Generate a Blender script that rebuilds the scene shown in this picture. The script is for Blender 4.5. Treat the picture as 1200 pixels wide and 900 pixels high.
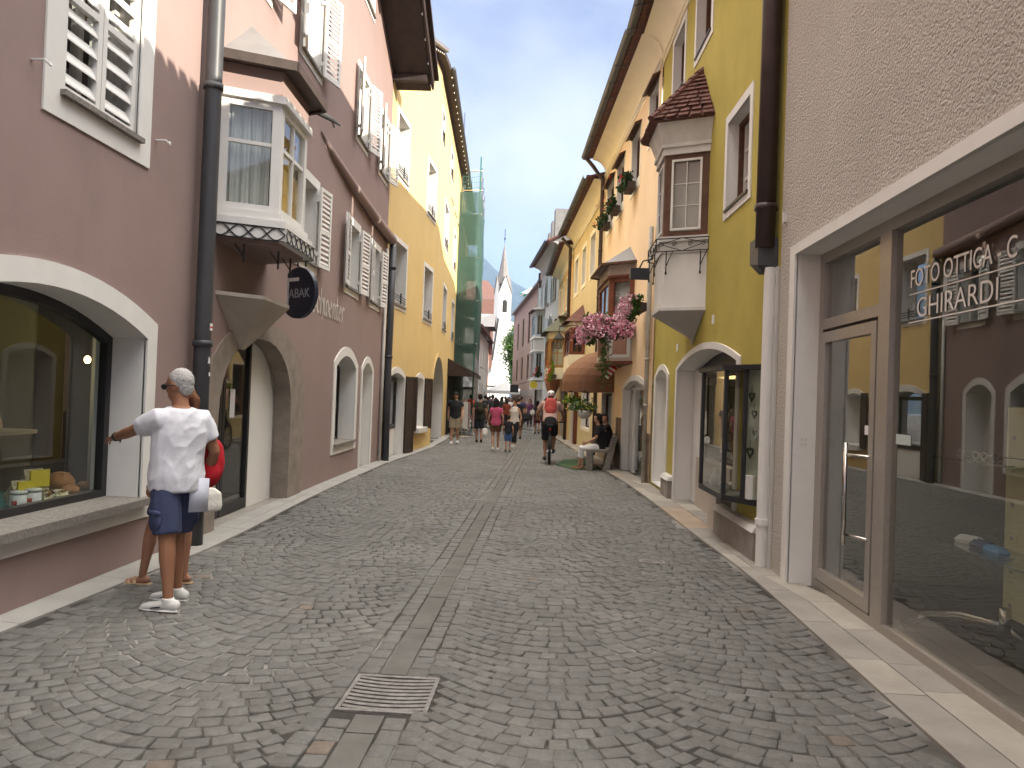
import bpy, bmesh, math, random
import numpy as np
from mathutils import Vector, Matrix, noise as mnoise
from mathutils.geometry import tessellate_polygon
random.seed(7)
R = math.radians
for o in list(bpy.data.objects): bpy.data.objects.remove(o)
SC = bpy.context.scene
COL = SC.collection

# ------------------------------------------------------------------ camera
cam_d = bpy.data.cameras.new('camera'); cam = bpy.data.objects.new('camera', cam_d); COL.objects.link(cam)
cam_d.sensor_width = 36; cam_d.lens = 27.0; cam_d.clip_start = .05; cam_d.clip_end = 9000
_yaw = math.atan(45.5/900); _pit = math.atan(13.3/900); _rol = R(2.1)
fw = Vector((-math.sin(_yaw)*math.cos(_pit), math.cos(_yaw)*math.cos(_pit), math.sin(_pit)))
r0 = fw.cross(Vector((0,0,1))).normalized(); u0 = r0.cross(fw)
cr = r0*math.cos(_rol)+u0*math.sin(_rol); cu = -r0*math.sin(_rol)+u0*math.cos(_rol)
mw = Matrix.Identity(4)
for i in range(3): mw[i][0]=cr[i]; mw[i][1]=cu[i]; mw[i][2]=-fw[i]
mw[2][3] = 1.6
cam.matrix_world = mw
SC.camera = cam
SC.render.resolution_x = 1024; SC.render.resolution_y = 768

# ------------------------------------------------------------------ light
SUN = Vector((1, -.50, .40)).normalized()          # towards the sun
el = math.asin(SUN.z); rot = math.atan2(SUN.x, SUN.y)
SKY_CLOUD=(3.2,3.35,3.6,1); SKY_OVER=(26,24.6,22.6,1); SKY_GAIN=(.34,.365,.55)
W = bpy.data.worlds.new('World'); SC.world = W; W.use_nodes = True
nt = W.node_tree; N = nt.nodes; L = nt.links
for n in list(N): N.remove(n)
out = N.new('ShaderNodeOutputWorld'); bg = N.new('ShaderNodeBackground'); bg.inputs[1].default_value = .15
sky = N.new('ShaderNodeTexSky'); sky.sky_type = 'NISHITA'; sky.sun_disc = False
sky.sun_elevation = max(el, R(24)); sky.sun_rotation = rot; sky.altitude = 600; sky.air_density = 1.0; sky.dust_density = .15; sky.ozone_density = 2.2
tc = N.new('ShaderNodeTexCoord'); mp = N.new('ShaderNodeMapping'); mp.inputs['Scale'].default_value = (1.0, 1.0, 1.5); mp.inputs['Location'].default_value=(.35,.1,.2)
L.new(tc.outputs['Generated'], mp.inputs[0])
n1 = N.new('ShaderNodeTexNoise'); n1.inputs['Scale'].default_value = 1.7; n1.inputs['Detail'].default_value = 9; n1.inputs['Roughness'].default_value = .50; n1.inputs['Distortion'].default_value=.15
L.new(mp.outputs[0], n1.inputs[0])
rp = N.new('ShaderNodeValToRGB'); rp.color_ramp.elements[0].position = .33; rp.color_ramp.elements[1].position = .57
L.new(n1.outputs[0], rp.inputs[0])
mlt = N.new('ShaderNodeMath'); mlt.operation='MULTIPLY'; mlt.inputs[1].default_value=.80
L.new(rp.outputs[0], mlt.inputs[0])
# unseen brightness added overhead to light the shaded street; clouds thinner, bluer low down
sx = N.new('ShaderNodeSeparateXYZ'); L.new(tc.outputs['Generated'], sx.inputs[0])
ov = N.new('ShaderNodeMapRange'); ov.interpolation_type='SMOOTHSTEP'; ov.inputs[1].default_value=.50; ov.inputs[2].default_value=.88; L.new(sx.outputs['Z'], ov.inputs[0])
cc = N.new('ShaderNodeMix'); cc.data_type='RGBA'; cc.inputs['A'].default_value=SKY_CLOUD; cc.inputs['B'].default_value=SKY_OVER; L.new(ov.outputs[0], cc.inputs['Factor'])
lo = N.new('ShaderNodeMapRange'); lo.interpolation_type='SMOOTHSTEP'; lo.inputs[1].default_value=.06; lo.inputs[2].default_value=.30; lo.inputs[3].default_value=.25; lo.inputs[4].default_value=1; L.new(sx.outputs['Z'], lo.inputs[0])
lm = N.new('ShaderNodeMath'); lm.operation='MULTIPLY'; L.new(mlt.outputs[0], lm.inputs[0]); L.new(lo.outputs[0], lm.inputs[1])
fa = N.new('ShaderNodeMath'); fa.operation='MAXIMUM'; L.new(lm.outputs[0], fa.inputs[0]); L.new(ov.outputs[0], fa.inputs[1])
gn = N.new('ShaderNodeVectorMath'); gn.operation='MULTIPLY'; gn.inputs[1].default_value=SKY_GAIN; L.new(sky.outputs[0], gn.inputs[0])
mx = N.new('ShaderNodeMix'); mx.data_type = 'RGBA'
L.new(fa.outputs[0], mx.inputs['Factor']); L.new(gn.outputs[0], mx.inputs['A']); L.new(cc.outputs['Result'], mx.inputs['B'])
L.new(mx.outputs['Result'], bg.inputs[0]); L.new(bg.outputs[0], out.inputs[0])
sl = bpy.data.lights.new('sun', 'SUN'); sl.energy = 5.0; sl.angle = R(.5); sl.color = (1, .91, .76)
so = bpy.data.objects.new('sun', sl); COL.objects.link(so); so.rotation_euler = SUN.to_track_quat('Z', 'Y').to_euler(); so.location=(20,-10,30)
SC.view_settings.view_transform = 'Standard'; SC.view_settings.look = 'None'; SC.view_settings.gamma = 1
SC.view_settings.exposure = 1.12
SC.render.engine = 'CYCLES'
SC.cycles.max_bounces = 10; SC.cycles.diffuse_bounces = 5; SC.cycles.transparent_max_bounces = 16

# ------------------------------------------------------------------ materials
def base_mat(name):
    m = bpy.data.materials.new(name); m.use_nodes = True
    return m, m.node_tree.nodes, m.node_tree.links, m.node_tree.nodes['Principled BSDF']
def M(name, col, rough=.85, var=.10, vs=2.2, bump=0, bs=60, metal=0, spec=.3, stain=None, ss=1.2, fine=0):
    m, n, l, b = base_mat(name)
    b.inputs['Roughness'].default_value = rough; b.inputs['Metallic'].default_value = metal
    b.inputs['Specular IOR Level'].default_value = spec
    t = n.new('ShaderNodeTexCoord')
    z = n.new('ShaderNodeTexNoise'); z.inputs['Scale'].default_value = vs; z.inputs['Detail'].default_value = 8; z.inputs['Roughness'].default_value=.62
    l.new(t.outputs['Object'], z.inputs[0])
    r = n.new('ShaderNodeMapRange'); r.inputs[1].default_value = .3; r.inputs[2].default_value = .7; r.inputs[3].default_value = 1-var; r.inputs[4].default_value = 1+var
    l.new(z.outputs[0], r.inputs[0])
    v = n.new('ShaderNodeVectorMath'); v.operation = 'SCALE'; v.inputs[0].default_value = col[:3]
    l.new(r.outputs[0], v.inputs['Scale']); cur = v.outputs[0]
    if stain:
        z2 = n.new('ShaderNodeTexNoise'); z2.inputs['Scale'].default_value = ss; z2.inputs['Detail'].default_value = 10; z2.inputs['Roughness'].default_value=.7
        mpp = n.new('ShaderNodeMapping'); mpp.inputs['Scale'].default_value=(1.6,1.6,.5); l.new(t.outputs['Object'], mpp.inputs[0]); l.new(mpp.outputs[0], z2.inputs[0])
        rr = n.new('ShaderNodeMapRange'); rr.inputs[1].default_value=.54; rr.inputs[2].default_value=.78; rr.inputs[4].default_value=.55; l.new(z2.outputs[0], rr.inputs[0])
        x = n.new('ShaderNodeMix'); x.data_type='RGBA'; l.new(rr.outputs[0], x.inputs['Factor']); l.new(cur, x.inputs['A']); x.inputs['B'].default_value=(*stain,1); cur = x.outputs['Result']
    l.new(cur, b.inputs['Base Color'])
    if bump:
        z3 = n.new('ShaderNodeTexNoise'); z3.inputs['Scale'].default_value = bs; z3.inputs['Detail'].default_value = 4
        l.new(t.outputs['Object'], z3.inputs[0])
        bb = n.new('ShaderNodeBump'); bb.inputs['Strength'].default_value = bump; bb.inputs['Distance'].default_value = .02
        l.new(z3.outputs[0], bb.inputs['Height']); l.new(bb.outputs[0], b.inputs['Normal'])
    return m
def glass_mat(name, tint=(.86,.9,.88), base=.07, power=4.2, top=.95, rough=0.0, refl=(1,1,1)):
    m = bpy.data.materials.new(name); m.use_nodes = True; n = m.node_tree.nodes; l = m.node_tree.links
    n.remove(n['Principled BSDF']); o = n['Material Output']
    lw = n.new('ShaderNodeLayerWeight'); lw.inputs[0].default_value = .5
    p = n.new('ShaderNodeMath'); p.operation = 'POWER'; p.inputs[1].default_value = power; l.new(lw.outputs['Facing'], p.inputs[0])
    a = n.new('ShaderNodeMath'); a.operation = 'MULTIPLY_ADD'; a.inputs[1].default_value = top-base; a.inputs[2].default_value = base; l.new(p.outputs[0], a.inputs[0])
    tr = n.new('ShaderNodeBsdfTransparent'); tr.inputs[0].default_value = (*tint, 1)
    gl = n.new('ShaderNodeBsdfGlossy'); gl.inputs['Roughness'].default_value = rough; gl.inputs[0].default_value=(*refl,1)
    x = n.new('ShaderNodeMixShader'); l.new(a.outputs[0], x.inputs[0]); l.new(tr.outputs[0], x.inputs[1]); l.new(gl.outputs[0], x.inputs[2]); l.new(x.outputs[0], o.inputs[0])
    return m
def emis(name, col, s):
    m, n, l, b = base_mat(name); b.inputs['Emission Color'].default_value = (*col,1); b.inputs['Emission Strength'].default_value = s; b.inputs['Base Color'].default_value=(*col,1)
    return m
def net_mat(name):
    m = bpy.data.materials.new(name); m.use_nodes = True; n = m.node_tree.nodes; l = m.node_tree.links
    b = n['Principled BSDF']; o = n['Material Output']; b.inputs['Base Color'].default_value=(.055,.125,.105,1); b.inputs['Roughness'].default_value=.7
    tl = n.new('ShaderNodeBsdfTranslucent'); tl.inputs[0].default_value=(.075,.16,.135,1)
    x0 = n.new('ShaderNodeMixShader'); x0.inputs[0].default_value=.35; l.new(b.outputs[0], x0.inputs[1]); l.new(tl.outputs[0], x0.inputs[2])
    t = n.new('ShaderNodeTexCoord'); z = n.new('ShaderNodeTexNoise'); z.inputs['Scale'].default_value=1.5; l.new(t.outputs['Object'], z.inputs[0])
    r = n.new('ShaderNodeMapRange'); r.inputs[1].default_value=.3; r.inputs[2].default_value=.7; r.inputs[3].default_value=.06; r.inputs[4].default_value=.28; l.new(z.outputs[0], r.inputs[0])
    tr = n.new('ShaderNodeBsdfTransparent'); x = n.new('ShaderNodeMixShader'); l.new(r.outputs[0], x.inputs[0]); l.new(x0.outputs[0], x.inputs[1]); l.new(tr.outputs[0], x.inputs[2]); l.new(x.outputs[0], o.inputs[0])
    return m
def leaf_mat(name, col, tr=.25):
    m = M(name, col, .6, .45, 9, spec=.25); n = m.node_tree.nodes; l = m.node_tree.links
    b = n['Principled BSDF']; o = n['Material Output']; tl = n.new('ShaderNodeBsdfTranslucent'); tl.inputs[0].default_value=(col[0]*1.3,col[1]*1.3,col[2]*.7,1)
    x = n.new('ShaderNodeMixShader'); x.inputs[0].default_value=tr; l.new(b.outputs[0], x.inputs[1]); l.new(tl.outputs[0], x.inputs[2]); l.new(x.outputs[0], o.inputs[0])
    return m
def wave_mat(name, c1, c2, scale, direction='X', rough=.8, dist=2.0, bump=.0):
    m, n, l, b = base_mat(name); b.inputs['Roughness'].default_value = rough; b.inputs['Specular IOR Level'].default_value=.25
    t = n.new('ShaderNodeTexCoord'); w = n.new('ShaderNodeTexWave'); w.bands_direction = direction; w.inputs['Scale'].default_value = scale; w.inputs['Distortion'].default_value = dist; w.inputs['Detail'].default_value=2
    l.new(t.outputs['Object'], w.inputs[0]); x = n.new('ShaderNodeMix'); x.data_type='RGBA'; l.new(w.outputs['Fac'], x.inputs['Factor']); x.inputs['A'].default_value=(*c1,1); x.inputs['B'].default_value=(*c2,1)
    l.new(x.outputs['Result'], b.inputs['Base Color'])
    if bump:
        bb = n.new('ShaderNodeBump'); bb.inputs['Strength'].default_value=bump; bb.inputs['Distance'].default_value=.02; l.new(w.outputs['Fac'], bb.inputs['Height']); l.new(bb.outputs[0], b.inputs['Normal'])
    return m
def brick_mat(name, c1, c2, mo, sc, ms=.012, bw=.5, rh=.25, rough=.85):
    m, n, l, b = base_mat(name); b.inputs['Roughness'].default_value = rough
    t = n.new('ShaderNodeTexCoord'); k = n.new('ShaderNodeTexBrick'); k.inputs['Scale'].default_value=sc; k.inputs['Mortar Size'].default_value=ms
    k.inputs['Color1'].default_value=(*c1,1); k.inputs['Color2'].default_value=(*c2,1); k.inputs['Mortar'].default_value=(*mo,1); k.inputs['Brick Width'].default_value=bw; k.inputs['Row Height'].default_value=rh
    mp = n.new('ShaderNodeMapping'); mp.inputs['Rotation'].default_value=(R(90),0,0); l.new(t.outputs['Object'], mp.inputs[0]); l.new(mp.outputs[0], k.inputs[0]); l.new(k.outputs[0], b.inputs['Base Color'])
    return m
PINK = M('pink_plaster', (.285,.207,.190), .9, .07, 1.1, .12, 70, stain=(.225,.165,.15), ss=.7)
WHITE = M('white_paint', (.70,.69,.66), .7, .05, 3, .04, 40)
DWHITE = M('weathered_white', (.60,.59,.56), .8, .10, 3, .08, 40, stain=(.42,.40,.36), ss=1.6)
YELLOW = M('yellow_plaster', (.66,.49,.215), .9, .06, .9, .10, 60, stain=(.57,.42,.18), ss=.8)
OLIVE = M('olive_plaster', (.425,.35,.080), .9, .10, 1.3, .25, 45, stain=(.33,.265,.07), ss=1.1)
ORANGE = M('apricot_plaster', (.87,.655,.42), .9, .06, 1.0, .12, 60, stain=(.78,.58,.37), ss=.9)
CREAM = M('cream_plaster', (.84,.77,.60), .9, .06, 1.0, .08, 60)
PALEY = M('pale_yellow_plaster', (.66,.55,.31), .9, .10, 1.0, .1, 60, stain=(.55,.45,.25))
ORANGE2 = M('orange_plaster', (.72,.46,.20), .9, .06, 1.0, .1, 60)
GREYP = M('grey_plaster', (.42,.41,.40), .9, .05, 1.0, .06, 60)
MAUVE = M('mauve_plaster', (.30,.215,.185), .9, .05, 1.0, .06, 60)
WPLAST = M('white_plaster', (.72,.71,.68), .9, .05, .8, .06, 60, stain=(.60,.58,.54))
def rough_mat():
    m = M('roughcast', (.52,.475,.425), .95, .07, .9, 0, 60, stain=(.43,.385,.34), ss=.8)
    n = m.node_tree.nodes; l = m.node_tree.links; b = n['Principled BSDF']
    t = n.new('ShaderNodeTexCoord'); z = n.new('ShaderNodeTexNoise'); z.inputs['Scale'].default_value=42; z.inputs['Detail'].default_value=6; z.inputs['Roughness'].default_value=.6
    v = n.new('ShaderNodeTexVoronoi'); v.inputs['Scale'].default_value=55
    l.new(t.outputs['Object'], z.inputs[0]); l.new(t.outputs['Object'], v.inputs[0])
    a = n.new('ShaderNodeMath'); a.operation='MULTIPLY_ADD'; a.inputs[1].default_value=-.5; l.new(v.outputs['Distance'], a.inputs[0]); l.new(z.outputs[0], a.inputs[2])
    bb = n.new('ShaderNodeBump'); bb.inputs['Strength'].default_value=.9; bb.inputs['Distance'].default_value=.035; l.new(a.outputs[0], bb.inputs['Height']); l.new(bb.outputs[0], b.inputs['Normal'])
    return m
ROUGH = rough_mat()
STONE = M('grey_stone', (.27,.245,.22), .9, .22, 4, .25, 25, stain=(.16,.15,.14), ss=2.5)
PORTALS = M('brown_stone', (.255,.215,.18), .9, .22, 4, .25, 25, stain=(.15,.135,.12), ss=2.5)
GRANITE = M('dark_granite', (.20,.185,.165), .85, .35, 40, .15, 60)
CONC = M('kerb_concrete', (.31,.30,.28), .92, .12, 3, .12, 50, stain=(.20,.19,.18), ss=1.4)
SLAB = M('pale_slab', (.34,.315,.275), .85, .16, 2.5, .12, 40, stain=(.26,.24,.21), ss=1.8)
SLAB2 = M('grey_slab', (.27,.25,.225), .85, .16, 2.5, .12, 40, stain=(.20,.185,.165), ss=1.8)
MARBLE = M('beige_marble', (.46,.40,.345), .5, .10, 3)
DBROWN = M('dark_brown_wood', (.045,.030,.024), .6, .25, 8, .1, 40)
BROWN = M('brown_wood', (.10,.048,.028), .55, .3, 8, .1, 40)
REDBR = M('red_brown_wood', (.17,.055,.03), .45, .3, 8, .05, 40)
BLACK = M('black_metal', (.018,.018,.02), .45, .2, 10, metal=.0, spec=.5)
IRON = M('wrought_iron', (.03,.03,.03), .6, .2, 12, .1, 60)
GREYPIPE = M('dark_grey_pipe', (.055,.057,.062), .45, .15, 5, spec=.4)
BRPIPE = M('brown_pipe', (.055,.035,.032), .4, .25, 5, spec=.4)
ALU = M('brushed_aluminium', (.40,.365,.325), .38, .06, 30, metal=.55, spec=.5)
STEEL = M('polished_steel', (.62,.60,.57), .16, .03, 20, metal=1)
SHEET = M('grey_sheet_roof', (.17,.16,.155), .55, .12, 3, spec=.4)
GREENROOF = M('green_grey_roof', (.13,.14,.105), .7, .15, 3)
TILE = M('red_brown_tile', (.125,.055,.045), .8, .45, 9, .2, 30)
DTILE = M('dark_roof_tile', (.07,.055,.05), .85, .3, 8, .2, 30)
SOFFIT = M('dark_soffit', (.045,.033,.030), .8, .25, 5)
GLASS = glass_mat('window_glass', base=.10)
SHOPGLASS = glass_mat('shop_glass', tint=(.78,.80,.75), base=.10, power=2.8, top=.88)
P1GLASS = glass_mat('display_glass', tint=(.88,.93,.90), base=.06, power=3.6, top=.75)
CURT = wave_mat('white_curtain', (.50,.50,.48), (.68,.68,.66), 7, 'X', dist=.6, bump=.4)
YCURT = M('yellow_curtain', (.55,.38,.12), .9, .1)
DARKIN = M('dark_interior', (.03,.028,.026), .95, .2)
INTGREY = M('interior_wall', (.26,.28,.245), .9, .06)
INTWOOD = M('interior_floor', (.085,.07,.055), .6, .2)
CREAMPANEL = M('cream_panel', (.62,.58,.36), .6, .04)
TURQ = M('turquoise_cloth', (.03,.16,.16), .85, .2, 14, .3, 25)
SIGNBLUE = M('navy_sign', (.018,.022,.042), .4, .06, spec=.5)
SIGNWHITE = M('sign_white', (.75,.75,.75), .5, .02)
FROST = M('glass_lettering', (.80,.80,.76), .6, .02)
GREENMAT = M('green_mat', (.045,.085,.04), .95, .15, 6, .3, 90)
AWN = wave_mat('brown_awning_cloth', (.20,.10,.055), (.225,.115,.065), 3, 'X', dist=.5)
BENCHW = M('grey_weathered_wood', (.20,.18,.155), .85, .3, 7, .15, 40)
NET = net_mat('green_scaffold_net')
LEAF = leaf_mat('leaf_green', (.045,.10,.025)); LEAFD = leaf_mat('dark_leaf', (.022,.05,.018)); LEAFY = leaf_mat('bright_leaf', (.14,.24,.03)); TREELEAF = leaf_mat('tree_leaf', (.06,.115,.025), .35)
PETP = M('pink_petal', (.56,.23,.33), .6, .35, 30); PETW = M('pale_petal', (.75,.52,.58), .6, .15, 30); PETR = M('red_petal', (.55,.03,.02), .6, .2, 30)
TERRA = M('terracotta', (.36,.15,.09), .8, .1); WHITEPOT = M('white_pot', (.65,.64,.62), .6, .05)
BARK = M('bark', (.10,.075,.05), .95, .3, 8, .4, 20)
RUBBER = M('black_rubber', (.018,.018,.018), .8, .1)
SUNLETTER = M('off_white_letter', (.62,.57,.52), .85, .08)
BULB = emis('warm_bulb', (1,.62,.25), 9)
STRIPL = emis('warm_lamp_diffuser', (1,.70,.32), 2.2)
CANVASW = M('white_canvas', (.78,.79,.80), .8, .04)
CASTIRON = M('worn_cast_iron', (.21,.20,.19), .55, .35, 20, .15, 50, metal=.3)

# ------------------------------------------------------------------ mesh builder
class MB:
    def __init__(s): s.v=[]; s.f=[]; s.mi=[]
    def add(s, vs, fs, m=0):
        k=len(s.v); s.v += [tuple(p) for p in vs]; s.f += [tuple(i+k for i in f) for f in fs]; s.mi += [m]*len(fs); return s
    def box(s, x0,x1,y0,y1,z0,z1,m=0):
        return s.add([(x0,y0,z0),(x1,y0,z0),(x1,y1,z0),(x0,y1,z0),(x0,y0,z1),(x1,y0,z1),(x1,y1,z1),(x0,y1,z1)],
            [(0,3,2,1),(4,5,6,7),(0,1,5,4),(1,2,6,5),(2,3,7,6),(3,0,4,7)],m)
    def hexa(s, p, m=0):   # 8 points, same order as box
        return s.add(p,[(0,3,2,1),(4,5,6,7),(0,1,5,4),(1,2,6,5),(2,3,7,6),(3,0,4,7)],m)
    def bar(s, a, b, w, h, up=(0,0,1), m=0):
        a=Vector(a); b=Vector(b); d=(b-a).normalized(); u=Vector(up); r=d.cross(u)
        if r.length<1e-4: r=d.cross(Vector((0,1,0)))
        r.normalize(); u=r.cross(d); r=r*w/2; u=u*h/2
        return s.hexa([a-r-u,b-r-u,b+r-u,a+r-u,a-r+u,b-r+u,b+r+u,a+r+u],m)
    def panel(s, outer, holes=(), y0=0, y1=.3, m=0, mr=None, back=False, edges=True):
        """flat sheet in x,z with holes; reveals run from y0 to y1"""
        mr = m if mr is None else mr
        loops=[outer]+list(holes); V=[[Vector((a,b,0)) for a,b in lp] for lp in loops]
        tris=tessellate_polygon(V); flat=[p for lp in loops for p in lp]
        s.add([(a,y0,b) for a,b in flat], tris, m)
        if back: s.add([(a,y1,b) for a,b in flat], tris, m)
        for i,lp in enumerate(loops):
            if i==0 and not edges: continue
            n=len(lp); vs=[(a,y0,b) for a,b in lp]+[(a,y1,b) for a,b in lp]
            s.add(vs,[(j,(j+1)%n,n+(j+1)%n,n+j) for j in range(n)], m if i==0 else mr)
        return s
    def prism(s, poly, y0, y1, m=0, mr=None): return s.panel(poly, (), y0, y1, m, mr, back=True)
    def prismz(s, poly, z0, z1, m=0):
        tris=tessellate_polygon([[Vector((a,b,0)) for a,b in poly]]); n=len(poly)
        s.add([(a,b,z0) for a,b in poly],tris,m); s.add([(a,b,z1) for a,b in poly],tris,m)
        return s.add([(a,b,z0) for a,b in poly]+[(a,b,z1) for a,b in poly],[(j,(j+1)%n,n+(j+1)%n,n+j) for j in range(n)],m)
    def loft(s, rings, cap=True, m=0, closed=True):
        n=len(rings[0]); k=len(rings); vs=[p for r in rings for p in r]; fs=[]
        for i in range(k-1):
            for j in range(n if closed else n-1):
                fs.append((i*n+j,i*n+(j+1)%n,(i+1)*n+(j+1)%n,(i+1)*n+j))
        if cap: fs.append(tuple(range(n))[::-1]); fs.append(tuple((k-1)*n+j for j in range(n)))
        return s.add(vs,fs,m)
    def tube(s, pts, r, n=8, m=0, side=None, rnd=False, cap=True):
        pts=[Vector(p) for p in pts]
        rad=[(q,q) if not isinstance(q,(tuple,list)) else q for q in (r if isinstance(r,(list,tuple)) else [r]*len(pts))]
        if rnd:
            d0=(pts[0]-pts[1]).normalized(); d1=(pts[-1]-pts[-2]).normalized(); a,b=rad[0]; c,d=rad[-1]
            pts=[pts[0]+d0*min(a,b)*.8,pts[0]+d0*min(a,b)*.5]+pts+[pts[-1]+d1*min(c,d)*.5,pts[-1]+d1*min(c,d)*.8]
            rad=[(a*.45,b*.45),(a*.82,b*.82)]+rad+[(c*.82,d*.82),(c*.45,d*.45)]
        rings=[]; ref=None
        for i,p in enumerate(pts):
            d=(pts[min(i+1,len(pts)-1)]-pts[max(i-1,0)])
            d = d.normalized() if d.length>1e-9 else Vector((0,0,1))
            if side is not None: a=Vector(side)
            else:
                a = ref if ref is not None else (d.orthogonal())
            a=(a-d*a.dot(d)); a = a.normalized() if a.length>1e-6 else d.orthogonal().normalized(); ref=a; b=d.cross(a)
            rings.append([p+a*rad[i][0]*math.cos(t)+b*rad[i][1]*math.sin(t) for t in [2*math.pi*j/n for j in range(n)]])
        return s.loft(rings,cap,m)
    def ell(s, c, r, n=10, k=7, m=0, rotm=None):
        c=Vector(c); rings=[]
        for i in range(k+1):
            ph=-math.pi/2+math.pi*i/k; 
            ph=max(-1.5,min(1.5,ph))
            q=[Vector((r[0]*math.cos(ph)*math.cos(2*math.pi*j/n),r[1]*math.cos(ph)*math.sin(2*math.pi*j/n),r[2]*math.sin(ph))) for j in range(n)]
            if rotm is not None: q=[rotm@p for p in q]
            rings.append([c+p for p in q])
        return s.loft(rings,True,m)
    def lathe(s, prof, c=(0,0,0), n=16, m=0):
        c=Vector(c)
        return s.loft([[c+Vector((r*math.cos(2*math.pi*j/n),r*math.sin(2*math.pi*j/n),z)) for j in range(n)] for r,z in prof],True,m)
    def xf(s, mat, start=0):
        for i in range(start,len(s.v)): s.v[i]=tuple(mat@Vector(s.v[i]))
        return s
    def build(s, name, mats, parent=None, Mx=None, smooth=False):
        me=bpy.data.meshes.new(name); me.from_pydata(s.v,[],s.f)
        if not isinstance(mats,(list,tuple)): mats=[mats]
        for q in mats: me.materials.append(q)
        if len(mats)>1: me.polygons.foreach_set('material_index',s.mi)
        if smooth: me.polygons.foreach_set('use_smooth',[True]*len(me.polygons))
        me.update()
        o=bpy.data.objects.new(name,me); COL.objects.link(o)
        if parent is not None: o.parent=parent
        if Mx is not None: o.matrix_basis=Mx
        return o
def tag(o, label=None, cat=None, group=None, kind=None):
    if label: o['label']=label
    if cat: o['category']=cat
    if group: o['group']=group
    if kind: o['kind']=kind
    return o
def empty(name, loc=(0,0,0), rz=0):
    o=bpy.data.objects.new(name,None); COL.objects.link(o); o.location=loc; o.rotation_euler=(0,0,rz); o.empty_display_size=.1
    return o
def copy_tree(o, parent=None):
    c=o.copy(); COL.objects.link(c)
    if parent is not None: c.parent=parent
    for k in key_children.get(o.name, [x for x in bpy.data.objects if x.parent==o]): copy_tree(k,c)
    return c
key_children={}
class Facade:
    """vertical plane from plan point a to b; x along, y into the building, z up"""
    def __init__(s, a, b, root):
        a=Vector((a[0],a[1],0)); b=Vector((b[0],b[1],0)); s.L=(b-a).length; t=(b-a).normalized(); n=Vector((-t.y,t.x,0))
        s.W=Matrix(((t.x,n.x,0,a.x),(t.y,n.y,0,a.y),(0,0,1,0),(0,0,0,1)))
        s.root=root; s.M=Matrix.Translation(root.location).inverted()@s.W if root is not None else s.W
    def pt(s,x,y,z): return s.W@Vector((x,y,z))
def rect(x0,x1,z0,z1): return [(x0,z0),(x1,z0),(x1,z1),(x0,z1)]
def arch(x0,x1,z0,zs,zc,n=12,p=2.0):
    """opening: straight jambs up to zs, superelliptic head to zc"""
    c=(x0+x1)/2; h=(x1-x0)/2; pts=[(x0,z0),(x1,z0)]
    for i in range(n+1):
        t=math.pi*i/n; ct=math.cos(t); st=math.sin(t)
        pts.append((c+h*math.copysign(abs(ct)**(2/p),ct), zs+(zc-zs)*abs(st)**(2/p)))
    return pts
def seg_arch(x0,x1,z0,zs,zc,n=12):
    c=(x0+x1)/2; h=(x1-x0)/2; return [(x0,z0),(x1,z0)]+[(c+h*(1-2*i/n), zs+(zc-zs)*(1-(1-2*i/n)**2)) for i in range(n+1)]
def gothic(x0,x1,z0,zs,zc,n=8):
    pts=[(x0,z0),(x1,z0)]; c=(x0+x1)/2
    for i in range(n+1):
        t=i/n; pts.append((x1-(x1-c)*(1-math.cos(t*math.pi/2)), zs+(zc-zs)*math.sin(t*math.pi/2)**.9))
    for i in range(n-1,-1,-1):
        t=i/n; pts.append((x0+(c-x0)*(1-math.cos(t*math.pi/2)), zs+(zc-zs)*math.sin(t*math.pi/2)**.9))
    return pts
def inset(poly, d):
    n=len(poly); out=[]
    A=sum(poly[i][0]*poly[(i+1)%n][1]-poly[(i+1)%n][0]*poly[i][1] for i in range(n)); sg=1 if A>0 else -1
    for i in range(n):
        p0=Vector(poly[i-1]); p=Vector(poly[i]); p1=Vector(poly[(i+1)%n]); a=(p-p0); b=(p1-p)
        if a.length<1e-6 or b.length<1e-6: out.append(tuple(p)); continue
        a.normalize(); b.normalize(); na=Vector((-a.y,a.x))*sg; nb=Vector((-b.y,b.x))*sg; q=na+nb
        q = q/ max(.35,q.length_squared/2) if q.length>1e-6 else na
        out.append(tuple(p+q*d))
    return out
def pieces(name, mat, parent, Mx, *mbs, smooth=False):
    return [q.build(name, mat, parent, Mx, smooth) for q in mbs]
def text_obj(txt, size, mat, parent, Mx, name='lettering', extrude=.004, offset=0, sx=1, spacing=1):
    cu_=bpy.data.curves.new(name,'FONT'); cu_.body=txt; cu_.size=size; cu_.extrude=extrude; cu_.offset=offset; cu_.space_character=spacing
    t=bpy.data.objects.new('tmp',cu_); COL.objects.link(t); bpy.context.view_layer.update()
    me=bpy.data.meshes.new_from_object(t.evaluated_get(bpy.context.evaluated_depsgraph_get())); bpy.data.objects.remove(t)
    me.transform(Matrix.Rotation(R(90),4,'X')@Matrix.Diagonal((sx,1,1,1))); me.materials.clear(); me.materials.append(mat)
    o=bpy.data.objects.new(name,me); COL.objects.link(o); o.parent=parent; o.matrix_basis=Mx; return o
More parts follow.
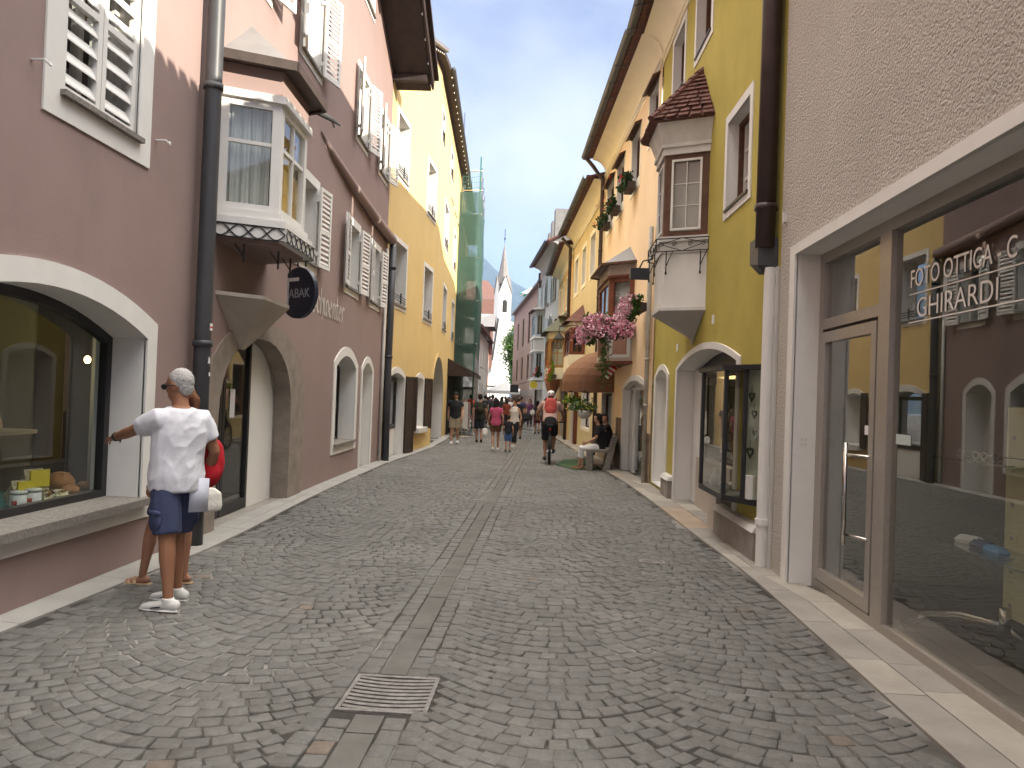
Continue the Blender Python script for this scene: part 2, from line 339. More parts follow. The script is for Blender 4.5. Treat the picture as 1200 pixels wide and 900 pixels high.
def bake(mb, voxel, smooth=4, name='m', fac=.5):
    """union of overlapping closed pieces as one continuous skin"""
    me=bpy.data.meshes.new(name); me.from_pydata(mb.v,[],mb.f); 
    bm=bmesh.new(); bm.from_mesh(me); bmesh.ops.recalc_face_normals(bm,faces=bm.faces); bm.to_mesh(me); bm.free()
    o=bpy.data.objects.new('tmp',me); COL.objects.link(o)
    md=o.modifiers.new('r','REMESH'); md.mode='VOXEL'; md.voxel_size=voxel
    if smooth: s=o.modifiers.new('s','SMOOTH'); s.iterations=smooth; s.factor=fac
    bpy.context.view_layer.update()
    r=bpy.data.meshes.new_from_object(o.evaluated_get(bpy.context.evaluated_depsgraph_get())); bpy.data.objects.remove(o)
    q=MB(); q.v=[tuple(v.co) for v in r.vertices]; q.f=[tuple(p.vertices) for p in r.polygons]; q.mi=[0]*len(q.f)
    bpy.data.meshes.remove(r); return q
def sstep(a,b,x): t=max(0,min(1,(x-a)/(b-a))); return t*t*(3-2*t)
def longz(y): return -.10*sstep(11,24,y)-.005*max(0,y-24)
XD=-.87
def gz(x,y): return longz(y)-.09*max(0,1-abs(x-XD)/2.6)
# ------------------------------------------------------------------ the ground
def interp(tab,y):
    for (a,p),(b,q) in zip(tab,tab[1:]):
        if y<=b: return p+(q-p)*max(0,(y-a)/(b-a))
    return tab[-1][1]
XLt=[(-12,-3.36),(5,-3.36),(7.6,-3.24),(10.5,-3.42),(17.5,-3.68),(24,-3.60),(33,-4.05),(60,-5.4)]
XRt=[(-12,1.92),(7.3,1.90),(9,1.80),(14.5,1.55),(18,1.30),(23,1.02),(31.5,.36),(40,-.1),(48,-1.2),(68,-3.6)]
def ground_mesh():
    mb=MB(); xs=[-400,-60,-20,-8,-5,-4,-3.4,-2.8,-2.2,-1.6,-1.1,XD,-.6,0,.6,1.2,1.8,2.4,3.2,6,20,60,400]; ys=[-60,-14,-6,0,2]+[3+i for i in range(1,60)]+[75,90,120,200,400,1200,3500]
    for y in ys:
        for x in xs: mb.v.append((x,y,gz(x,y)))
    k=len(xs)
    for i in range(len(ys)-1):
        for j in range(k-1): mb.f.append((i*k+j,i*k+j+1,(i+1)*k+j+1,(i+1)*k+j)); mb.mi.append(0)
    return mb
def mortar_mat():
    m=M('joint_sand',(.17,.158,.14),.97,.30,.55,.3,80)
    n=m.node_tree.nodes; l=m.node_tree.links; b=n['Principled BSDF']
    t=n.new('ShaderNodeTexCoord'); z=n.new('ShaderNodeTexNoise'); z.inputs['Scale'].default_value=.55; z.inputs['Detail'].default_value=6; l.new(t.outputs['Object'],z.inputs[0])
    r=n.new('ShaderNodeValToRGB'); r.color_ramp.elements[0].position=.47; r.color_ramp.elements[0].color=(.045,.042,.038,1); r.color_ramp.elements[1].position=.60; r.color_ramp.elements[1].color=(.25,.24,.22,1)
    l.new(z.outputs[0],r.inputs[0]); l.new(r.outputs[0],b.inputs['Base Color']); return m
tag(ground_mesh().build('road',mortar_mat()),kind='structure')
def cobble_mat():
    m,n,l,b=base_mat('cobblestone'); b.inputs['Roughness'].default_value=.72; b.inputs['Specular IOR Level'].default_value=.35
    a=n.new('ShaderNodeVertexColor'); a.layer_name='tone'; t=n.new('ShaderNodeTexCoord')
    z=n.new('ShaderNodeTexNoise'); z.inputs['Scale'].default_value=28; z.inputs['Detail'].default_value=6; z.inputs['Roughness'].default_value=.7; l.new(t.outputs['Object'],z.inputs[0])
    r=n.new('ShaderNodeMapRange'); r.inputs[1].default_value=.3; r.inputs[2].default_value=.7; r.inputs[3].default_value=.84; r.inputs[4].default_value=1.16; l.new(z.outputs[0],r.inputs[0])
    # worn and dusted patches
    z2=n.new('ShaderNodeTexNoise'); z2.inputs['Scale'].default_value=.5; z2.inputs['Detail'].default_value=9; z2.inputs['Roughness'].default_value=.68; l.new(t.outputs['Object'],z2.inputs[0])
    r2=n.new('ShaderNodeMapRange'); r2.inputs[1].default_value=.36; r2.inputs[2].default_value=.66; r2.inputs[3].default_value=.82; r2.inputs[4].default_value=1.18; l.new(z2.outputs[0],r2.inputs[0])
    q=n.new('ShaderNodeMath'); q.operation='MULTIPLY'; l.new(r.outputs[0],q.inputs[0]); l.new(r2.outputs[0],q.inputs[1])
    v=n.new('ShaderNodeVectorMath'); v.operation='SCALE'; l.new(a.outputs['Color'],v.inputs[0]); l.new(q.outputs[0],v.inputs['Scale'])
    z3=n.new('ShaderNodeTexNoise'); z3.inputs['Scale'].default_value=7; z3.inputs['Detail'].default_value=8; z3.inputs['Roughness'].default_value=.75; l.new(t.outputs['Object'],z3.inputs[0])
    r3=n.new('ShaderNodeMapRange'); r3.inputs[1].default_value=.54; r3.inputs[2].default_value=.75; r3.inputs[4].default_value=.55; l.new(z3.outputs[0],r3.inputs[0])
    x=n.new('ShaderNodeMix'); x.data_type='RGBA'; l.new(r3.outputs[0],x.inputs['Factor']); l.new(v.outputs[0],x.inputs['A']); x.inputs['B'].default_value=(.185,.180,.166,1)
    l.new(x.outputs['Result'],b.inputs['Base Color'])
    z4=n.new('ShaderNodeTexNoise'); z4.inputs['Scale'].default_value=45; z4.inputs['Detail'].default_value=5; l.new(t.outputs['Object'],z4.inputs[0])
    bb=n.new('ShaderNodeBump'); bb.inputs['Strength'].default_value=.45; bb.inputs['Distance'].default_value=.012; l.new(z4.outputs[0],bb.inputs['Height']); l.new(bb.outputs[0],b.inputs['Normal'])
    return m
def cobbles():
    rng=np.random.default_rng(3)
    C=[];A=[];S=[];Wd=[]   # centre, heading, half sizes
    def put(x,y,ang,hx,hy):
        if not(XLt and interp(XLt,y)+.05<x<interp(XRt,y)-.05): return
        if -1.08<x<-.57 and 3.97<y<4.53: return
        C.append((x,y)); A.append(ang); S.append((hx,hy))
    Y0,Y1=1.2,40.0
    # straight courses beside the drain slabs
    for off in (-.262,-.142,.142,.262):
        y=Y0
        while y<Y1:
            s=rng.uniform(.10,.16); put(XD+off,y+s/2,rng.normal(0,.02),.054,s/2-.005); y+=s
    def fans(xa,xb,cols):
        wid=(xb-xa)/cols; half=wid/2; sag=.30; pitch=.113
        for c in range(cols):
            xc=xa+wid*(c+.5); nr=int((Y1-Y0)/pitch)
            for r in range(nr):
                yy=Y0+r*pitch+rng.normal(0,.004); t=-half-rng.uniform(0,.03)
                while t<half:
                    sl=2*sag*t/half/half; ca=1/math.sqrt(1+sl*sl); ln=rng.uniform(.098,.145); st=ln*ca
                    tm=t+st/2
                    if tm>half+.015: break
                    sl=2*sag*tm/half/half; ca=1/math.sqrt(1+sl*sl)
                    y=yy+sag*(tm/half)**2
                    put(xc+tm+rng.normal(0,.003), y+rng.normal(0,.004), math.atan(sl)+rng.normal(0,.028), ln/2-rng.uniform(.002,.006), pitch*ca/2-rng.uniform(.002,.0055))
                    t+=st
    fans(-3.75,XD-.315,2); fans(XD+.315,2.05,2)
    n=len(C); C=np.array(C);A=np.array(A);S=np.array(S)
    zc=np.array([gz(x,y) for x,y in C])
    hz=rng.uniform(.006,.0135,n); bev=rng.uniform(.0035,.0075,n)
    ca,sa=np.cos(A),np.sin(A); V=np.zeros((n,12,3)); sg=[(-1,-1),(1,-1),(1,1),(-1,1)]
    tilt=rng.normal(0,.015,(n,2)); jit=rng.normal(0,.0035,(n,4,2))
    for ring,(ins,hh) in enumerate([(0,-1),(0,.55),(1,1)]):
        for k,(p,q) in enumerate(sg):
            lx=p*(S[:,0]-(bev if ins else 0))+jit[:,k,0]; ly=q*(S[:,1]-(bev if ins else 0))+jit[:,k,1]
            V[:,ring*4+k,0]=C[:,0]+lx*ca-ly*sa; V[:,ring*4+k,1]=C[:,1]+lx*sa+ly*ca
            z = zc-.02 if hh<0 else zc+hz*hh+lx*tilt[:,0]+ly*tilt[:,1]
            V[:,ring*4+k,2]=z
    fs=[]
    for ring in (0,1):
        for k in range(4): fs.append((ring*4+k,ring*4+(k+1)%4,ring*4+4+(k+1)%4,ring*4+4+k))
    fs.append((8,9,10,11)); fs=np.array(fs)
    F=(fs[None]+(np.arange(n)*12)[:,None,None]).reshape(-1,4)
    me=bpy.data.meshes.new('cobbles'); me.vertices.add(n*12); me.vertices.foreach_set('co',V.reshape(-1))
    me.loops.add(F.size); me.loops.foreach_set('vertex_index',F.reshape(-1).astype(np.int32)); me.polygons.add(len(F)); me.polygons.foreach_set('loop_start',np.arange(0,F.size,4,dtype=np.int32)); me.polygons.foreach_set('loop_total',np.full(len(F),4,dtype=np.int32))
    me.update(calc_edges=True); me.validate()
    tone=rng.normal(1,.075,n).clip(.6,1.4); warm=rng.normal(0,.008,n); base=np.array([.128,.126,.118])
    col=np.ones((n,4)); col[:,:3]=base*tone[:,None]*np.stack([1+warm,np.ones(n),1-warm],1)
    red=rng.random(n)<.004; col[red,:3]*=np.array([1.18,1.0,.88])
    at=me.color_attributes.new('tone','FLOAT_COLOR','POINT'); at.data.foreach_set('color',np.repeat(col,12,0).astype(np.float32).reshape(-1))
    me.materials.append(cobble_mat()); o=bpy.data.objects.new('cobblestone_paving',me); COL.objects.link(o); tag(o,kind='structure')
cobbles()
def drain_slabs():
    mb=MB(); y=1.2
    while y<46:
        l=random.uniform(.7,1.1)
        if not(y<4.53 and y+l>3.97):
            z0=gz(XD,y);z1=gz(XD,y+l-.012); mb.hexa([(XD-.075,y,z0-.02),(XD+.075,y,z0-.02),(XD+.075,y+l-.012,z1-.02),(XD-.075,y+l-.012,z1-.02),(XD-.075,y,z0+.011),(XD+.075,y,z0+.011),(XD+.075,y+l-.012,z1+.011),(XD-.075,y+l-.012,z1+.011)])
            y+=l
        else:
            z0=gz(XD,y)
            if y<3.95: mb.box(XD-.075,XD+.075,y,3.96,z0-.02,z0+.011)
            y=4.54
    tag(mb.build('drain_channel',M('channel_slab',(.118,.115,.106),.85,.2,4,.15,50,stain=(.085,.082,.078))),kind='structure')
drain_slabs()
def pavements():
    mb=MB(); y=-8
    while y<40:
        l=random.uniform(.8,1.5); e=y+l-.006; xw=lambda q: -3.60 if q<7.7 else -3.58-.0382*(q-7.7)-.02 if q<17.9 else -3.97+.03*(q-17.9) if q<24 else -3.8-.0635*(q-24)
        p=[]
        for dz in (-.05,1):
            for (q,wall_) in ((y,0),(y,1),(e,1),(e,0)):
                x=xw(q)-.02 if not wall_ else interp(XLt,q)
                z=longz(q)+(-.06 if dz<0 else (.028 if not wall_ else .012)); p.append((x,q,z))
        mb.hexa([p[0],p[1],p[2],p[3],p[4],p[5],p[6],p[7]]); y+=l
    tag(mb.build('pavement',CONC),kind='structure')
    mb=MB(); rng=random.Random(5)
    xw=lambda q: 2.44 if q<7.2 else 2.23-.0284*(q-7.2) if q<15 else 1.98-.07*(q-15) if q<23 else 1.46-.08*(q-23)
    for row in range(3):
        y=-8
        while y<38:
            l=rng.uniform(.42,.95) if row<2 else rng.uniform(.6,1.3); e=y+l-.007
            def xx(q,k):
                a=interp(XRt,q); b=xw(q)+(.45 if 9<q<13.2 else 0); w=b-a; return a+w*(0,.46 if q<7.2 else .4,1)[k] if k<2 else b
            if row<2:
                z=lambda q: longz(q)+.018+.002*row
                P=[(xx(y,row)+.003,y),(xx(y,row+1)-.003,y),(xx(e,row+1)-.003,e),(xx(e,row)+.003,e)]
                mb.hexa([(a,b,z(b)-.06) for a,b in P]+[(a,b,z(b)+rng.uniform(-.001,.001)) for a,b in P], (0 if rng.random()<(.72 if y<7.2 else .3) else 1) if rng.random()<.86 else 2)
            y+=l
    tag(mb.build('pavement',[SLAB,SLAB2,M('brown_slab',(.33,.26,.20),.85,.15,3,.1,40)]),kind='structure')
pavements()
def grate(x0,x1,y0,y1,label,group=None,bars=9,curve=.03):
    z=gz((x0+x1)/2,(y0+y1)/2); t=tag(empty('drain_grate',((x0+x1)/2,(y0+y1)/2,z)),label,'drain grate',group)
    w=(x1-x0)/2; d=(y1-y0)/2; fr=MB()
    fr.box(-w,w,-d,-d+.03,-.02,.016); fr.box(-w,w,d-.03,d,-.02,.016); fr.box(-w,-w+.022,-d+.03,d-.03,-.02,.016); fr.box(w-.022,w,-d+.03,d-.03,-.02,.016); fr.build('frame',CASTIRON,t)
    b=MB(); n=bars
    for i in range(n):
        yb=-d+.03+(2*d-.06)*(i+.5)/n; h=(2*d-.06)/n*.30
        pts=[(-w+.022+(2*w-.044)*k/8, yb+curve*((k/4-1)**2)-curve*.5) for k in range(9)]
        for (xa,ya),(xb,yb2) in zip(pts,pts[1:]): b.hexa([(xa,ya-h,-.02),(xb,yb2-h,-.02),(xb,yb2+h,-.02),(xa,ya+h,-.02),(xa,ya-h,.013),(xb,yb2-h,.013),(xb,yb2+h,.013),(xa,ya+h,.013)])
    b.build('bars',CASTIRON,t)
    p=MB().box(-w+.002,w-.002,-d+.002,d-.002,.001,.004).build('pit',M('pit_dark',(.006,.006,.006),1),t)
grate(-1.07,-.585,3.99,4.51,'large curved-bar iron drain grate in the middle of the cobbled street')
grate(1.42,1.72,14.6,15.0,'small iron drain grate beside the right-hand paving slabs',bars=6,curve=0)
grate(.95,1.2,7.7,7.85,'tiny iron drain set alone in the cobbles on the right',bars=3,curve=0)
# ------------------------------------------------------------------ hills, sky things
def hills():
    mb=MB(); rng=random.Random(2); prof=[(-2600,180),(-1700,420),(-1000,640),(-500,640),(-330,590),(-230,520),(-150,470),(0,400),(100,380),(500,520),(1200,760),(2300,500),(3200,200)]
    nx=90; ny=16; 
    for j in range(ny+1):
        f=j/ny
        for i in range(nx+1):
            x=-2600+5800*i/nx; h=interp(prof,x)
            z=h*math.sin(f*math.pi/2)**1.2+ (mnoise.fractal(Vector((x/260,f*4,.3)),1,2,5)*55*f); mb.v.append((x,2300+f*900,z-10))
    for j in range(ny):
        for i in range(nx): mb.f.append((j*(nx+1)+i,j*(nx+1)+i+1,(j+1)*(nx+1)+i+1,(j+1)*(nx+1)+i)); mb.mi.append(0)
    tag(mb.build('hills',M('forest_slope',(.022,.034,.030),.95,.4,.02,0)),kind='structure')
hills()

# ------------------------------------------------------------------ building kit
def window(F,root,x0,x1,z0,z1,d=.22,fm=None,frame=.06,mull=1,trans=(),sur=.12,surm=None,sill=True,sillm=None,curt=None,name='window',glass=None,proud=.015,inner=.06,pane_frame=None):
    fm=fm or WHITE; surm=surm or WHITE; M_=F.M
    mb=MB(); f=frame; mb.box(x0,x0+f,d,d+inner,z0,z1); mb.box(x1-f,x1,d,d+inner,z0,z1); mb.box(x0+f,x1-f,d,d+inner,z0,z0+f); mb.box(x0+f,x1-f,d,d+inner,z1-f,z1)
    for k in range(mull):
        c=x0+(x1-x0)*(k+1)/(mull+1); mb.box(c-f*.55,c+f*.55,d-.004,d+inner,z0+f,z1-f)
    for tz in trans:
        zz=z0+(z1-z0)*tz; w=f*.32
        cs=[x0+f]+[x0+(x1-x0)*(k+1)/(mull+1) for k in range(mull)]+[x1-f]
        for a,b in zip(cs,cs[1:]): mb.box(a+f*.55,b-f*.55,d+.006,d+inner-.006,zz-w,zz+w)
    o=mb.build(name,fm,root,M_)
    MB().add([(x0+f*.5,d+inner*.5,z0+f*.5),(x1-f*.5,d+inner*.5,z0+f*.5),(x1-f*.5,d+inner*.5,z1-f*.5),(x0+f*.5,d+inner*.5,z1-f*.5)],[(0,1,2,3)]).build('pane',glass or GLASS,o)
    if sur:
        MB().panel(rect(x0-sur,x1+sur,z0-sur,z1+sur),[rect(x0,x1,z0,z1)],-proud,.01,0).build('surround',surm,o)
    if sill: MB().box(x0-.03,x1+.03,-.06,d-.002,z0-.035,z0+.006).build('sill',sillm or GRANITE,o)
    if curt:
        c=MB(); n=24; xs=[x0+f+(x1-x0-2*f)*i/n for i in range(n+1)]; yy=d+inner+.09
        c.loft([[(x,yy+.018*math.sin(i*2.1),z) for i,x in enumerate(xs)] for z in (z0+f,z1-f)],False,closed=False); c.build('curtain',curt,o)
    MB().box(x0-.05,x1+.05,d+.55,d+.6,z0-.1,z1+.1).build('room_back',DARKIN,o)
    return o
def shutter_mesh(w,h,louvers=True,m=0,split=.45,slat=.07,t=.035):
    """leaf in x 0..w, z 0..h, y -t..0"""
    mb=MB(); s=.055; mb.box(0,s,-t,0,0,h); mb.box(w-s,w,-t,0,0,h); mb.box(s,w-s,-t,0,0,s); mb.box(s,w-s,-t,0,h-s,h); zm=h*split; mb.box(s,w-s,-t,0,zm-s/2,zm+s/2)
    for a,b in ((s,zm-s/2),(zm+s/2,h-s)):
        if louvers:
            n=max(1,int((b-a)/slat))
            for i in range(n):
                z=a+(b-a)*(i+.5)/n; q=slat*.42
                mb.hexa([(s,-t+.004,z-q),(w-s,-t+.004,z-q),(w-s,-.004,z+q*.5),(s,-.004,z+q*.5),(s,-t+.004,z-q+.012),(w-s,-t+.004,z-q+.012),(w-s,-.004,z+q*.5+.012),(s,-.004,z+q*.5+.012)])
        else: mb.box(s,w-s,-t*.7,-.004,a,b)
    return mb
def shutters(F,win,x0,x1,z0,z1,mat,w=None,off=-.05,ang=8,**k):
    w=w or (x1-x0)/2
    for sgn,xh in ((-1,x0),(1,x1)):
        mb=shutter_mesh(w,z1-z0,**k)
        A=Matrix.Translation((xh,off,z0))@Matrix.Rotation(R(-ang*sgn),4,'Z')
        if sgn<0: A=A@Matrix.Diagonal((-1,1,1,1))
        mb.xf(A); 
        for zz in (z0+.2,z1-.2): mb.box(xh-.012,xh+.012,off-.02,.0,zz-.03,zz+.03)
        mb.build('shutter',mat,win)
def pipe(F,root,pts,r,mat,name='downpipe',collars=(),smooth=True):
    mb=MB().tube(pts,r,12)
    for z in collars:
        p=min(pts,key=lambda q:abs(q[2]-z)); mb.tube([(p[0],p[1],z-.03),(p[0],p[1],z+.03)],r*1.18,12)
    return mb.build(name,mat,root,F.M,smooth)
def ring_band(F,root,outer,inner_,mat,y0,y1,name): return MB().panel(outer,[inner_],y0,y1).build(name,mat,root,F.M)
def iron_scroll(a,b,h,n,r=.008):
    """wavy iron lattice between 3D points a and b (bottom edge), height h"""
    mb=MB(); a=Vector(a); b=Vector(b); up=Vector((0,0,h)); N=n*6
    for ph in (0,math.pi):
        mb.tube([a.lerp(b,i/N)+up*(.5+.46*math.sin(ph+math.pi*i/6)) for i in range(N+1)],r,5)
    mb.tube([a,b],r,5); mb.tube([a+up,b+up],r,5)
    return mb
# ------------------------------------------------------------------ pink building (left, near)
pk=tag(empty('pink_building',(-3.58,7.7,0)),'dusky pink house with white louvred shutters, an oriel and a stone arch doorway, nearest left','building')
A1=Facade((-3.58,0),(-3.58,7.7),pk); A2=Facade((-3.58,7.7),(-3.97,17.9),pk); L2=A2.L
RID=12.6
def gab(s): return 9.05+.43*(L2-s)          # verge height along the far panel
w=MB(); shop_o=seg_arch(4.0,6.6,.57,1.98,2.26,14); up=rect(5.30,6.31,3.66,4.86)
w.panel([(-12,-.6),(7.7,-.6),(7.7,gab(0)),(6.0,gab(-1.7)),(-12,8.0)],[shop_o,up],0,.45,0,1,edges=False)
w.build('wall',[PINK,WHITE],pk,A1.M)
port_in=arch(.45,3.05,-.3,1.25,2.19,16,2.25); aw_in=seg_arch(5.68,7.27,.62,2.0,2.22,10); nd_in=seg_arch(7.93,8.93,-.3,1.98,2.17,10)
win_lo=[(3.1,4.0),(6.12,7.1),(8.40,9.28)]; win_up=[(.55,1.5),(2.95,3.9),(6.62,7.5),(8.86,9.74)]
holes=[inset(port_in,-.03),aw_in,nd_in]+[rect(a,b,3.5,4.68) for a,b in win_lo]+[rect(a,b,6.42,7.70) for a,b in win_up]+[rect(6.85,7.65,9.2,10.1)]
w=MB(); w.panel([(0,-.6),(L2,-.6),(L2,gab(L2)),(0,gab(0))],holes,0,.4,0,1,edges=False)
w.add([(L2,0,-.6),(L2,9,-.6),(L2,9,gab(L2)),(L2,0,gab(L2))],[(0,1,2,3)]); w.add([(-20,9,-.6),(L2,9,-.6),(L2,9,9),(0,9,13),(-20,9,9)],[(0,1,2,3,4)])
w.build('wall',[PINK,WHITE],pk,A2.M)
# overhanging upper storey: tapered ledge
lg=MB().tube([(4.1,-.005,5.62),(4.8,-.02,5.5),(6.2,-.05,5.36),(8.2,-.08,5.24),(L2+.05,-.10,5.17)],[(.02,.02),(.07,.05),(.10,.08),(.115,.10),(.125,.11)],10,side=(0,0,1)).build('ledge',PINK,pk,A2.M,True)
# gable roof with wide dark soffit
rf=MB(); vp=[(-3.2,gab(-3.2)+.12),(L2+.35,gab(L2+.35)+.12)]
rf.hexa([(vp[0][0],-.85,vp[0][1]-.16),(vp[1][0],-.85,vp[1][1]-.16),(vp[1][0],9,vp[1][1]-.16),(vp[0][0],9,vp[0][1]-.16),(vp[0][0],-.85,vp[0][1]+.1),(vp[1][0],-.85,vp[1][1]+.1),(vp[1][0],9,vp[1][1]+.1),(vp[0][0],9,vp[0][1]+.1)])
rf.hexa([(-20,-.85,8.0),(-3.2,-.85,vp[0][1]-.16),(-3.2,9,vp[0][1]-.16),(-20,9,8.0),(-20,-.85,8.2),(-3.2,-.85,vp[0][1]+.1),(-3.2,9,vp[0][1]+.1),(-20,9,8.2)])
rfo=rf.build('roof',SOFFIT,pk,A2.M)
vb=MB().bar((vp[0][0],-.9,vp[0][1]),(vp[1][0],-.9,vp[1][1]),.05,.34); vb.bar((vp[0][0],-.97,vp[0][1]+.12),(vp[1][0],-.97,vp[1][1]+.12),.12,.09); vb.build('verge_board',DBROWN,rfo)
for s in (L2-.1,L2-2.4,L2-4.8,L2-7.2):
    MB().box(s-.08,s+.08,-.80,.0,gab(s)-.20,gab(s)-.045).build('rafter_end',SOFFIT,rfo)
gl=MB()
for i in range(18): s=L2+.2-i*.62; gl.ell((s,-.865,gab(s)-.03),(.028,.028,.035),7,5)
gl.build('string_lights',emis('unlit_bulb',(.8,.8,.78),0),pk,A2.M,True)
# --- near shuttered window
wn=window(A1,pk,5.30,6.31,3.66,4.86,d=.2,sur=.2,sill=True,mull=1)
for xh,wd in ((5.32,.485),(5.815,.485)):
    mb=shutter_mesh(wd,1.18,slat=.135,split=.62,t=.05); mb.xf(Matrix.Translation((xh,.07,3.675))); mb.build('shutter',WHITE,wn)
hk=MB()
for xx in (4.98,6.62): hk.tube([(xx,0,3.75),(xx,-.09,3.75),(xx+.03,-.12,3.72),(xx+.05,-.10,3.75)],.009,5)
hk.build('shutter_hook',WHITE,pk,A1.M)
# --- shop window with segmental arch
sw=MB().panel(seg_arch(3.84,6.76,.40,2.12,2.43,16),[shop_o],-.02,.012,0).build('shop_window',WHITE,pk,A1.M)
fr=MB().panel(inset(shop_o,.0),[inset(shop_o,.075)],.30,.37,0); fr.build('frame',BLACK,sw)
ii=inset(shop_o,.05); MB().panel(ii,(),.335,.336,0,edges=False).build('pane',P1GLASS,sw)
MB().box(3.80,6.68,-.10,.299,.52,.585).build('sill',GRANITE,sw)
rm=MB(); X0,X1,Y0,Y1,Z0,Z1=3.4,7.95,.46,2.6,.35,2.62
rm.add([(X0,Y1,Z0),(X1,Y1,Z0),(X1,Y1,Z1),(X0,Y1,Z1)],[(0,1,2,3)],0); rm.add([(X1,Y0,Z0),(X1,Y1,Z0),(X1,Y1,Z1),(X1,Y0,Z1)],[(0,1,2,3)],0); rm.add([(X0,Y0,Z0),(X0,Y1,Z0),(X0,Y1,Z1),(X0,Y0,Z1)],[(0,1,2,3)],0); rm.add([(X0,Y0,Z1),(X1,Y0,Z1),(X1,Y1,Z1),(X0,Y1,Z1)],[(0,1,2,3)],0); rm.add([(X0,Y0,Z0),(X1,Y0,Z0),(X1,Y1,Z0),(X0,Y1,Z0)],[(0,1,2,3)],1)
for xa,xb in ((4.35,4.42),(5.15,5.22),(6.0,6.07)): rm.box(xa,xb,1.75,1.82,Z0,2.1,2)
rm.box(4.35,6.07,1.74,1.83,2.06,2.14,2); rm.box(6.3,7.4,1.5,2.5,1.05,1.09,2); rm.box(5.24,5.98,2.5,2.57,.5,2.05,1); rm.box(4.4,5.1,2.5,2.57,.5,2.05,1)
rm.build('room',[INTGREY,DARKIN,M('inside_frame',(.30,.30,.25),.8)],sw)
MB().box(3.9,7.2,.385,1.15,.50,.60).build('display_shelf',TURQ,sw)
# --- stone portal
po=MB().panel(arch(.02,3.72,-.3,1.28,2.40,18,2.25),[port_in],-.02,.22,0).build('portal',PORTALS,pk,A2.M)
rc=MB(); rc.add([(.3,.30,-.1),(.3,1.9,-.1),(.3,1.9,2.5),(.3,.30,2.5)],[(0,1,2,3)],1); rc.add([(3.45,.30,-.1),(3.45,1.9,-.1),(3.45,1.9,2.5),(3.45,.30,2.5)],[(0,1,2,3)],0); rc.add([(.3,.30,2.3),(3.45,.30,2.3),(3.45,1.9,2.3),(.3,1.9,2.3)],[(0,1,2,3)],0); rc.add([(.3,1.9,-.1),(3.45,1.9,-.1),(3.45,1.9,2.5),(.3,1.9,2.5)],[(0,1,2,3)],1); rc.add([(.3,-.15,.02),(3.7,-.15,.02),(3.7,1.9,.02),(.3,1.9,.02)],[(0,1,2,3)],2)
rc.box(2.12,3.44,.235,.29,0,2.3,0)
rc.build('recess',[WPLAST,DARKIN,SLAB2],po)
dr=MB()
for xa in (.30,1.22): 
    dr.box(xa,xa+.07,.235,.29,.03,2.3); dr.box(xa+.83,xa+.90,.235,.29,.03,2.3); dr.box(xa+.07,xa+.83,.235,.29,.03,.16); dr.box(xa+.07,xa+.83,.235,.29,2.1,2.3)
do=dr.build('door',BLACK,po)
MB().add([(.42,.27,.1),(2.1,.27,.1),(2.1,.27,2.25),(.42,.27,2.25)],[(0,1,2,3)]).build('pane',GLASS,do)
MB().add([(1.50,.262,1.2),(1.66,.262,1.2),(1.66,.262,1.55),(1.50,.262,1.55)],[(0,1,2,3)]).build('notice',SIGNWHITE,do)
# --- arched ground window and narrow doorway
aw=MB().panel(seg_arch(5.5,7.45,.44,2.08,2.39,14),[aw_in],-.02,.012).build('arched_window',WHITE,pk,A2.M)
MB().panel(aw_in,[inset(aw_in,.05)],.30,.34).build('frame',BLACK,aw); MB().panel(inset(aw_in,.03),(),.32,.321,edges=False).build('pane',GLASS,aw); MB().box(5.62,7.32,-.07,.299,.585,.625).build('sill',GRANITE,aw); MB().box(5.5,7.5,1.5,1.55,.4,2.4).build('room_back',DARKIN,aw)
nd=MB().panel(seg_arch(7.8,9.07,-.3,2.03,2.31,14),[nd_in],-.02,.012).build('doorway',WHITE,pk,A2.M)
MB().panel(nd_in,(),.36,.40,edges=True).build('door',WPLAST,nd)
# --- shuttered windows
for a,b in win_lo:
    o=window(A2,pk,a,b,3.5,4.68,d=.16,sur=.14); shutters(A2,o,a,b,3.48,4.72,WHITE,ang=7)
for a,b in win_up:
    o=window(A2,pk,a,b,6.42,7.70,d=.16,sur=.12); shutters(A2,o,a,b,6.40,7.74,WHITE,ang=16)
window(A2,pk,6.85,7.65,9.2,10.1,d=.16,sur=.1)
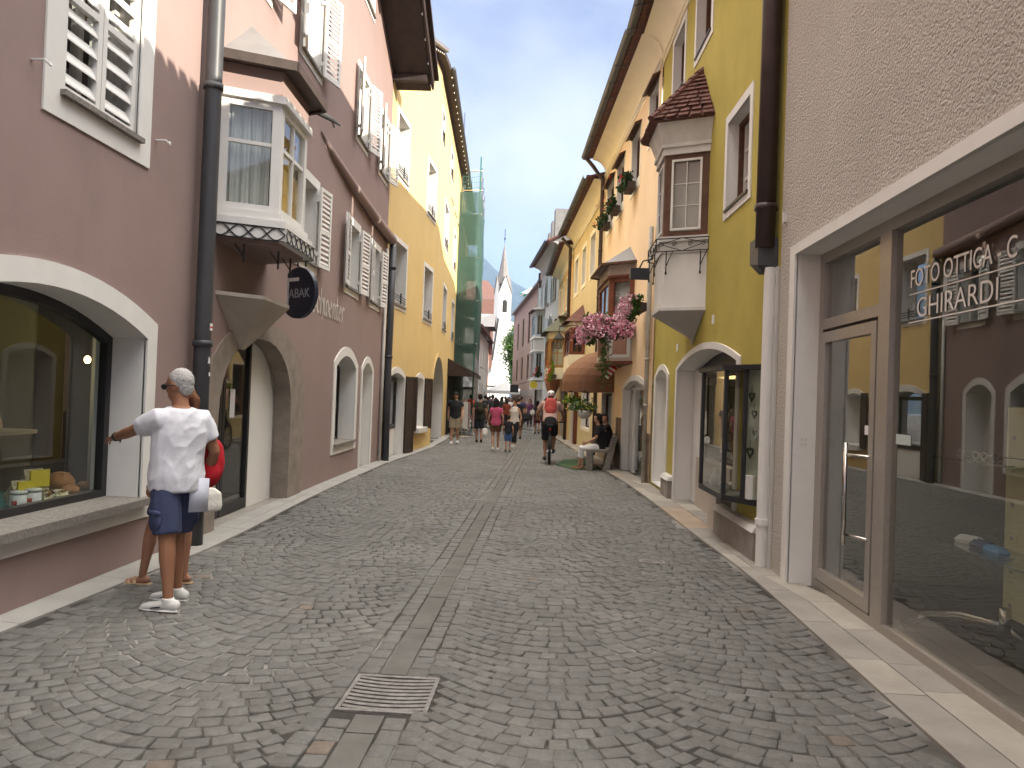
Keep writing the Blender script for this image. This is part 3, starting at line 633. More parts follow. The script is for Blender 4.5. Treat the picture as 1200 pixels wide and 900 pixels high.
# --- oriel: plan polygon on the far panel
OP=[(.18,.0),(.44,-.58),(1.42,-.58),(1.72,.0)]
orl=MB(); 
def plan(o,k): return [(x+(k if i>1 else -k)*(1 if i in(0,3) else .6),(y-k if i in(1,2) else 0)) for i,(x,y) in enumerate(o)]
orl.prismz(OP,4.72,5.02)
ori=orl.build('oriel',PINK,pk,A2.M); MB().prismz(OP,3.12,3.30).build('apron',PINK,ori)
pieces('moulding',WHITE,ori,None,MB().prismz(plan(OP,.05),4.66,4.74),MB().prismz(plan(OP,.04),3.381,3.47).prismz(plan(OP,.09),3.30,3.38))
def oriel_win(ori,P,Q,z0,z1,fm,trans,mull,f=.07,curt=None,glass=None):
    P=Vector((*P,0)); Q=Vector((*Q,0)); t=(Q-P).normalized(); nn=Vector((-t.y,t.x,0)); Lh=(Q-P).length
    X=Matrix(((t.x,nn.x,0,P.x),(t.y,nn.y,0,P.y),(0,0,1,0),(0,0,0,1)))
    mb=MB(); mb.box(0,f*1.3,0,.07,z0,z1); mb.box(Lh-f*1.3,Lh,0,.07,z0,z1); mb.box(f*1.3,Lh-f*1.3,.002,.07,z0,z0+f); mb.box(f*1.3,Lh-f*1.3,.002,.07,z1-f,z1)
    for k in range(mull): c=Lh*(k+1)/(mull+1); mb.box(c-.012,c+.012,.01,.05,z0+f,z1-f)
    for tz in trans: zz=z0+(z1-z0)*tz; mb.box(f*1.3,Lh-f*1.3,.012,.048,zz-.02,zz+.02)
    mb.xf(X); o=mb.build('window',fm,ori)
    g=MB().add([(f,.035,z0+f/2),(Lh-f,.035,z0+f/2),(Lh-f,.035,z1-f/2),(f,.035,z1-f/2)],[(0,1,2,3)]).xf(X)
    return o,g,X,Lh
for i,(P,Q) in enumerate(zip(OP,OP[1:])):
    # child meshes of the oriel's windows stay one level down: pane and curtain are part of the oriel
    o,g,X,Lh=oriel_win(ori,P,Q,3.47,4.66,WHITE,(.62,),0 if i==0 else 1,f=.075)
    g.build('pane',GLASS,ori)
    c=MB(); n=26; xs=[.1+(Lh-.2)*k/n for k in range(n+1)]; c.loft([[(x,.13+.014*math.sin(k*1.9),z) for k,x in enumerate(xs)] for z in (3.5,4.62)],False,closed=False); c.xf(X); c.build('curtain',CURT if i!=1 else YCURT,ori)
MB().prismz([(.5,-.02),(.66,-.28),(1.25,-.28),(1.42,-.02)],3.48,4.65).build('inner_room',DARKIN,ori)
rp_=plan(OP,.17); ap=(1.0,.0,5.78); zr=5.02
r_=MB(); q=[(x,y,zr) for x,y in rp_]; r_.add(q+[ap],[(0,1,4),(1,2,4),(2,3,4)]); r_.add(q,[(0,1,2,3)],1)
for a,b in zip(q,q[1:]): r_.bar(Vector(a)+Vector((0,0,.02)),Vector(b)+Vector((0,0,.02)),.05,.10,m=1)
r_.build('roof',[SHEET,DBROWN],ori)
spout=MB().tube([(1.62,-.62,5.03),(1.74,-.78,4.98),(1.86,-.86,4.95)],[.035,.03,.012],7).tube([(1.74,-.78,4.98),(1.80,-.80,4.90)],.012,5).build('gutter_spout',IRON,ori)
# canopy fascia with iron waves below the oriel, cone corbel
cp=plan(OP,.10); fa=MB(); fa.prismz(cp,3.17,3.185)
for a,b in zip(cp,cp[1:]): fa.bar((*a,3.22),(*b,3.22),.02,.125)
fo=fa.build('canopy_fascia',WHITE,ori)
sc_=MB()
for a,b in zip(cp,cp[1:]):
    n=max(2,int((Vector(b)-Vector(a)).length/.16)); d=(Vector((b[0]-a[0],b[1]-a[1]))).normalized(); off=Vector((d.y,-d.x,0))*.02
    t=iron_scroll(Vector((*a,3.155))+off,Vector((*b,3.155))+off,.14,n,.007); sc_.add(t.v,t.f)
sc_.build('iron_scrollwork',IRON,ori)
br=MB()
for x,y in ((.36,-.25),(.75,-.5),(1.2,-.5)):
    br.bar((x,y,3.16),(x,y,2.92),.018,.018); br.bar((x,y,2.98),(x,y+.12,3.15),.012,.012)
br.build('bracket',IRON,ori)
cb=MB(); P4=[(.25,.02),(.62,-.40),(1.55,-.40),(2.05,.02)]; top=[(x,y,2.56) for x,y in P4]; mid=[(.25+(x-.25)*.55+.42,y*.42,2.25) for x,y in P4]; tip=[(1.05+(x-1.05)*.10,y*.10,2.02) for x,y in P4]
cb.loft([[(a,b,2.60) for a,b in P4],top,mid,tip],True,closed=True); cb.build('corbel',M('corbel_plaster',(.42,.38,.33),.9,.1),pk,A2.M)
# downpipe at the bend of the wall
dp=pipe(A1,pk,[(7.42,-.13,12.5),(7.42,-.13,6.0),(7.42,-.13,2.2),(7.42,-.13,-.05)],.082,GREYPIPE,collars=(4.55,2.0))
st=MB(); st.add([(7.38,-.2155,2.13),(7.44,-.2155,2.13),(7.44,-.2155,2.20),(7.38,-.2155,2.20)],[(0,1,2,3)],0); st.add([(7.38,-.2165,2.155),(7.44,-.2165,2.155),(7.44,-.2165,2.17),(7.38,-.2165,2.17)],[(0,1,2,3)],1); st.add([(7.37,-.2155,1.80),(7.42,-.2155,1.81),(7.41,-.2155,1.86),(7.38,-.2155,1.87)],[(0,1,2,3)],0); st.add([(7.40,-.2155,1.68),(7.43,-.2155,1.68),(7.43,-.2155,1.71),(7.40,-.2155,1.72)],[(0,1,2,3)],0)
st.build('sticker',[SIGNWHITE,PETR],dp)
pipe(A2,pk,[(L2-.02,-.14,5.0),(L2-.02,-.14,3.2),(L2-.02,-.13,1.6),(L2-.06,-.16,-.25)],.085,GREYPIPE,collars=(4.5,2.4))
pipe(A2,pk,[(L2-.26,-.05,4.9),(L2-.26,-.05,-.2)],.035,DWHITE,name='vent_pipe')
# painted house name in broken letters, drawn with a broad nib
GL={'S':[[(.62,.85),(.4,1),(.15,.85),(.2,.62),(.55,.48),(.62,.2),(.38,0),(.08,.12)]],'c':[[(.45,.55),(.28,.66),(.08,.5),(.08,.15),(.25,0),(.46,.12)]],'h':[[(.08,1),(.08,.02)],[(.08,.5),(.3,.66),(.46,.5),(.46,.1),(.34,-.18)]],
 'w':[[(.06,.7),(.08,.12),(.22,0),(.36,.14),(.36,.6)],[(.36,.14),(.5,0),(.68,.16),(.66,.5),(.52,.68)]],'e':[[(.1,.32),(.44,.46),(.3,.66),(.08,.5),(.08,.15),(.26,0),(.46,.12)]],'n':[[(.04,.58),(.14,.64),(.14,.02)],[(.14,.5),(.34,.66),(.48,.54),(.48,.08),(.56,.02)]],'t':[[(.2,.95),(.2,.12),(.34,0),(.46,.1)],[(.04,.64),(.42,.64)]],'r':[[(.04,.58),(.14,.64),(.14,.02)],[(.14,.5),(.34,.66),(.46,.56)]]}
ADV={'S':.72,'c':.52,'h':.56,'w':.78,'e':.54,'n':.62,'t':.48,'r':.5}
def nib(txt,size,x,z,y,mb,th=.075):
    n0=Vector((math.cos(R(38)),math.sin(R(38))))*th*size
    for chh in txt:
        for st_ in GL[chh]:
            for a,b in zip(st_,st_[1:]):
                a=Vector(a)*size; b=Vector(b)*size; e=(b-a).normalized()*.02*size; a=a-e; b=b+e
                P=[a-n0,b-n0,b+n0,a+n0]; mb.add([(x+p.x,y,z+p.y) for p in P],[(0,1,2,3)]); y-=.0003
        x+=ADV[chh]*size
    return x
lt=MB(); nib('Schwenter',.40,3.95,2.80,-.006,lt); lt.build('painted_lettering',SUNLETTER,pk,A2.M)

# ------------------------------------------------------------------ tobacconist sign
sg=tag(empty('hanging_sign',A2.pt(1.88,-.42,2.80)),'round dark navy TABAK sign hanging under the pink oriel','sign')
sg.rotation_euler=(0,0,R(-32))
cpt=[(.325*math.cos(t),.325*math.sin(t)) for t in [math.acos(-.63)-i*(2*math.acos(-.63))/30 for i in range(31)]]
MB().panel(cpt,(),-.03,.03,0,back=True).build('disc',SIGNBLUE,sg)
tl=MB(); tl.box(-.200,-.168,-.036,-.031,-.21,.195); tl.box(-.168,.02,-.036,-.031,.15,.195); tl.build('letter',SIGNWHITE,sg)
text_obj('ABAK',.165,M('grey_letter',(.40,.40,.42),.6),sg,Matrix.Translation((-.165,-.032,-.06)),sx=.95,extrude=.002)
MB().tube([(-.05,0,.34),(-.05,0,.45)],.012,6).tube([(.1,0,.33),(.1,0,.45)],.012,6).build('hanger',IRON,sg)

# ------------------------------------------------------------------ things in the display window
def A1P(x,y,z): return A1.pt(x,y,z)
def loaf(x,y,z,r,label,h=.62):
    mb=MB().ell((0,0,0),(r,r*.85,r*h),14,9); 
    for k in range(3): mb.tube([(-r*.5,-r*.3+k*r*.3,r*h*.86),(r*.5,-r*.3+k*r*.3,r*h*.86)],r*.05,5)
    o=mb.build('bread_loaf',M('bread_crust',(.34,.15,.045),.6,.3,9,.2,30),None,None,True); o.location=A1P(x,y,z+r*h*.97); tag(o,label,'bread','loaves in the display window')
loaf(6.47,.64,.60,.125,'largest round brown loaf, topmost of the bread heap in the arched shop window',.8); loaf(6.40,.50,.60,.08,'flat brown loaf in front of the largest loaf behind the shop glass'); loaf(6.78,.62,.60,.065,'small round bun nearest the black window frame, right of the big loaf'); loaf(6.24,.62,.60,.06,'small bun left of the largest loaf in the arched window')
def bag(x,y,z,h,label,col):
    mb=MB(); w=h*.34; mb.loft([[(-w,-.04,0),(w,-.04,0),(w,.04,0),(-w,.04,0)],[(-w*1.1,-.07,h*.35),(w*1.1,-.07,h*.35),(w*1.1,.07,h*.35),(-w*1.1,.07,h*.35)],[(-w,-.015,h*.78),(w,-.015,h*.78),(w,.015,h*.78),(-w,.015,h*.78)],[(-w*1.02,-.004,h),(w*1.02,-.004,h),(w*1.02,.004,h),(-w*1.02,.004,h)]])
    o=mb.build('food_bag',M('clear_bag_filling',(.42,.36,.24),.4,.5,30)); o.location=A1P(x,y,z); o.rotation_euler=(0,0,R(78)); tag(o,label,'bag','bags in the display window')
    MB().box(-w*1.03,w*1.03,-.076,-.06,h*.45,h*.98).build('label',M('yellow_label',(.62,.50,.03),.6,.06),o)
bag(6.06,.60,.60,.26,'taller clear bag with yellow label beside the loaves in the shop window',0); bag(5.86,.58,.60,.19,'shorter clear bag with yellow label at the left edge of the shop window',0)
def jar(x,y,z,label):
    t=tag(empty('jar',A1P(x,y,z)),label,'jar','jars in the display window'); MB().lathe([(.055,0),(.058,.01),(.058,.10),(.052,.108)],n=16).build('body',SIGNWHITE,t,None,True); MB().lathe([(.060,.105),(.060,.128),(.05,.13)],n=16).build('lid',M('jar_lid',(.5,.5,.48),.4),t,None,True); MB().box(-.01,.03,-.0605,-.056,.03,.06).build('mark',PETR,t)
jar(5.70,.46,.60,'white jar furthest left in the display window'); jar(5.87,.46,.60,'white jar standing right of another white jar in the display window')
pp=MB(); rr_=random.Random(4)
for i in range(60): c=Vector((rr_.uniform(-.2,.2),rr_.uniform(-.07,.07),rr_.uniform(.01,.06))); pp.add([c+Vector((rr_.uniform(-.05,.05),rr_.uniform(-.04,.04),rr_.uniform(-.02,.03))) for k in range(3)],[(0,1,2)])
o=pp.build('pasta_heap',M('pale_pasta',(.62,.55,.36),.7,.2,20)); o.location=A1P(6.12,.46,.60); o.rotation_euler=(0,0,R(90)); tag(o,'heap of pale pasta spread on the turquoise display cloth','food')
ck=MB().lathe([(.16,0),(.17,.05),(.11,.3),(.05,.45),(.03,.52)],n=12).build('wicker_basket',wave_mat('wicker',(.25,.19,.11),(.45,.37,.24),24,'Z',dist=3),None,None,True); ck.location=A1P(6.9,1.7,1.09); tag(ck,'pale woven cone basket on the shelf inside the arched shop','basket')
lp=tag(empty('pendant_lamp',A1P(7.40,1.02,1.80)),'warm glowing bulb hanging inside the arched shop window','lamp')
MB().ell((0,0,0),(.030,.030,.038),10,8).build('bulb',BULB,lp,None,True); MB().tube([(0,0,.05),(0,0,.8)],.006,5).build('cord',BLACK,lp)
pl=bpy.data.lights.new('bulb_light','POINT'); pl.energy=5; pl.color=(1,.78,.5); pl.shadow_soft_size=.05; plo=bpy.data.objects.new('bulb_light',pl); COL.objects.link(plo); plo.parent=lp; plo.location=(0,-.0,-.1)

# ------------------------------------------------------------------ yellow building (left)
yb=tag(empty('yellow_building',(-3.97,17.9,0)),'sunlit yellow house on the left with deep white window reveals and a pointed gateway','building')
B1=Facade((-3.97,17.9),(-3.785,24.0),yb); B2=Facade((-3.785,24.0),(-5.0,43.0),yb); LB=B1.L
yd_in=seg_arch(.70,2.32,-.3,1.93,2.06,10); yw_in=seg_arch(3.92,4.95,.58,1.92,2.02,10)
yh=[rect(.64,1.85,6.95,8.45),rect(4.55,5.78,6.95,8.45),rect(.72,2.07,3.78,5.32),rect(4.5,5.78,3.78,5.32)]
w=MB().panel([(0,-.8),(LB,-.8),(LB,11.75),(4.9,11.75),(0,10.2)],[yd_in,yw_in]+yh,0,.45,0,1,edges=False); w.add([(0,0,5),(0,9,5),(0,9,13),(0,0,10.2)],[(0,1,2,3)]); w.build('wall',[YELLOW,WPLAST],yb,B1.M)
gi=gothic(.6,5.3,-.6,1.2,2.85); y2=[rect(3.2,4.9,6.95,8.45),rect(3.6,5.3,3.95,5.5),rect(8.2,9.6,6.95,8.45),rect(8.4,9.8,3.95,5.5)]; yt=[rect(.75,1.75,9.95,10.85),rect(5.0,6.2,10.0,10.9)]
w=MB().panel([(0,-.9),(B2.L,-.9),(B2.L,11.75),(0,11.75)],[gi]+y2+yt,0,.45,0,1,edges=False); w.add([(B2.L,0,-.6),(B2.L,9,-.6),(B2.L,9,11.7),(B2.L,0,11.7)],[(0,1,2,3)]); w.build('wall',[YELLOW,WPLAST],yb,B2.M)
def ywin(F,r):
    (x0,z0),(x1,_),(_,z1),_=r; o=window(F,yb,x0,x1,z0,z1,d=.40,sur=.12,sill=False,mull=1,inner=.05); 
    b=MB(); 
    for k in range(3): b.tube([(x0,-.03,z0+.10+.06*k),(x1,-.03,z0+.10+.06*k)],.011,5)
    b.tube([(x0+(x1-x0)*.5,-.05,z0+.03),(x0+(x1-x0)*.5,-.05,z0+.3)],.02,5); b.build('window_bar',IRON,o); MB().box(x0-.02,x1+.02,-.05,.39,z0-.03,z0+.012).build('sill',GRANITE,o)
for r in yh: ywin(B1,r)
for r in y2+yt: ywin(B2,r)
rf=MB(); 
def ridge(F,x0,x1,z0,z1,ov,t=.16,back=8): 
    return [(x0,-ov,z0),(x1,-ov,z1),(x1,back,z1+2.2),(x0,back,z0+2.2),(x0,-ov,z0+t),(x1,-ov,z1+t),(x1,back,z1+2.2+t),(x0,back,z0+2.2+t)]
rf.hexa(ridge(B1,-.3,4.9,10.12,11.78,.28)); rf.hexa(ridge(B1,4.9,LB+.05,11.78,11.78,.28)); ry=rf.build('roof',SOFFIT,yb,B1.M)
rf=MB(); rf.hexa(ridge(B2,0,B2.L,11.78,11.78,.28)); ry2=rf.build('roof',SOFFIT,yb,B2.M)
g=MB().tube([(0,-.36,11.85),(B2.L,-.36,11.85)],.075,8).build('gutter',GREYPIPE,yb,B2.M,True)
g=MB().bar((-.3,-.36,10.25),(4.95,-.36,11.9),.12,.1).build('gutter',SHEET,yb,B1.M)
gl=MB()
for i in range(22): gl.ell((.3+i*.62,-.29,11.70),(.02,.02,.025),7,5)
gl.build('string_lights',emis('unlit_bulb',(.8,.8,.78),0),yb,B2.M,True)
gl=MB()
for i in range(16): s=.2+i*.3; gl.ell((s,-.3,10.1+.338*s),(.022,.02,.024),7,5)
gl.build('string_lights',emis('unlit_bulb',(.8,.8,.78),0),yb,B1.M,True)
for s in (.3,2.5,4.7,6.9,9.1): MB().bar((s+1.0,-.02,9.2),(s+1.4,-.10,9.0),.02,.05).build('light_bracket',BRPIPE,yb,B2.M) if s>4 else None
# arched shop door and window with dark shutters
sd=MB().panel(seg_arch(.52,2.5,-.3,1.98,2.22,12),[yd_in],-.02,.012).build('shop_door',WHITE,yb,B1.M)
MB().panel(rect(.72,2.30,.62,1.93),[rect(.82,2.2,.74,1.84)],.18,.25).build('frame',BLACK,sd); MB().add([(.8,.21,.7),(2.22,.21,.7),(2.22,.21,1.9),(.8,.21,1.9)],[(0,1,2,3)]).build('pane',GLASS,sd); MB().box(.72,2.30,.2,.3,-.3,.62).build('panel',WPLAST,sd)
MB().box(.6,2.4,1.0,1.05,-.1,2.1).build('room_back',INTGREY,sd)
pf=MB().box(1.2,1.75,.9,.93,1.1,1.7,0).box(1.26,1.69,.89,.9,1.16,1.64,1); pf.build('picture_frame',[BLACK,SIGNWHITE],sd)
sw2=MB().panel(seg_arch(3.76,5.12,.44,1.98,2.16,12),[yw_in],-.02,.012).build('arched_window',WHITE,yb,B1.M)
MB().panel(yw_in,(),.36,.40).build('blind',WPLAST,sw2)
MB().box(3.8,5.1,-.16,-.02,.42,.56).build('planter_box',WHITEPOT,sw2)
def dark_shutter(F,par,xh,z0,z1,w,ang,sg_): 
    mb=shutter_mesh(w,z1-z0,louvers=False,split=.5,t=.045); A=Matrix.Translation((xh,-.03,z0))@Matrix.Rotation(R(-ang*sg_),4,'Z')
    if sg_<0: A=A@Matrix.Diagonal((-1,1,1,1))
    mb.xf(A); mb.build('shutter',DBROWN,par)
dark_shutter(B1,sd,.60,-.05,2.0,.45,14,-1); dark_shutter(B1,sd,2.42,-.05,2.0,.62,9,1); dark_shutter(B1,sw2,3.84,.5,2.02,.55,9,-1); dark_shutter(B1,sw2,5.04,.5,2.02,.60,9,1)
gt=MB().panel(gothic(.45,5.45,-.6,1.2,3.0),[gi],-.015,.012).build('gateway',YELLOW,yb,B2.M)
MB().panel(gi,(),.4,.5).build('gate_leaf',wave_mat('gate_boards',(.085,.065,.05),(.12,.095,.075),6,'X'),gt)
pipe(B1,yb,[(.06,-.1,5.2),(.06,-.1,-.3)],.06,BLACK,collars=(3,1))
MB().box(5.75,5.95,-.04,0,1.55,1.72).build('letter_plate',WHITE,yb,B1.M)
# ------------------------------------------------------------------ optician's building (right, nearest)
sb=tag(empty('shop_building',(2.17,7.5,0)),'grey roughcast building with a wide aluminium and glass shopfront, nearest on the right','building')
S1=Facade((2.17,7.5),(2.17,-14),sb); SL=S1.L
op=rect(.50,6.6,-.02,2.96)
w=MB().panel([(0,-.5),(SL,-.5),(SL,6.5),(0,6.5)],[op],0,.21,0,1,edges=False); w.add([(0,0,-.4),(0,9,-.4),(0,9,6.5),(0,0,6.5)],[(0,1,2,3)]); w.add([(0,9,-.4),(SL,9,-.4),(SL,9,7),(0,9,7)],[(0,1,2,3)]); w.build('wall',[ROUGH,WHITE],sb,S1.M)
MB().panel([(.36,-.02),(6.75,-.02),(6.75,3.05),(.36,3.05)],[op],-.022,.008).build('surround',WHITE,sb,S1.M)
rf=MB().hexa([(-.1,-.35,6.5),(SL,-.35,6.5),(SL,9,8.3),(-.1,9,8.3),(-.1,-.35,6.62),(SL,-.35,6.62),(SL,9,8.42),(-.1,9,8.42)])
for i in range(int(SL/.22)): rf.box(i*.22,i*.22+.12,-.40,-.2,6.62,6.69)
rf.build('roof',TILE,sb,S1.M)
# framed shopfront
Y=.21; sf=MB()
sf.box(.50,6.6,Y,Y+.07,0,.085); sf.box(.50,6.6,Y,Y+.07,2.87,2.96); sf.box(.50,.60,Y,Y+.07,.085,2.87); sf.box(1.76,1.95,Y-.006,Y+.07,.085,2.87); sf.box(4.5,4.58,Y,Y+.07,.085,2.87); sf.box(6.5,6.6,Y,Y+.07,.085,2.87); sf.box(.60,1.76,Y+.001,Y+.07,2.28,2.37)
shf=sf.build('shopfront',ALU,sb,S1.M)
for x0,x1,z0,z1 in ((1.93,4.52,.07,2.89),(4.56,6.52,.07,2.89),(.58,1.78,2.35,2.89)): MB().add([(x0,Y+.035,z0),(x1,Y+.035,z0),(x1,Y+.035,z1),(x0,Y+.035,z1)],[(0,1,2,3)]).build('pane',SHOPGLASS,shf)
d=MB(); d.box(.62,.70,Y-.012,Y+.05,.10,2.25); d.box(1.66,1.745,Y-.012,Y+.05,.10,2.25); d.box(.70,1.66,Y-.012,Y+.05,.10,.20); d.box(.70,1.66,Y-.012,Y+.05,2.16,2.25)
do=d.build('door',ALU,sb,S1.M); MB().add([(.69,Y+.02,.19),(1.67,Y+.02,.19),(1.67,Y+.02,2.17),(.69,Y+.02,2.17)],[(0,1,2,3)]).build('pane',SHOPGLASS,do)
h=MB().tube([(1.47,Y-.10,.55),(1.47,Y-.10,1.33)],.016,10).tube([(1.47,Y-.10,.63),(1.69,Y-.012,.63)],.012,8).tube([(1.47,Y-.10,1.24),(1.69,Y-.012,1.24)],.012,8); h.build('handle',STEEL,do,None,True)
st=MB().add([(1.52,Y+.017,1.40),(1.63,Y+.017,1.40),(1.63,Y+.017,1.47),(1.52,Y+.017,1.47)],[(0,1,2,3)]); st.build('notice',SIGNWHITE,do)
MB().add([(2.02,Y+.032,1.36),(2.24,Y+.032,1.36),(2.24,Y+.032,1.43),(2.02,Y+.032,1.43)],[(0,1,2,3)]).build('notice',M('pale_notice',(.45,.52,.50),.6),shf)
text_obj('FOTO OTTICA - C',.170,FROST,shf,Matrix.Translation((2.17,Y+.030,2.425)),sx=.86,extrude=.001)
text_obj('GHIRARDI',.185,FROST,shf,Matrix.Translation((2.27,Y+.030,2.215)),sx=1.12,extrude=.001,offset=-.0015)
ln=MB()
for z in (2.375,2.185): ln.add([(2.16,Y+.0305,z),(4.3,Y+.0305,z),(4.3,Y+.0305,z+.008),(2.16,Y+.0305,z+.008)],[(0,1,2,3)])
ln.build('lettering_rule',FROST,shf)
rm=MB(); X0,X1,Y0,Y1,Z0,Z1=.3,6.9,.3,5.0,.02,3.0
rm.add([(X0,Y1,Z0),(X1,Y1,Z0),(X1,Y1,Z1),(X0,Y1,Z1)],[(0,1,2,3)],0); rm.add([(X0,Y0,Z0),(X0,Y1,Z0),(X0,Y1,Z1),(X0,Y0,Z1)],[(0,1,2,3)],2); rm.add([(X1,Y0,Z0),(X1,Y1,Z0),(X1,Y1,Z1),(X1,Y0,Z1)],[(0,1,2,3)],0); rm.add([(X0,Y0,Z1),(X1,Y0,Z1),(X1,Y1,Z1),(X0,Y1,Z1)],[(0,1,2,3)],0); rm.add([(X0,Y0,Z0),(X1,Y0,Z0),(X1,Y1,Z0),(X0,Y1,Z0)],[(0,1,2,3)],1)
rm.add([(X0,.29,-.02),(X1,.29,-.02),(X1,.29,.02),(X0,.29,.02)],[(0,1,2,3)],1)
rm.build('room',[DARKIN,INTWOOD,INTGREY],sb,S1.M)
MB().box(.45,.497,.05,.15,2.78,2.88).build('sensor_box',M('beige_plastic',(.5,.42,.3),.6),sb,S1.M)
iw=MB().box(.44,.497,.07,.14,1.22,1.34,0); 
for i in range(2):
    for j in range(2): iw.box(.497,.502,.08+.03*i,.098+.03*i,1.24+.045*j,1.27+.045*j,1)
iw.build('switch_plate',[WHITE,DWHITE],sb,S1.M)
MB().box(.10,.16,-.03,0,3.33,3.43).build('junction_box',DWHITE,sb,S1.M)
# display stand inside
ds=tag(empty('display_stand',S1.pt(2.62,.75,0.02)),'cream perforated display stand with glass shelves behind the optician shop window','display stand'); ds.rotation_euler=(0,0,R(-90))
pb=MB().box(-.18,.75,0,.04,.30,1.62,0)
for i in range(4):
    for j in range(6): 
        c=(-.10+i*.2,-.002,.38+j*.21); pb.tube([(c[0],c[1],c[2]),(c[0],c[1]-.004,c[2])],.014,8,1)
pb.build('board',[CREAMPANEL,ALU],ds)
for z in (.72,1.27): 
    MB().box(-.42,.80,-.34,-.02,z,z+.012).build('shelf',glass_mat('shelf_glass',tint=(.6,.7,.66),base=.12),ds)
lg=MB().tube([(-.70,-.38,.06),(-.55,-.30,.18),(-.35,-.18,.235),(-.10,-.05,.25)],[(.03,.012)]*4,8,side=(0,0,1)); lg.tube([(-.10,-.03,.20),(-.10,-.03,.36)],.035,10); lg.tube([(-.10,.3,.0),(-.10,-.03,.25)],.025,8); lg.tube([(.7,.0,.0),(.7,.0,.3)],.02,8); lg.build('leg',STEEL,ds,None,True)
def spectacles(loc,rz,label,col,group):
    t=tag(empty('spectacles',loc,rz),label,'spectacles',group); mb=MB()
    for sx in (-1,1):
        mb.tube([(sx*.035+.026*math.cos(a*math.pi/6),0,.025+.021*math.sin(a*math.pi/6)) for a in range(13)],.0035,5); mb.tube([(sx*.062,0,.03),(sx*.07,.06,.03),(sx*.068,.13,.022)],.003,5)
    mb.tube([(-.009,0,.03),(.009,0,.03)],.003,5); mb.build('frame',M('spectacle_frame',col,.35,.05),t)
    for sx in (-1,1): MB().ell((sx*.035,0,.025),(.025,.002,.020),10,6).build('lens',glass_mat('lens',tint=(.25,.27,.28),base=.1),t)
def case(loc,rz,label,col):
    o=MB().loft([[(-.08,-.03,0),(.08,-.03,0),(.08,.03,0),(-.08,.03,0)],[(-.085,-.035,.02),(.085,-.035,.02),(.085,.035,.02),(-.085,.035,.02)],[(-.06,-.02,.05),(.06,-.02,.05),(.06,.02,.05),(-.06,.02,.05)]]).build('spectacle_case',M('case_cloth',col,.5,.1)); o.location=loc; o.rotation_euler=(0,0,rz); tag(o,label,'case','cases on the display stand')
D=lambda x,y,z: S1.pt(2.62,.75,.02)+Matrix.Rotation(R(-90),3,'Z')@Vector((x,y,z))
case(D(-.24,-.18,.733),R(-60),'white spectacle case on the lower glass shelf in the optician window',(.62,.64,.66)); case(D(-.05,-.2,.733),R(-80),'navy blue spectacle case on the lower glass shelf in the optician window',(.03,.05,.14)); case(D(.12,-.22,.733),R(-90),'bright blue spectacle case beside the navy one on the lower shelf',(.04,.20,.45))
spectacles(D(-.30,-.2,1.283),R(-70),'spectacles lying at the front end of the upper glass shelf',(.25,.22,.2),'spectacles in the optician shop'); spectacles(D(-.12,-.2,1.283),R(-80),'spectacles in the middle of the upper glass shelf',(.5,.48,.45),'spectacles in the optician shop'); spectacles(D(.08,-.2,1.283),R(-95),'dark spectacles nearest the board on the upper glass shelf',(.03,.03,.03),'spectacles in the optician shop')
rk=tag(empty('spectacle_rack',S1.pt(2.2,1.6,.02)),'tall dark rack with rows of spectacles at the back of the optician shop','rack'); rk.rotation_euler=(0,0,R(-90))
mb=MB()
for x in (0,.55): mb.box(x-.03,x+.03,0,.04,0,2.0)
mb.build('post',M('rack_grey',(.16,.15,.14),.5),rk)
sp=MB()
for x in (0,.55):
    for j in range(11):
        z=.8+j*.115
        for sx in (-1,1): sp.tube([(x+sx*.035+.026*math.cos(a*math.pi/4),-.03,z+.021*math.sin(a*math.pi/4)) for a in range(9)],.006,4)
        sp.tube([(x-.01,-.03,z),(x+.01,-.03,z)],.005,4)
tag(sp.build('hung_spectacles',BLACK,rk),kind='stuff')
bx=MB().box(-.25,.25,-.2,.2,0,.42).box(-.28,.28,-.23,.23,.42,.46); o=bx.build('counter',M('pale_counter',(.42,.42,.40),.5)); o.location=S1.pt(1.95,2.6,.55); tag(o,'pale counter standing deep inside the optician shop','counter'); 
o.location=S1.pt(2.3,3.0,.02); o.scale=(1.6,1.6,2.1)

# ------------------------------------------------------------------ olive building (right)
gb=tag(empty('olive_building',(1.98,15.0,0)),'olive green house on the right with a white boxed oriel under a tiled roof','building')
G1=Facade((1.98,15.0),(2.19,7.58),gb); GLn=G1.L; S_=.6     # S_ : shift of measured stations
shop=seg_arch(1.88+S_,5.42+S_,-.3,2.10,2.33,14); niche=seg_arch(.38,1.58,.08,2.02,2.16,10)
gw=[rect(4.64+S_,5.62+S_,4.02,5.12),rect(2.48+S_,3.48+S_,6.9,8.05),rect(.55+S_,1.55+S_,6.95,8.0),rect(5.0+S_,5.9+S_,6.9,8.05)]
w=MB().panel([(0,-.8),(GLn,-.8),(GLn,9.0),(0,9.0)],[shop,niche]+gw,0,.42,0,1,edges=False); w.add([(GLn,0,-.4),(GLn,9,-.4),(GLn,9,9),(GLn,0,9)],[(0,1,2,3)]); w.add([(0,9,-.4),(GLn,9,-.4),(GLn,9,9.5),(0,9,9.5)],[(0,1,2,3)]); w.build('wall',[OLIVE,WPLAST],gb,G1.M)
for (x0,z0),(x1,_),(_,z1),_ in gw:
    o=window(G1,gb,x0,x1,z0,z1,d=.19,fm=WHITE,sur=.11,mull=1,trans=(.34,.67),sill=False,frame=.05); fr=MB().panel(rect(x0,x1,z0,z1),[rect(x0+.045,x1-.045,z0+.045,z1-.045)],.13,.189).build('frame',BROWN,o); MB().box(x0-.02,x1+.02,-.035,.128,z0-.025,z0+.006).build('sill',BLACK,o)
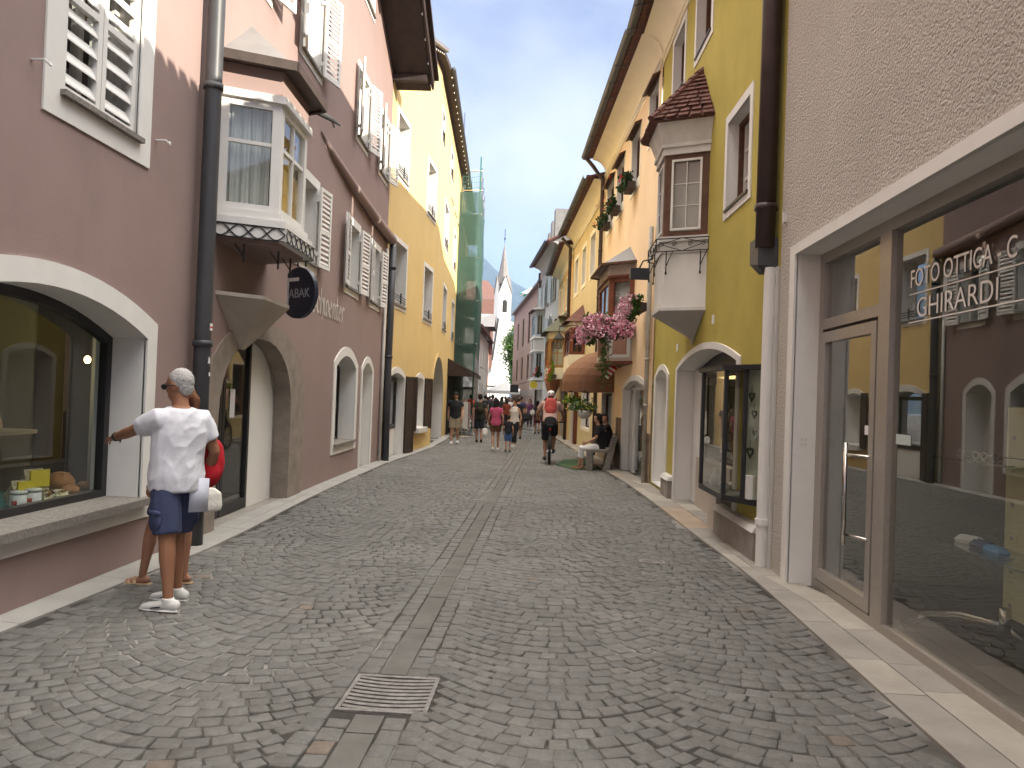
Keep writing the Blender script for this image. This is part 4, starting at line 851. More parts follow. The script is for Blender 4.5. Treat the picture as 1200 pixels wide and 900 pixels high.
def cove_roof(F,root,x0,x1,zw,ov,rise,cm,gut=True,tile=True,pitch=.28,back=9,sof=None):
    mb=MB(); prof=[]
    for i in range(9):
        t=i/8*math.pi/2; prof.append((-(ov)*(1-math.cos(t)), zw+rise*math.sin(t)))
    mb.loft([[(x,y,z) for y,z in prof] for x in (x0,x1)],False,closed=False)
    for x in (x0,x1):
        P=[(y,z) for y,z in prof]+[(0,zw+rise)]; mb.add([(x,y,z) for y,z in P],[tuple(range(len(P)))])
    mb.box(x0,x1,-.03,0,zw-.12,zw+.0); mb.box(x0,x1,-.05,0,zw-.02,zw+.03)
    c=mb.build('cove_cornice',cm,root,F.M,True)
    for p in c.data.polygons: p.use_smooth = len(p.vertices)==4
    z=zw+rise; rf=MB(); o2=ov+.16
    rf.hexa([(x0,-o2,z+.004),(x1,-o2,z+.004),(x1,back,z+pitch*(back+o2)),(x0,back,z+pitch*(back+o2)),(x0,-o2,z+.09),(x1,-o2,z+.09),(x1,back,z+pitch*(back+o2)+.09),(x0,back,z+pitch*(back+o2)+.09)])
    if tile:
        n=int((x1-x0)/.2)
        for i in range(n): a=x0+(x1-x0)*(i+.1)/n; b=x0+(x1-x0)*(i+.62)/n; rf.box(a,b,-o2-.05,-o2+.2,z+.05,z+.13)
    r=rf.build('roof',TILE,root,F.M)
    if gut:
        g=MB(); yy=-o2-.08; n=16; prf=[(math.cos(math.pi*i/8),math.sin(-math.pi*i/8)) for i in range(9)]
        g.loft([[(x,yy+.085*a,z+.07+.085*b) for a,b in prf] for x in (x0+.0,x1)],False,closed=False); g.tube([(x0,yy-.085,z+.07),(x1,yy-.085,z+.07)],.012,6)
        for k in range(int((x1-x0)/.9)): xx=x0+.3+k*.9; g.bar((xx,yy-.09,z-.02),(xx,yy+.16,z-.005),.03,.012)
        g.build('gutter',GREYPIPE,r,None)
cove_roof(G1,gb,-.05,GLn,8.25,.42,.48,CREAM)
# tall brown pipe ending in a boot, white trim below
pp=pipe(G1,gb,[(6.70+S_,-.12,9.0),(6.70+S_,-.12,3.15)],.095,BRPIPE,collars=(3.55,6.2)); 
MB().tube([(6.57+S_,-.09,9.0),(6.57+S_,-.09,3.1)],.045,8).build('downpipe',GREYPIPE,gb,G1.M,True)
MB().loft([[(6.46+S_,-.20,3.25),(6.74+S_,-.20,3.25),(6.74+S_,0,3.25),(6.46+S_,0,3.25)],[(6.47+S_,-.20,3.02),(6.76+S_,-.20,2.97),(6.76+S_,0,2.97),(6.47+S_,0,3.02)],[(6.60+S_,-.14,2.90),(6.72+S_,-.14,2.90),(6.72+S_,-.02,2.90),(6.60+S_,-.02,2.90)]]).build('pipe_boot',GREYPIPE,pp)
wp=MB().tube([(6.73+S_,-.07,2.95),(6.73+S_,-.07,-.1)],.055,12); wp.tube([(6.73+S_,-.07,.42),(6.73+S_,-.07,.48)],.07,12); wp.build('white_pipe',WHITE,gb,G1.M); MB().box(GLn-.09,GLn,-.028,.0,-.3,2.95).build('corner_board',DWHITE,gb,G1.M)
# arched shop window
sh=MB().panel(seg_arch(1.76+S_,5.55+S_,-.3,2.14,2.42,16),[shop],-.025,.01).build('shop_window',WHITE,gb,G1.M)
bd=MB(); bd.panel(shop,[rect(2.45+S_,5.36+S_,.80,1.98)],.33,.38); 
bd.build('frame',BLACK,sh)
MB().add([(2.40+S_,.355,.75),(5.4+S_,.355,.75),(5.4+S_,.355,2.0),(2.40+S_,.355,2.0)],[(0,1,2,3)]).build('pane',SHOPGLASS,sh)
gp=MB(); gp.box(2.38+S_,2.46+S_,.29,.335,0,2.0); gp.box(1.9+S_,2.37+S_,.26,.40,-.2,2.1); gp.build('jamb',WPLAST,sh)
bs=MB(); bs.box(2.47+S_,4.45+S_,.20,.33,-.3,.76); bs.box(4.45+S_,4.85+S_,-.06,.32,-.12,.60); bs.build('base_panel',MARBLE,sh)
rm=MB(); X0,X1,Y0,Y1,Z0,Z1=1.9+S_,5.9+S_,.42,3.2,.0,2.6
rm.add([(X0,Y1,Z0),(X1,Y1,Z0),(X1,Y1,Z1),(X0,Y1,Z1)],[(0,1,2,3)],0); rm.add([(X0,Y0,Z0),(X0,Y1,Z0),(X0,Y1,Z1),(X0,Y0,Z1)],[(0,1,2,3)],1); rm.add([(X1,Y0,Z0),(X1,Y1,Z0),(X1,Y1,Z1),(X1,Y0,Z1)],[(0,1,2,3)],1); rm.add([(X0,Y0,Z1),(X1,Y0,Z1),(X1,Y1,Z1),(X0,Y1,Z1)],[(0,1,2,3)],0); rm.add([(X0,Y0,.74),(X1,Y0,.74),(X1,Y1,.74),(X0,Y1,.74)],[(0,1,2,3)],2)
rm.box(2.6+S_,3.3+S_,.9,.95,.75,2.0,1); rm.build('room',[DARKIN,INTGREY,INTWOOD],sh)
MB().tube([(2.75+S_,.62,2.02),(2.75+S_,.62,1.97)],.17,16).build('ceiling_lamp',STRIPL,sh)
# projecting showcase
SC0=Vector((4.70+S_,0)); zc0,zc1=.62,1.96
pl=[(4.72+S_,0),(4.95+S_,-.28),(6.02+S_,-.28),(6.5+S_,.0)]
sk=MB().prismz([(x,y) for x,y in [(4.64+S_,.0),(4.90+S_,-.33),(6.05+S_,-.33),(6.58+S_,.0)]],zc1,zc1+.05).build('showcase',BLACK,gb,G1.M); (MB().prismz([(4.68+S_,.0),(4.93+S_,-.30),(6.04+S_,-.30),(6.54+S_,.0)],zc0-.06,zc0).build('base',BLACK,sk))
ps=MB(); seam=(6.02+S_+.24,-.14)
for x,y in pl[1:]+[seam]: MB().box(x-.022,x+.022,y-.022,y+.022,zc0,zc1).build('post',BLACK,sk)
for a,b in ((pl[0],pl[1]),(pl[1],pl[2]),(pl[2],pl[3])): MB().add([(*a,zc0),(*b,zc0),(*b,zc1),(*a,zc1)],[(0,1,2,3)]).build('pane',SHOPGLASS,sk)
bk=MB(); bk.add([(6.02+S_+.16,-.10,zc0),(6.44+S_,.012,zc0),(6.44+S_,.012,zc1),(6.02+S_+.16,-.10,zc1)],[(0,1,2,3)]); bk.build('back_board',M('pale_board',(.55,.58,.50),.8),sk)
def heart(par,x,y,z,r,mat):
    pts=[(r*.95*(16*math.sin(t)**3)/16, r*(13*math.cos(t)-5*math.cos(2*t)-2*math.cos(3*t)-math.cos(4*t))/16) for t in [2*math.pi*i/24 for i in range(24)]]
    mb=MB().panel(pts,[[(a*.62,b*.62) for a,b in pts]],-.006,.006,0,back=True); mb.tube([(0,0,r*.3),(0,0,r*2)],.003,4)
    mb.xf(Matrix.Translation((x,y,z))@Matrix.Rotation(R(16),4,'Z')); mb.build('hanging_heart',mat,par)
hb=M('heart_wire',(.06,.07,.05),.7); 
heart(sk,6.30+S_,-.085,1.68,.055,hb); heart(sk,6.36+S_,-.07,1.50,.05,hb); heart(sk,6.40+S_,-.06,1.30,.065,M('heart_grey',(.25,.27,.25),.7)); heart(sk,6.30+S_,-.085,1.10,.065,hb); heart(sk,5.75+S_,-.2,1.55,.09,hb)
MB().box(6.17+S_,6.38+S_,-.12,-.02,.62,.86).build('gift_box',WHITE,sk)
def trinkets(n,x0,x1,y0,y1,z,seed,mats):
    rr=random.Random(seed)
    for i in range(n):
        x=rr.uniform(x0,x1); y=rr.uniform(y0,y1); h=rr.uniform(.06,.22); r=rr.uniform(.03,.06)
        o=MB().lathe([(r*.6,0),(r,h*.25),(r*.9,h*.5),(r*.35,h*.8),(r*.45,h)],n=10).build('vase',rr.choice(mats),None,None,True); o.location=G1.pt(x,y,z); tag(o,'small ornament in the dark gift shop showcase','ornament','ornaments in the gift shop showcase')
trinkets(7,4.98+S_,5.95+S_,-.22,-.06,.625,4,[SIGNWHITE,MARBLE,DWHITE,M('vase_grey',(.2,.2,.2),.4)])
def pinkblob(x,y,z,r,label,col): 
    mb=MB(); rr=random.Random(int(x*100))
    for i in range(160):
        v=Vector((rr.gauss(0,1),rr.gauss(0,1),rr.gauss(0,1))).normalized()*r; u=v.orthogonal().normalized()*r*.3; t=v.cross(u).normalized()*r*.3; mb.add([v-u-t,v+u-t,v*1.1+u+t,v-u+t],[(0,1,2,3)])
    mb.tube([(0,0,-r),(0,0,-r-.4)],.012,6); mb.lathe([(.06,-r-.62),(.08,-r-.5),(.05,-r-.36)],n=12)
    o=mb.build('dried_flower_ball',M('dried_petals',col,.8,.3,20)); o.location=G1.pt(x,y,z); tag(o,label,'decoration')
pinkblob(4.2+S_,.75,1.58,.10,'small salmon flower ball behind the arched gift shop window',(.42,.12,.09)); pinkblob(4.75+S_,.6,1.35,.16,'large dusty pink flower ball behind the gift shop window',(.32,.12,.16))
# niche doorway with white surround
nc=MB().panel(seg_arch(.26,1.70,.06,2.06,2.26,12),[niche],-.025,.01).build('niche',WHITE,gb,G1.M); MB().panel(niche,(),.30,.36).build('niche_back',WPLAST,nc)
# plinths
for x0,x1 in ((4.87+S_,6.52+S_),(1.70,1.755+S_)):
    MB().loft([[(x0,-.10,-.4),(x1,-.10,-.4),(x1,-.001,-.4),(x0,-.001,-.4)],[(x0,-.09,.30),(x1,-.09,.30),(x1,-.001,.30),(x0,-.001,.30)]]).build('plinth',STONE,gb,G1.M); MB().loft([[(x0-.01,-.11,.302),(x1+.01,-.11,.302),(x1+.01,-.001,.302),(x0-.01,-.001,.302)],[(x0,-.07,.36),(x1,-.07,.36),(x1,-.001,.38),(x0,-.001,.38)]]).build('plinth_cap',DWHITE,gb,G1.M)
for x,z in ((4.15+S_,2.70),(1.75+S_,2.48)): MB().box(x-.05,x+.05,-.012,.0,z-.06,z+.06).build('number_plate',SIGNWHITE,gb,G1.M)
# oriel
GP=[(2.25+S_,.0),(2.62+S_,-.55),(3.36+S_,-.57),(3.64+S_,.0)]
og=MB().prismz(GP,2.92,3.70); o_or=og.build('oriel',WHITE,gb,G1.M)
MB().prismz(plan(GP,.03),2.88,2.925).build('moulding',DWHITE,o_or); MB().prismz(plan(GP,.05),3.86,3.93).prismz(plan(GP,.02),3.70,3.86).build('moulding',DWHITE,o_or)
mo=MB(); mo.prismz(plan(GP,.03),5.10,5.20); mo.prismz(plan(GP,.06),5.20,5.25)
fr0=[(x,y,5.25) for x,y in plan(GP,.03)]; fr1=[(x,y,5.56) for x,y in plan(GP,.15)]; mo.loft([fr0,fr1]); mo.build('moulding',DWHITE,o_or)
for i,(P,Q) in enumerate(zip(GP,GP[1:])):
    o,g,X,Lh=oriel_win(o_or,P,Q,3.93,5.10,BROWN,(),0,f=.075)
    g.build('pane',GLASS,o_or)
    s=MB(); s.panel(rect(.10,Lh-.10,4.02,5.03),[rect(.13,Lh-.13,4.05,5.0)],-.012,.02); 
    for k in range(1): s.box(Lh/2-.006,Lh/2+.006,.002,.014,4.05,5.0)
    for z in (4.37,4.68): s.box(.13,Lh/2-.006,.003,.013,z-.005,z+.005); s.box(Lh/2+.006,Lh-.13,.003,.013,z-.005,z+.005)
    s.xf(X); s.build('casement',WHITE,o_or)
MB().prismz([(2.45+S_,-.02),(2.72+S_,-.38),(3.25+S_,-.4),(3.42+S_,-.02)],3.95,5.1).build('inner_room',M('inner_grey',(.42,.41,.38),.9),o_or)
tipz=2.50; cn=MB(); cn.add([(x,y,2.88) for x,y in plan(GP,.02)]+[(3.02+S_,-.02,tipz),(2.92+S_,-.02,tipz+.03)],[(0,1,5),(1,2,4,5),(2,3,4)]); cn.tube([(2.97+S_,-.03,tipz+.06),(2.97+S_,-.03,tipz-.06)],[(.05,.03),(.01,.01)],6); cn.build('cone_base',M('grey_cone',(.40,.38,.355),.85,.1),o_or)
ap=Vector((2.98+S_,.02,6.50)); q=[Vector((x,y,5.54)) for x,y in plan(GP,.24)]; tr=MB()
for a,b in zip(q,q[1:]):
    rows=11
    for r in range(rows):
        t0=r/rows; t1=(r+1.25)/rows; t1=min(t1,1)
        a0=a.lerp(ap,t0); b0=b.lerp(ap,t0); a1=a.lerp(ap,t1); b1=b.lerp(ap,t1); nrm=(b-a).cross(ap-a).normalized()
        if nrm.z<0: nrm=-nrm
        nt_=max(1,int((b0-a0).length/.16))
        for k in range(nt_):
            u0=k/nt_; u1=(k+1)/nt_; j=random.uniform(-.006,.012)
            p=[a0.lerp(b0,u0+.02),a0.lerp(b0,u1-.02),a1.lerp(b1,u1-.02),a1.lerp(b1,u0+.02)]
            tr.hexa([p[0]+nrm*(.015+j),p[1]+nrm*(.015+j),p[2]-nrm*.01,p[3]-nrm*.01,p[0]+nrm*(.04+j),p[1]+nrm*(.04+j),p[2]+nrm*.012,p[3]+nrm*.012])
for a in q[1:3]:
    for r in range(8): p0=a.lerp(ap,r/8-.01); p1=a.lerp(ap,(r+1.1)/8); tr.tube([p0+Vector((0,0,.045)),p1+Vector((0,0,.03))],[(.062,.05),(.045,.04)],7)
tr.add([tuple(v) for v in q]+[tuple(ap)],[(0,1,4),(1,2,4),(2,3,4),(0,1,2,3)])
tr.build('tiled_roof',TILE,o_or)
sc_=MB(); cp=plan(GP,.10)
for a,b in zip(cp,cp[1:]):
    A=Vector((*a,3.71)); B=Vector((*b,3.71)); up=Vector((0,0,.18)); sc_.tube([A,B],.009,5); sc_.tube([A+up,B+up],.009,5); 
    for t in (0,1): sc_.tube([A.lerp(B,t),A.lerp(B,t)+up],.009,5)
    m_=A.lerp(B,.5)
    for s0,s1 in ((0,.5),(.5,1),(0.12,.5),(.5,.88)):
        sc_.tube([A.lerp(B,s0)+up*(.5 if s0 in (0,.12) else 1.0 if s0==.5 and s1==1 else 0),A.lerp(B,s1)+up*(1.0 if s1==.5 and s0==0 else 0 if s1==.5 else .5)],.006,5)
    for t in (.10,.35,.65,.90): 
        c=A.lerp(B,t)+up*.5; dd=(B-A).normalized(); sc_.tube([c+dd*(.035*math.cos(k*.7)*(1-k/14))+Vector((0,0,.035*math.sin(k*.7)*(1-k/14))) for k in range(12)],.006,5)
    for t in (.2,.85):
        c=A.lerp(B,t); inw=Vector((0,.09,0)); sc_.bar(c,c+Vector((0,0,-.30)),.014,.014); sc_.tube([c+Vector((0,0,-.22)),c+Vector((0,0,-.10))+inw*.5,c+inw],.007,5); sc_.ell(c+Vector((0,0,-.31)),(.016,.016,.025),6,5)
sc_.build('iron_scrollwork',IRON,o_or)
fl=tag(empty('flood_lamp',G1.pt(2.72+S_,-.80,3.50)),'black flood lamp bracketed to the iron rail of the white oriel','lamp')
MB().loft([[(-.14,-.09,-.10),(.14,-.09,-.10),(.14,.09,-.06),(-.14,.09,-.06)],[(-.14,-.09,.08),(.14,-.09,.08),(.14,.09,.10),(-.14,.09,.10)]]).build('housing',BLACK,fl); MB().tube([(0,0,.09),(.05,0,.2),(.2,.0,.24)],.012,6).build('bracket',IRON,fl)

# ------------------------------------------------------------------ apricot building
ob=tag(empty('apricot_building',(1.42,23,0)),'apricot orange house with coved eaves, wooden oriel and arched white door','building')
O1=Facade((1.42,23.0),(1.95,15.0),ob); OL=O1.L
odr=seg_arch(4.78,7.48,-.4,1.84,2.02,12)
ow=[rect(.55,1.95,6.55,7.72),rect(2.45,3.65,6.6,7.75),rect(4.75,5.85,6.6,7.75),rect(6.85,7.8,7.1,8.0),rect(1.0,1.75,3.65,4.62)]
oshop=rect(1.0,2.9,.55,1.75)
w=MB().panel([(0,-.8),(OL+.03,-.8),(OL+.03,8.6),(0,8.6)],[odr,oshop]+ow,0,.42,0,1,edges=False); w.add([(0,0,-.4),(0,9,-.4),(0,9,9),(0,0,9)],[(0,1,2,3)]); w.add([(0,9,-.4),(OL,9,-.4),(OL,9,9.5),(0,9,9.5)],[(0,1,2,3)]); w.build('wall',[ORANGE,WPLAST],ob,O1.M)
cove_roof(O1,ob,0,OL+.02,8.25,.42,.48,CREAM)
for i,((x0,z0),(x1,_),(_,z1),_) in enumerate(ow):
    o=window(O1,ob,x0,x1,z0,z1,d=.12,fm=BROWN,sur=.0,sill=False,mull=1,frame=.06,curt=CURT); MB().panel(rect(x0-.10,x1+.10,z0-.25,z1+.02),[rect(x0,x1,z0-.0,z1)],-.012,.01).build('surround',CREAM,o)
    lt_=MB().hexa([(x0-.08,-.16,z1-.02),(x1+.08,-.16,z1-.02),(x1+.08,0,z1+.06),(x0-.08,0,z1+.06),(x0-.08,-.16,z1+.02),(x1+.08,-.16,z1+.02),(x1+.08,0,z1+.10),(x0-.08,0,z1+.10)]); lt_.box(x0-.05,x1+.05,-.05,0,z1+.0,z1+.05); lt_.build('hood',BROWN,o)
for x0,x1 in ((5.35,6.0),): pass
dr=MB().panel(seg_arch(4.62,7.62,-.4,1.90,2.14,14),[odr],-.025,.01).build('door',WHITE,ob,O1.M)
dd=MB(); 
for a,b in ((4.9,5.3),(5.36,6.6),(6.66,7.36)):
    dd.box(a,a+.07,.14,.20,-.2,1.92); dd.box(b-.07,b,.14,.20,-.2,1.92); dd.box(a+.07,b-.07,.14,.20,-.2,-.08); dd.box(a+.07,b-.07,.14,.20,1.82,1.92)
dd.build('leaf',WHITE,dr); MB().add([(4.92,.17,-.15),(7.34,.17,-.15),(7.34,.17,1.88),(4.92,.17,1.88)],[(0,1,2,3)]).build('pane',GLASS,dr); MB().box(4.6,7.6,1.2,1.25,-.3,2.2).build('room_back',DARKIN,dr); MB().panel(odr,[rect(4.88,7.38,-.4,1.925)],.13,.21).build('frame',WHITE,dr)
MB().panel([(3.75,-.5),(4.6,-.5),(4.6,1.15),(3.75,1.15)],(),-.02,.01).build('dado',M('brown_dado',(.22,.155,.11),.9,.12,3),ob,O1.M); MB().panel([(7.64,-.5),(OL,-.5),(OL,.95),(7.64,.95)],(),-.02,.01).build('dado',M('brown_dado',(.22,.155,.11),.9,.12,3),ob,O1.M)
os_=MB().panel(rect(.92,2.98,.47,1.83),[oshop],-.02,.01).build('shop_window',CREAM,ob,O1.M); MB().panel(oshop,[inset(oshop,.06)],.1,.16).build('frame',BROWN,os_); MB().panel(inset(oshop,.03),(),.13,.131,edges=False).build('pane',GLASS,os_); MB().box(.9,3.0,1.2,1.25,.3,1.9).build('room_back',DARKIN,os_)
MB().panel([(.3,-.5),(3.7,-.5),(3.7,.40),(.3,.40)],(),-.025,.01).build('dado',M('stone_dado',(.30,.27,.20),.9,.12,3),ob,O1.M)
OP2=[(2.9,.0),(3.35,-.5),(5.2,-.5),(5.72,.0)]
oo=MB().prismz(OP2,4.42,4.68).build('oriel',M('pale_frieze',(.50,.42,.36),.85,.06),ob,O1.M); MB().prismz(OP2,2.45,3.36).build('apron',M('pale_frieze',(.50,.42,.36),.85,.06),oo)
pieces('moulding',REDBR,oo,None,MB().prismz(plan(OP2,.05),4.38,4.43),MB().prismz(plan(OP2,.04),3.32,3.40),MB().prismz(plan(OP2,.05),2.40,2.47))
pn=MB(); 
for i,(P,Q) in enumerate(zip(OP2,OP2[1:])):
    o,g,X,Lh=oriel_win(oo,P,Q,3.40,4.38,REDBR,(),1 if i==1 else 0,f=.10); g.build('pane',GLASS,oo)
    pn.add([tuple(X@Vector(p)) for p in ((.07,-.004,2.55),(Lh-.07,-.004,2.55),(Lh-.07,-.004,3.2),(.07,-.004,3.2))],[(0,1,2,3)],1)
    pn.add([tuple(X@Vector(p)) for p in ((.16,-.008,2.62),(Lh-.16,-.008,2.62),(Lh-.16,-.008,3.12),(.16,-.008,3.12))],[(0,1,2,3)],0)
pn.build('panel',[M('dusky_panel',(.38,.20,.14),.85,.08),WHITE],oo)
MB().prismz([(3.1,-.02),(3.45,-.36),(5.1,-.36),(5.5,-.02)],3.42,4.4).build('inner_room',CURT,oo)
ap=Vector((4.95,.0,5.18)); q=[Vector((x,y,4.68)) for x,y in plan(OP2,.2)]; r_=MB().add([tuple(v) for v in q]+[tuple(ap),(3.6,0,5.18)],[(0,1,5),(1,2,4,5),(2,3,4),(0,1,2,3)],0)
for a,b in zip(q,q[1:]): r_.bar(a,b,.05,.05,m=1)
r_.build('roof',[SHEET,BROWN],oo)
pipe(O1,ob,[(.05,-.60,8.75),(.12,-.40,8.5),(.12,-.10,8.1),(.12,-.10,3.6),(.12,-.1,-.4)],.06,BRPIPE,collars=(6,4.6))
pipe(O1,ob,[(OL-.12,-.08,5.0),(OL-.12,-.08,3.4),(OL-.12,-.08,-.3)],.045,M('pipe_weathered',(.38,.36,.32),.6,.2,6),collars=(1.5,2.4))
# awning
aw=tag(empty('awning',O1.pt(2.0,0,0)),'brown dome awning over the shop below the pink flowers','awning')
N_=14; Aw=MB(); x0,x1=.85,3.15; ribs=[]; zt,zb,pj=2.92,2.02,1.25
for i in range(N_+1):
    t=i/N_; ang=math.pi*t; cx=(x0+x1)/2; hw=(x1-x0)/2
    px=cx-hw*math.copysign(abs(math.cos(ang))**.6,math.cos(ang)); py=-pj*abs(math.sin(ang))**.6
    ribs.append([(cx+(px-cx)*abs(math.sin(k/7*math.pi/2))**.85*1.0, py*math.sin(k/7*math.pi/2), zt-(zt-zb)*(1-math.cos(k/7*math.pi/2))**.9) for k in range(8)]+[(px,py-.0,zb-.26+.02*math.cos(i*3.1))])
Aw.loft(ribs,False,closed=False)
Aw.build('cloth',AWN,aw,Matrix.Translation(aw.location).inverted()@O1.W)
fr=MB()
for i in (0,4,7,10,14): fr.tube([(p[0],p[1]+.012,p[2]-.015) for p in ribs[i][:8]],.012,5)
fr.build('rib',IRON,aw,Matrix.Translation(aw.location).inverted()@O1.W)
bp=tag(empty('barber_sign',O1.pt(4.05,-.25,2.25)),'small red and white striped sign on a bracket below the pink flowers','sign')
b_=MB(); 
for k in range(6): b_.tube([(0,0,-.16+k*.055),(0,0,-.16+(k+1)*.055)],[(.05+.01*k,.05+.01*k),(.06+.01*k,.06+.01*k)],12,k%2)
b_.xf(Matrix.Rotation(R(30),4,'Y')).build('cone',[SIGNWHITE,PETR],bp); MB().tube([(0,0,.17),(.12,0,.2),(.25,.0,.12)],.012,5).build('bracket',IRON,bp)
# ------------------------------------------------------------------ flowers
def quads(mb,c,n,size,rad,rr,m=0,flat=.0):
    for i in range(n):
        p=Vector((rr.gauss(0,1)*rad[0],rr.gauss(0,1)*rad[1],rr.gauss(0,1)*rad[2]))*.55; a=Vector((rr.gauss(0,1),rr.gauss(0,1),rr.gauss(0,1))).normalized(); b=a.orthogonal().normalized(); s=size*rr.uniform(.6,1.3)
        k=Vector(c)+p; mb.add([k-a*s,k+b*s*.6,k+a*s,k-b*s*.6],[(0,1,2,3)],m)
def flower_box(F,x0,x1,y,z,h,n,petals,label,group,leaf=LEAF,box=True,seed=1,trail=0,drop=.3,dep=1.0,pd=.62):
    rr=random.Random(seed); t=tag(empty('flower_box',F.pt((x0+x1)/2,y,z)),label,'flower box',group); X=Matrix.Translation(t.location).inverted()@F.W
    if box: MB().box(x0,x1,y-.09,y+.09,z-.16,z).build('trough',M('dark_trough',(.06,.045,.035),.7),t,X)
    lf=MB(); fl=MB(); L_=x1-x0
    for i in range(n):
        x=rr.uniform(x0-.05,x1+.05); dz=rr.uniform(-drop,h)*(1-.5*abs((x-(x0+x1)/2)/(x1-x0))); dy=-.05-abs(rr.gauss(0,.10))*dep-(.10*dep if dz<0 else 0); quads(lf,(x,y+dy*.6,z+dz),3,.05,(.05,.05,.05),rr)
        for k in range(len(petals)):
            if rr.random()<pd: quads(fl,(x+rr.gauss(0,.03),y+dy-.06,z+dz+rr.gauss(0,.03)),4,.024,(.03,.03,.03),rr,rr.randrange(len(petals)))
    for k in range(trail):
        xx=x0+L_*.42+rr.uniform(-.14,.14)
        for j in range(26): quads(lf,(xx+rr.gauss(0,.03),y-.22+rr.gauss(0,.03),z-.2-j*.045*rr.uniform(.8,1.1)),2,.035,(.03,.03,.03),rr)
    lf.build('foliage',leaf,t,X); fl.build('blossoms',petals,t,X)
    return t
flower_box(O1,3.5,5.55,-.66,3.26,.26,420,[PETP,PETP,PETW],'long overflowing box of pink geraniums on the wooden oriel','flower boxes on the apricot house',seed=3,trail=0,drop=.36,dep=1.25,pd=.5)
flower_box(O1,6.95,7.85,-.20,3.52,.16,260,[PETP,PETW],'short box of pink geraniums between the wooden oriel and the olive house','flower boxes on the apricot house',seed=5,drop=.30)
p0=O1.pt(5.80,-1.10,0); p1_=O1.pt(5.80,-.05,0); FE=Facade((p0.x,p0.y),(p1_.x,p1_.y),None)
flower_box(FE,0,1.0,-.03,3.22,.24,420,[PETP,PETP,PETW],'compact pink geranium box across the near end of the wooden oriel','flower boxes on the apricot house',seed=31,trail=6,drop=.32,dep=1.1,pd=.55)
for i,(x0,x1,z,seed,lab) in enumerate(((1.2,1.75,6.50,7,'window box of red geraniums at the farthest upper window of the apricot house'),(2.95,3.5,6.52,8,'window box of red geraniums at the second upper window of the apricot house'),(5.1,5.7,6.52,9,'window box of red geraniums at the upper window nearest the white oriel'))):
    flower_box(O1,x0,x1,-.14,z,.26,90,[PETR],lab,'flower boxes on the apricot house',leaf=LEAFD,seed=seed,drop=.12,dep=1.2,pd=.10)
def hanging_basket(p,r,label,leaf,petals,seed,cord=.5,potm=None):
    rr=random.Random(seed); t=tag(empty('hanging_basket',p),label,'hanging basket','hanging baskets'); MB().lathe([(r*.35,-r*.7),(r*.6,-r*.35),(r*.66,0),(r*.6,.0)],n=14).build('pot',potm or WHITEPOT,t,None,True)
    for a in (0,2.1,4.2): pass
    c=MB(); [c.tube([(r*.6*math.cos(a),r*.6*math.sin(a),0),(0,0,cord)],.005,4) for a in (0,2.1,4.2)]; c.build('chain',IRON,t)
    lf=MB(); fl=MB()
    for i in range(90):
        q=Vector((rr.gauss(0,r*.5),rr.gauss(0,r*.5),abs(rr.gauss(0,r*.35)))); quads(lf,q,3,.05,(.06,.06,.06),rr)
        if petals and rr.random()<.3: quads(fl,q*1.1,3,.025,(.03,.03,.03),rr,rr.randrange(len(petals)))
    lf.build('foliage',leaf,t); 
    if petals: fl.build('blossoms',petals,t)
hanging_basket(O1.pt(3.2,-.75,1.28),.30,'white hanging pot of green and yellow flowers under the brown awning, nearest the bench',LEAF,[M('yellow_petal',(.6,.42,.05),.6)],11,.55)
hanging_basket(O1.pt(1.0,-.85,1.45),.22,'small hanging pot of yellow flowers at the far corner of the awning',LEAFY,[M('yellow_petal',(.6,.42,.05),.6)],12,.5)
# ------------------------------------------------------------------ farther right-hand houses
def simple_house(name,label,a,b,H,wall,wins,depth=9,reveal=WHITE,extra_holes=()):
    r=tag(empty(name,(a[0],a[1],0)),label,'building'); F=Facade(a,b,r)
    w=MB().panel([(0,-1),(F.L,-1),(F.L,H),(0,H)],list(wins)+list(extra_holes),0,.3,0,1,edges=False)
    for x in (0,F.L): w.add([(x,0,-1),(x,depth,-1),(x,depth,H),(x,0,H)],[(0,1,2,3)])
    w.add([(0,depth,-1),(F.L,depth,-1),(F.L,depth,H),(0,depth,H)],[(0,1,2,3)]); w.build('wall',[wall,reveal],r,F.M)
    return r,F
qw=[rect(.9,2.0,5.7,7.0),rect(3.3,4.4,5.7,7.0),rect(5.6,6.8,5.7,7.0)]
qb,Q1=simple_house('ochre_building','pale ochre house with a small tiled oriel, between the apricot and the narrow orange houses',(.74,31.5),(1.42,23.0),8.2,PALEY,qw,extra_holes=[rect(4.6,6.8,.6,2.3),rect(1.2,2.6,-.5,2.3)])
for r in qw: (x0,z0),(x1,_),(_,z1),_=r; window(Q1,qb,x0,x1,z0,z1,d=.1,sur=.16,surm=CREAM,sill=False,mull=1,trans=(.5,),curt=CURT)
cove_roof(Q1,qb,0,Q1.L,7.75,.35,.42,CREAM)
o=window(Q1,qb,4.6,6.8,.6,2.3,d=.15,sur=.1,surm=CREAM,fm=BROWN,sill=False,name='shop_window'); MB().panel(rect(1.2,2.6,-.5,2.3),(),.2,.25).build('door',DBROWN,qb,Q1.M)
MB().box(3.2,3.42,-.14,-.0,-.5,2.5).build('post',REDBR,qb,Q1.M)
QO=[(2.3,0),(2.6,-.5),(4.6,-.5),(4.9,0)]; qo=MB().prismz(QO,4.05,4.25).build('oriel',CREAM,qb,Q1.M); MB().prismz(QO,2.5,3.1).build('apron',CREAM,qo)
for P,Qq in zip(QO,QO[1:]): o,g,X,Lh=oriel_win(qo,P,Qq,3.1,4.05,REDBR,(),1,f=.1); g.build('pane',GLASS,qo)
MB().prismz([(2.5,-.02),(2.7,-.4),(4.5,-.4),(4.7,-.02)],3.12,4.04).build('inner_room',DARKIN,qo)
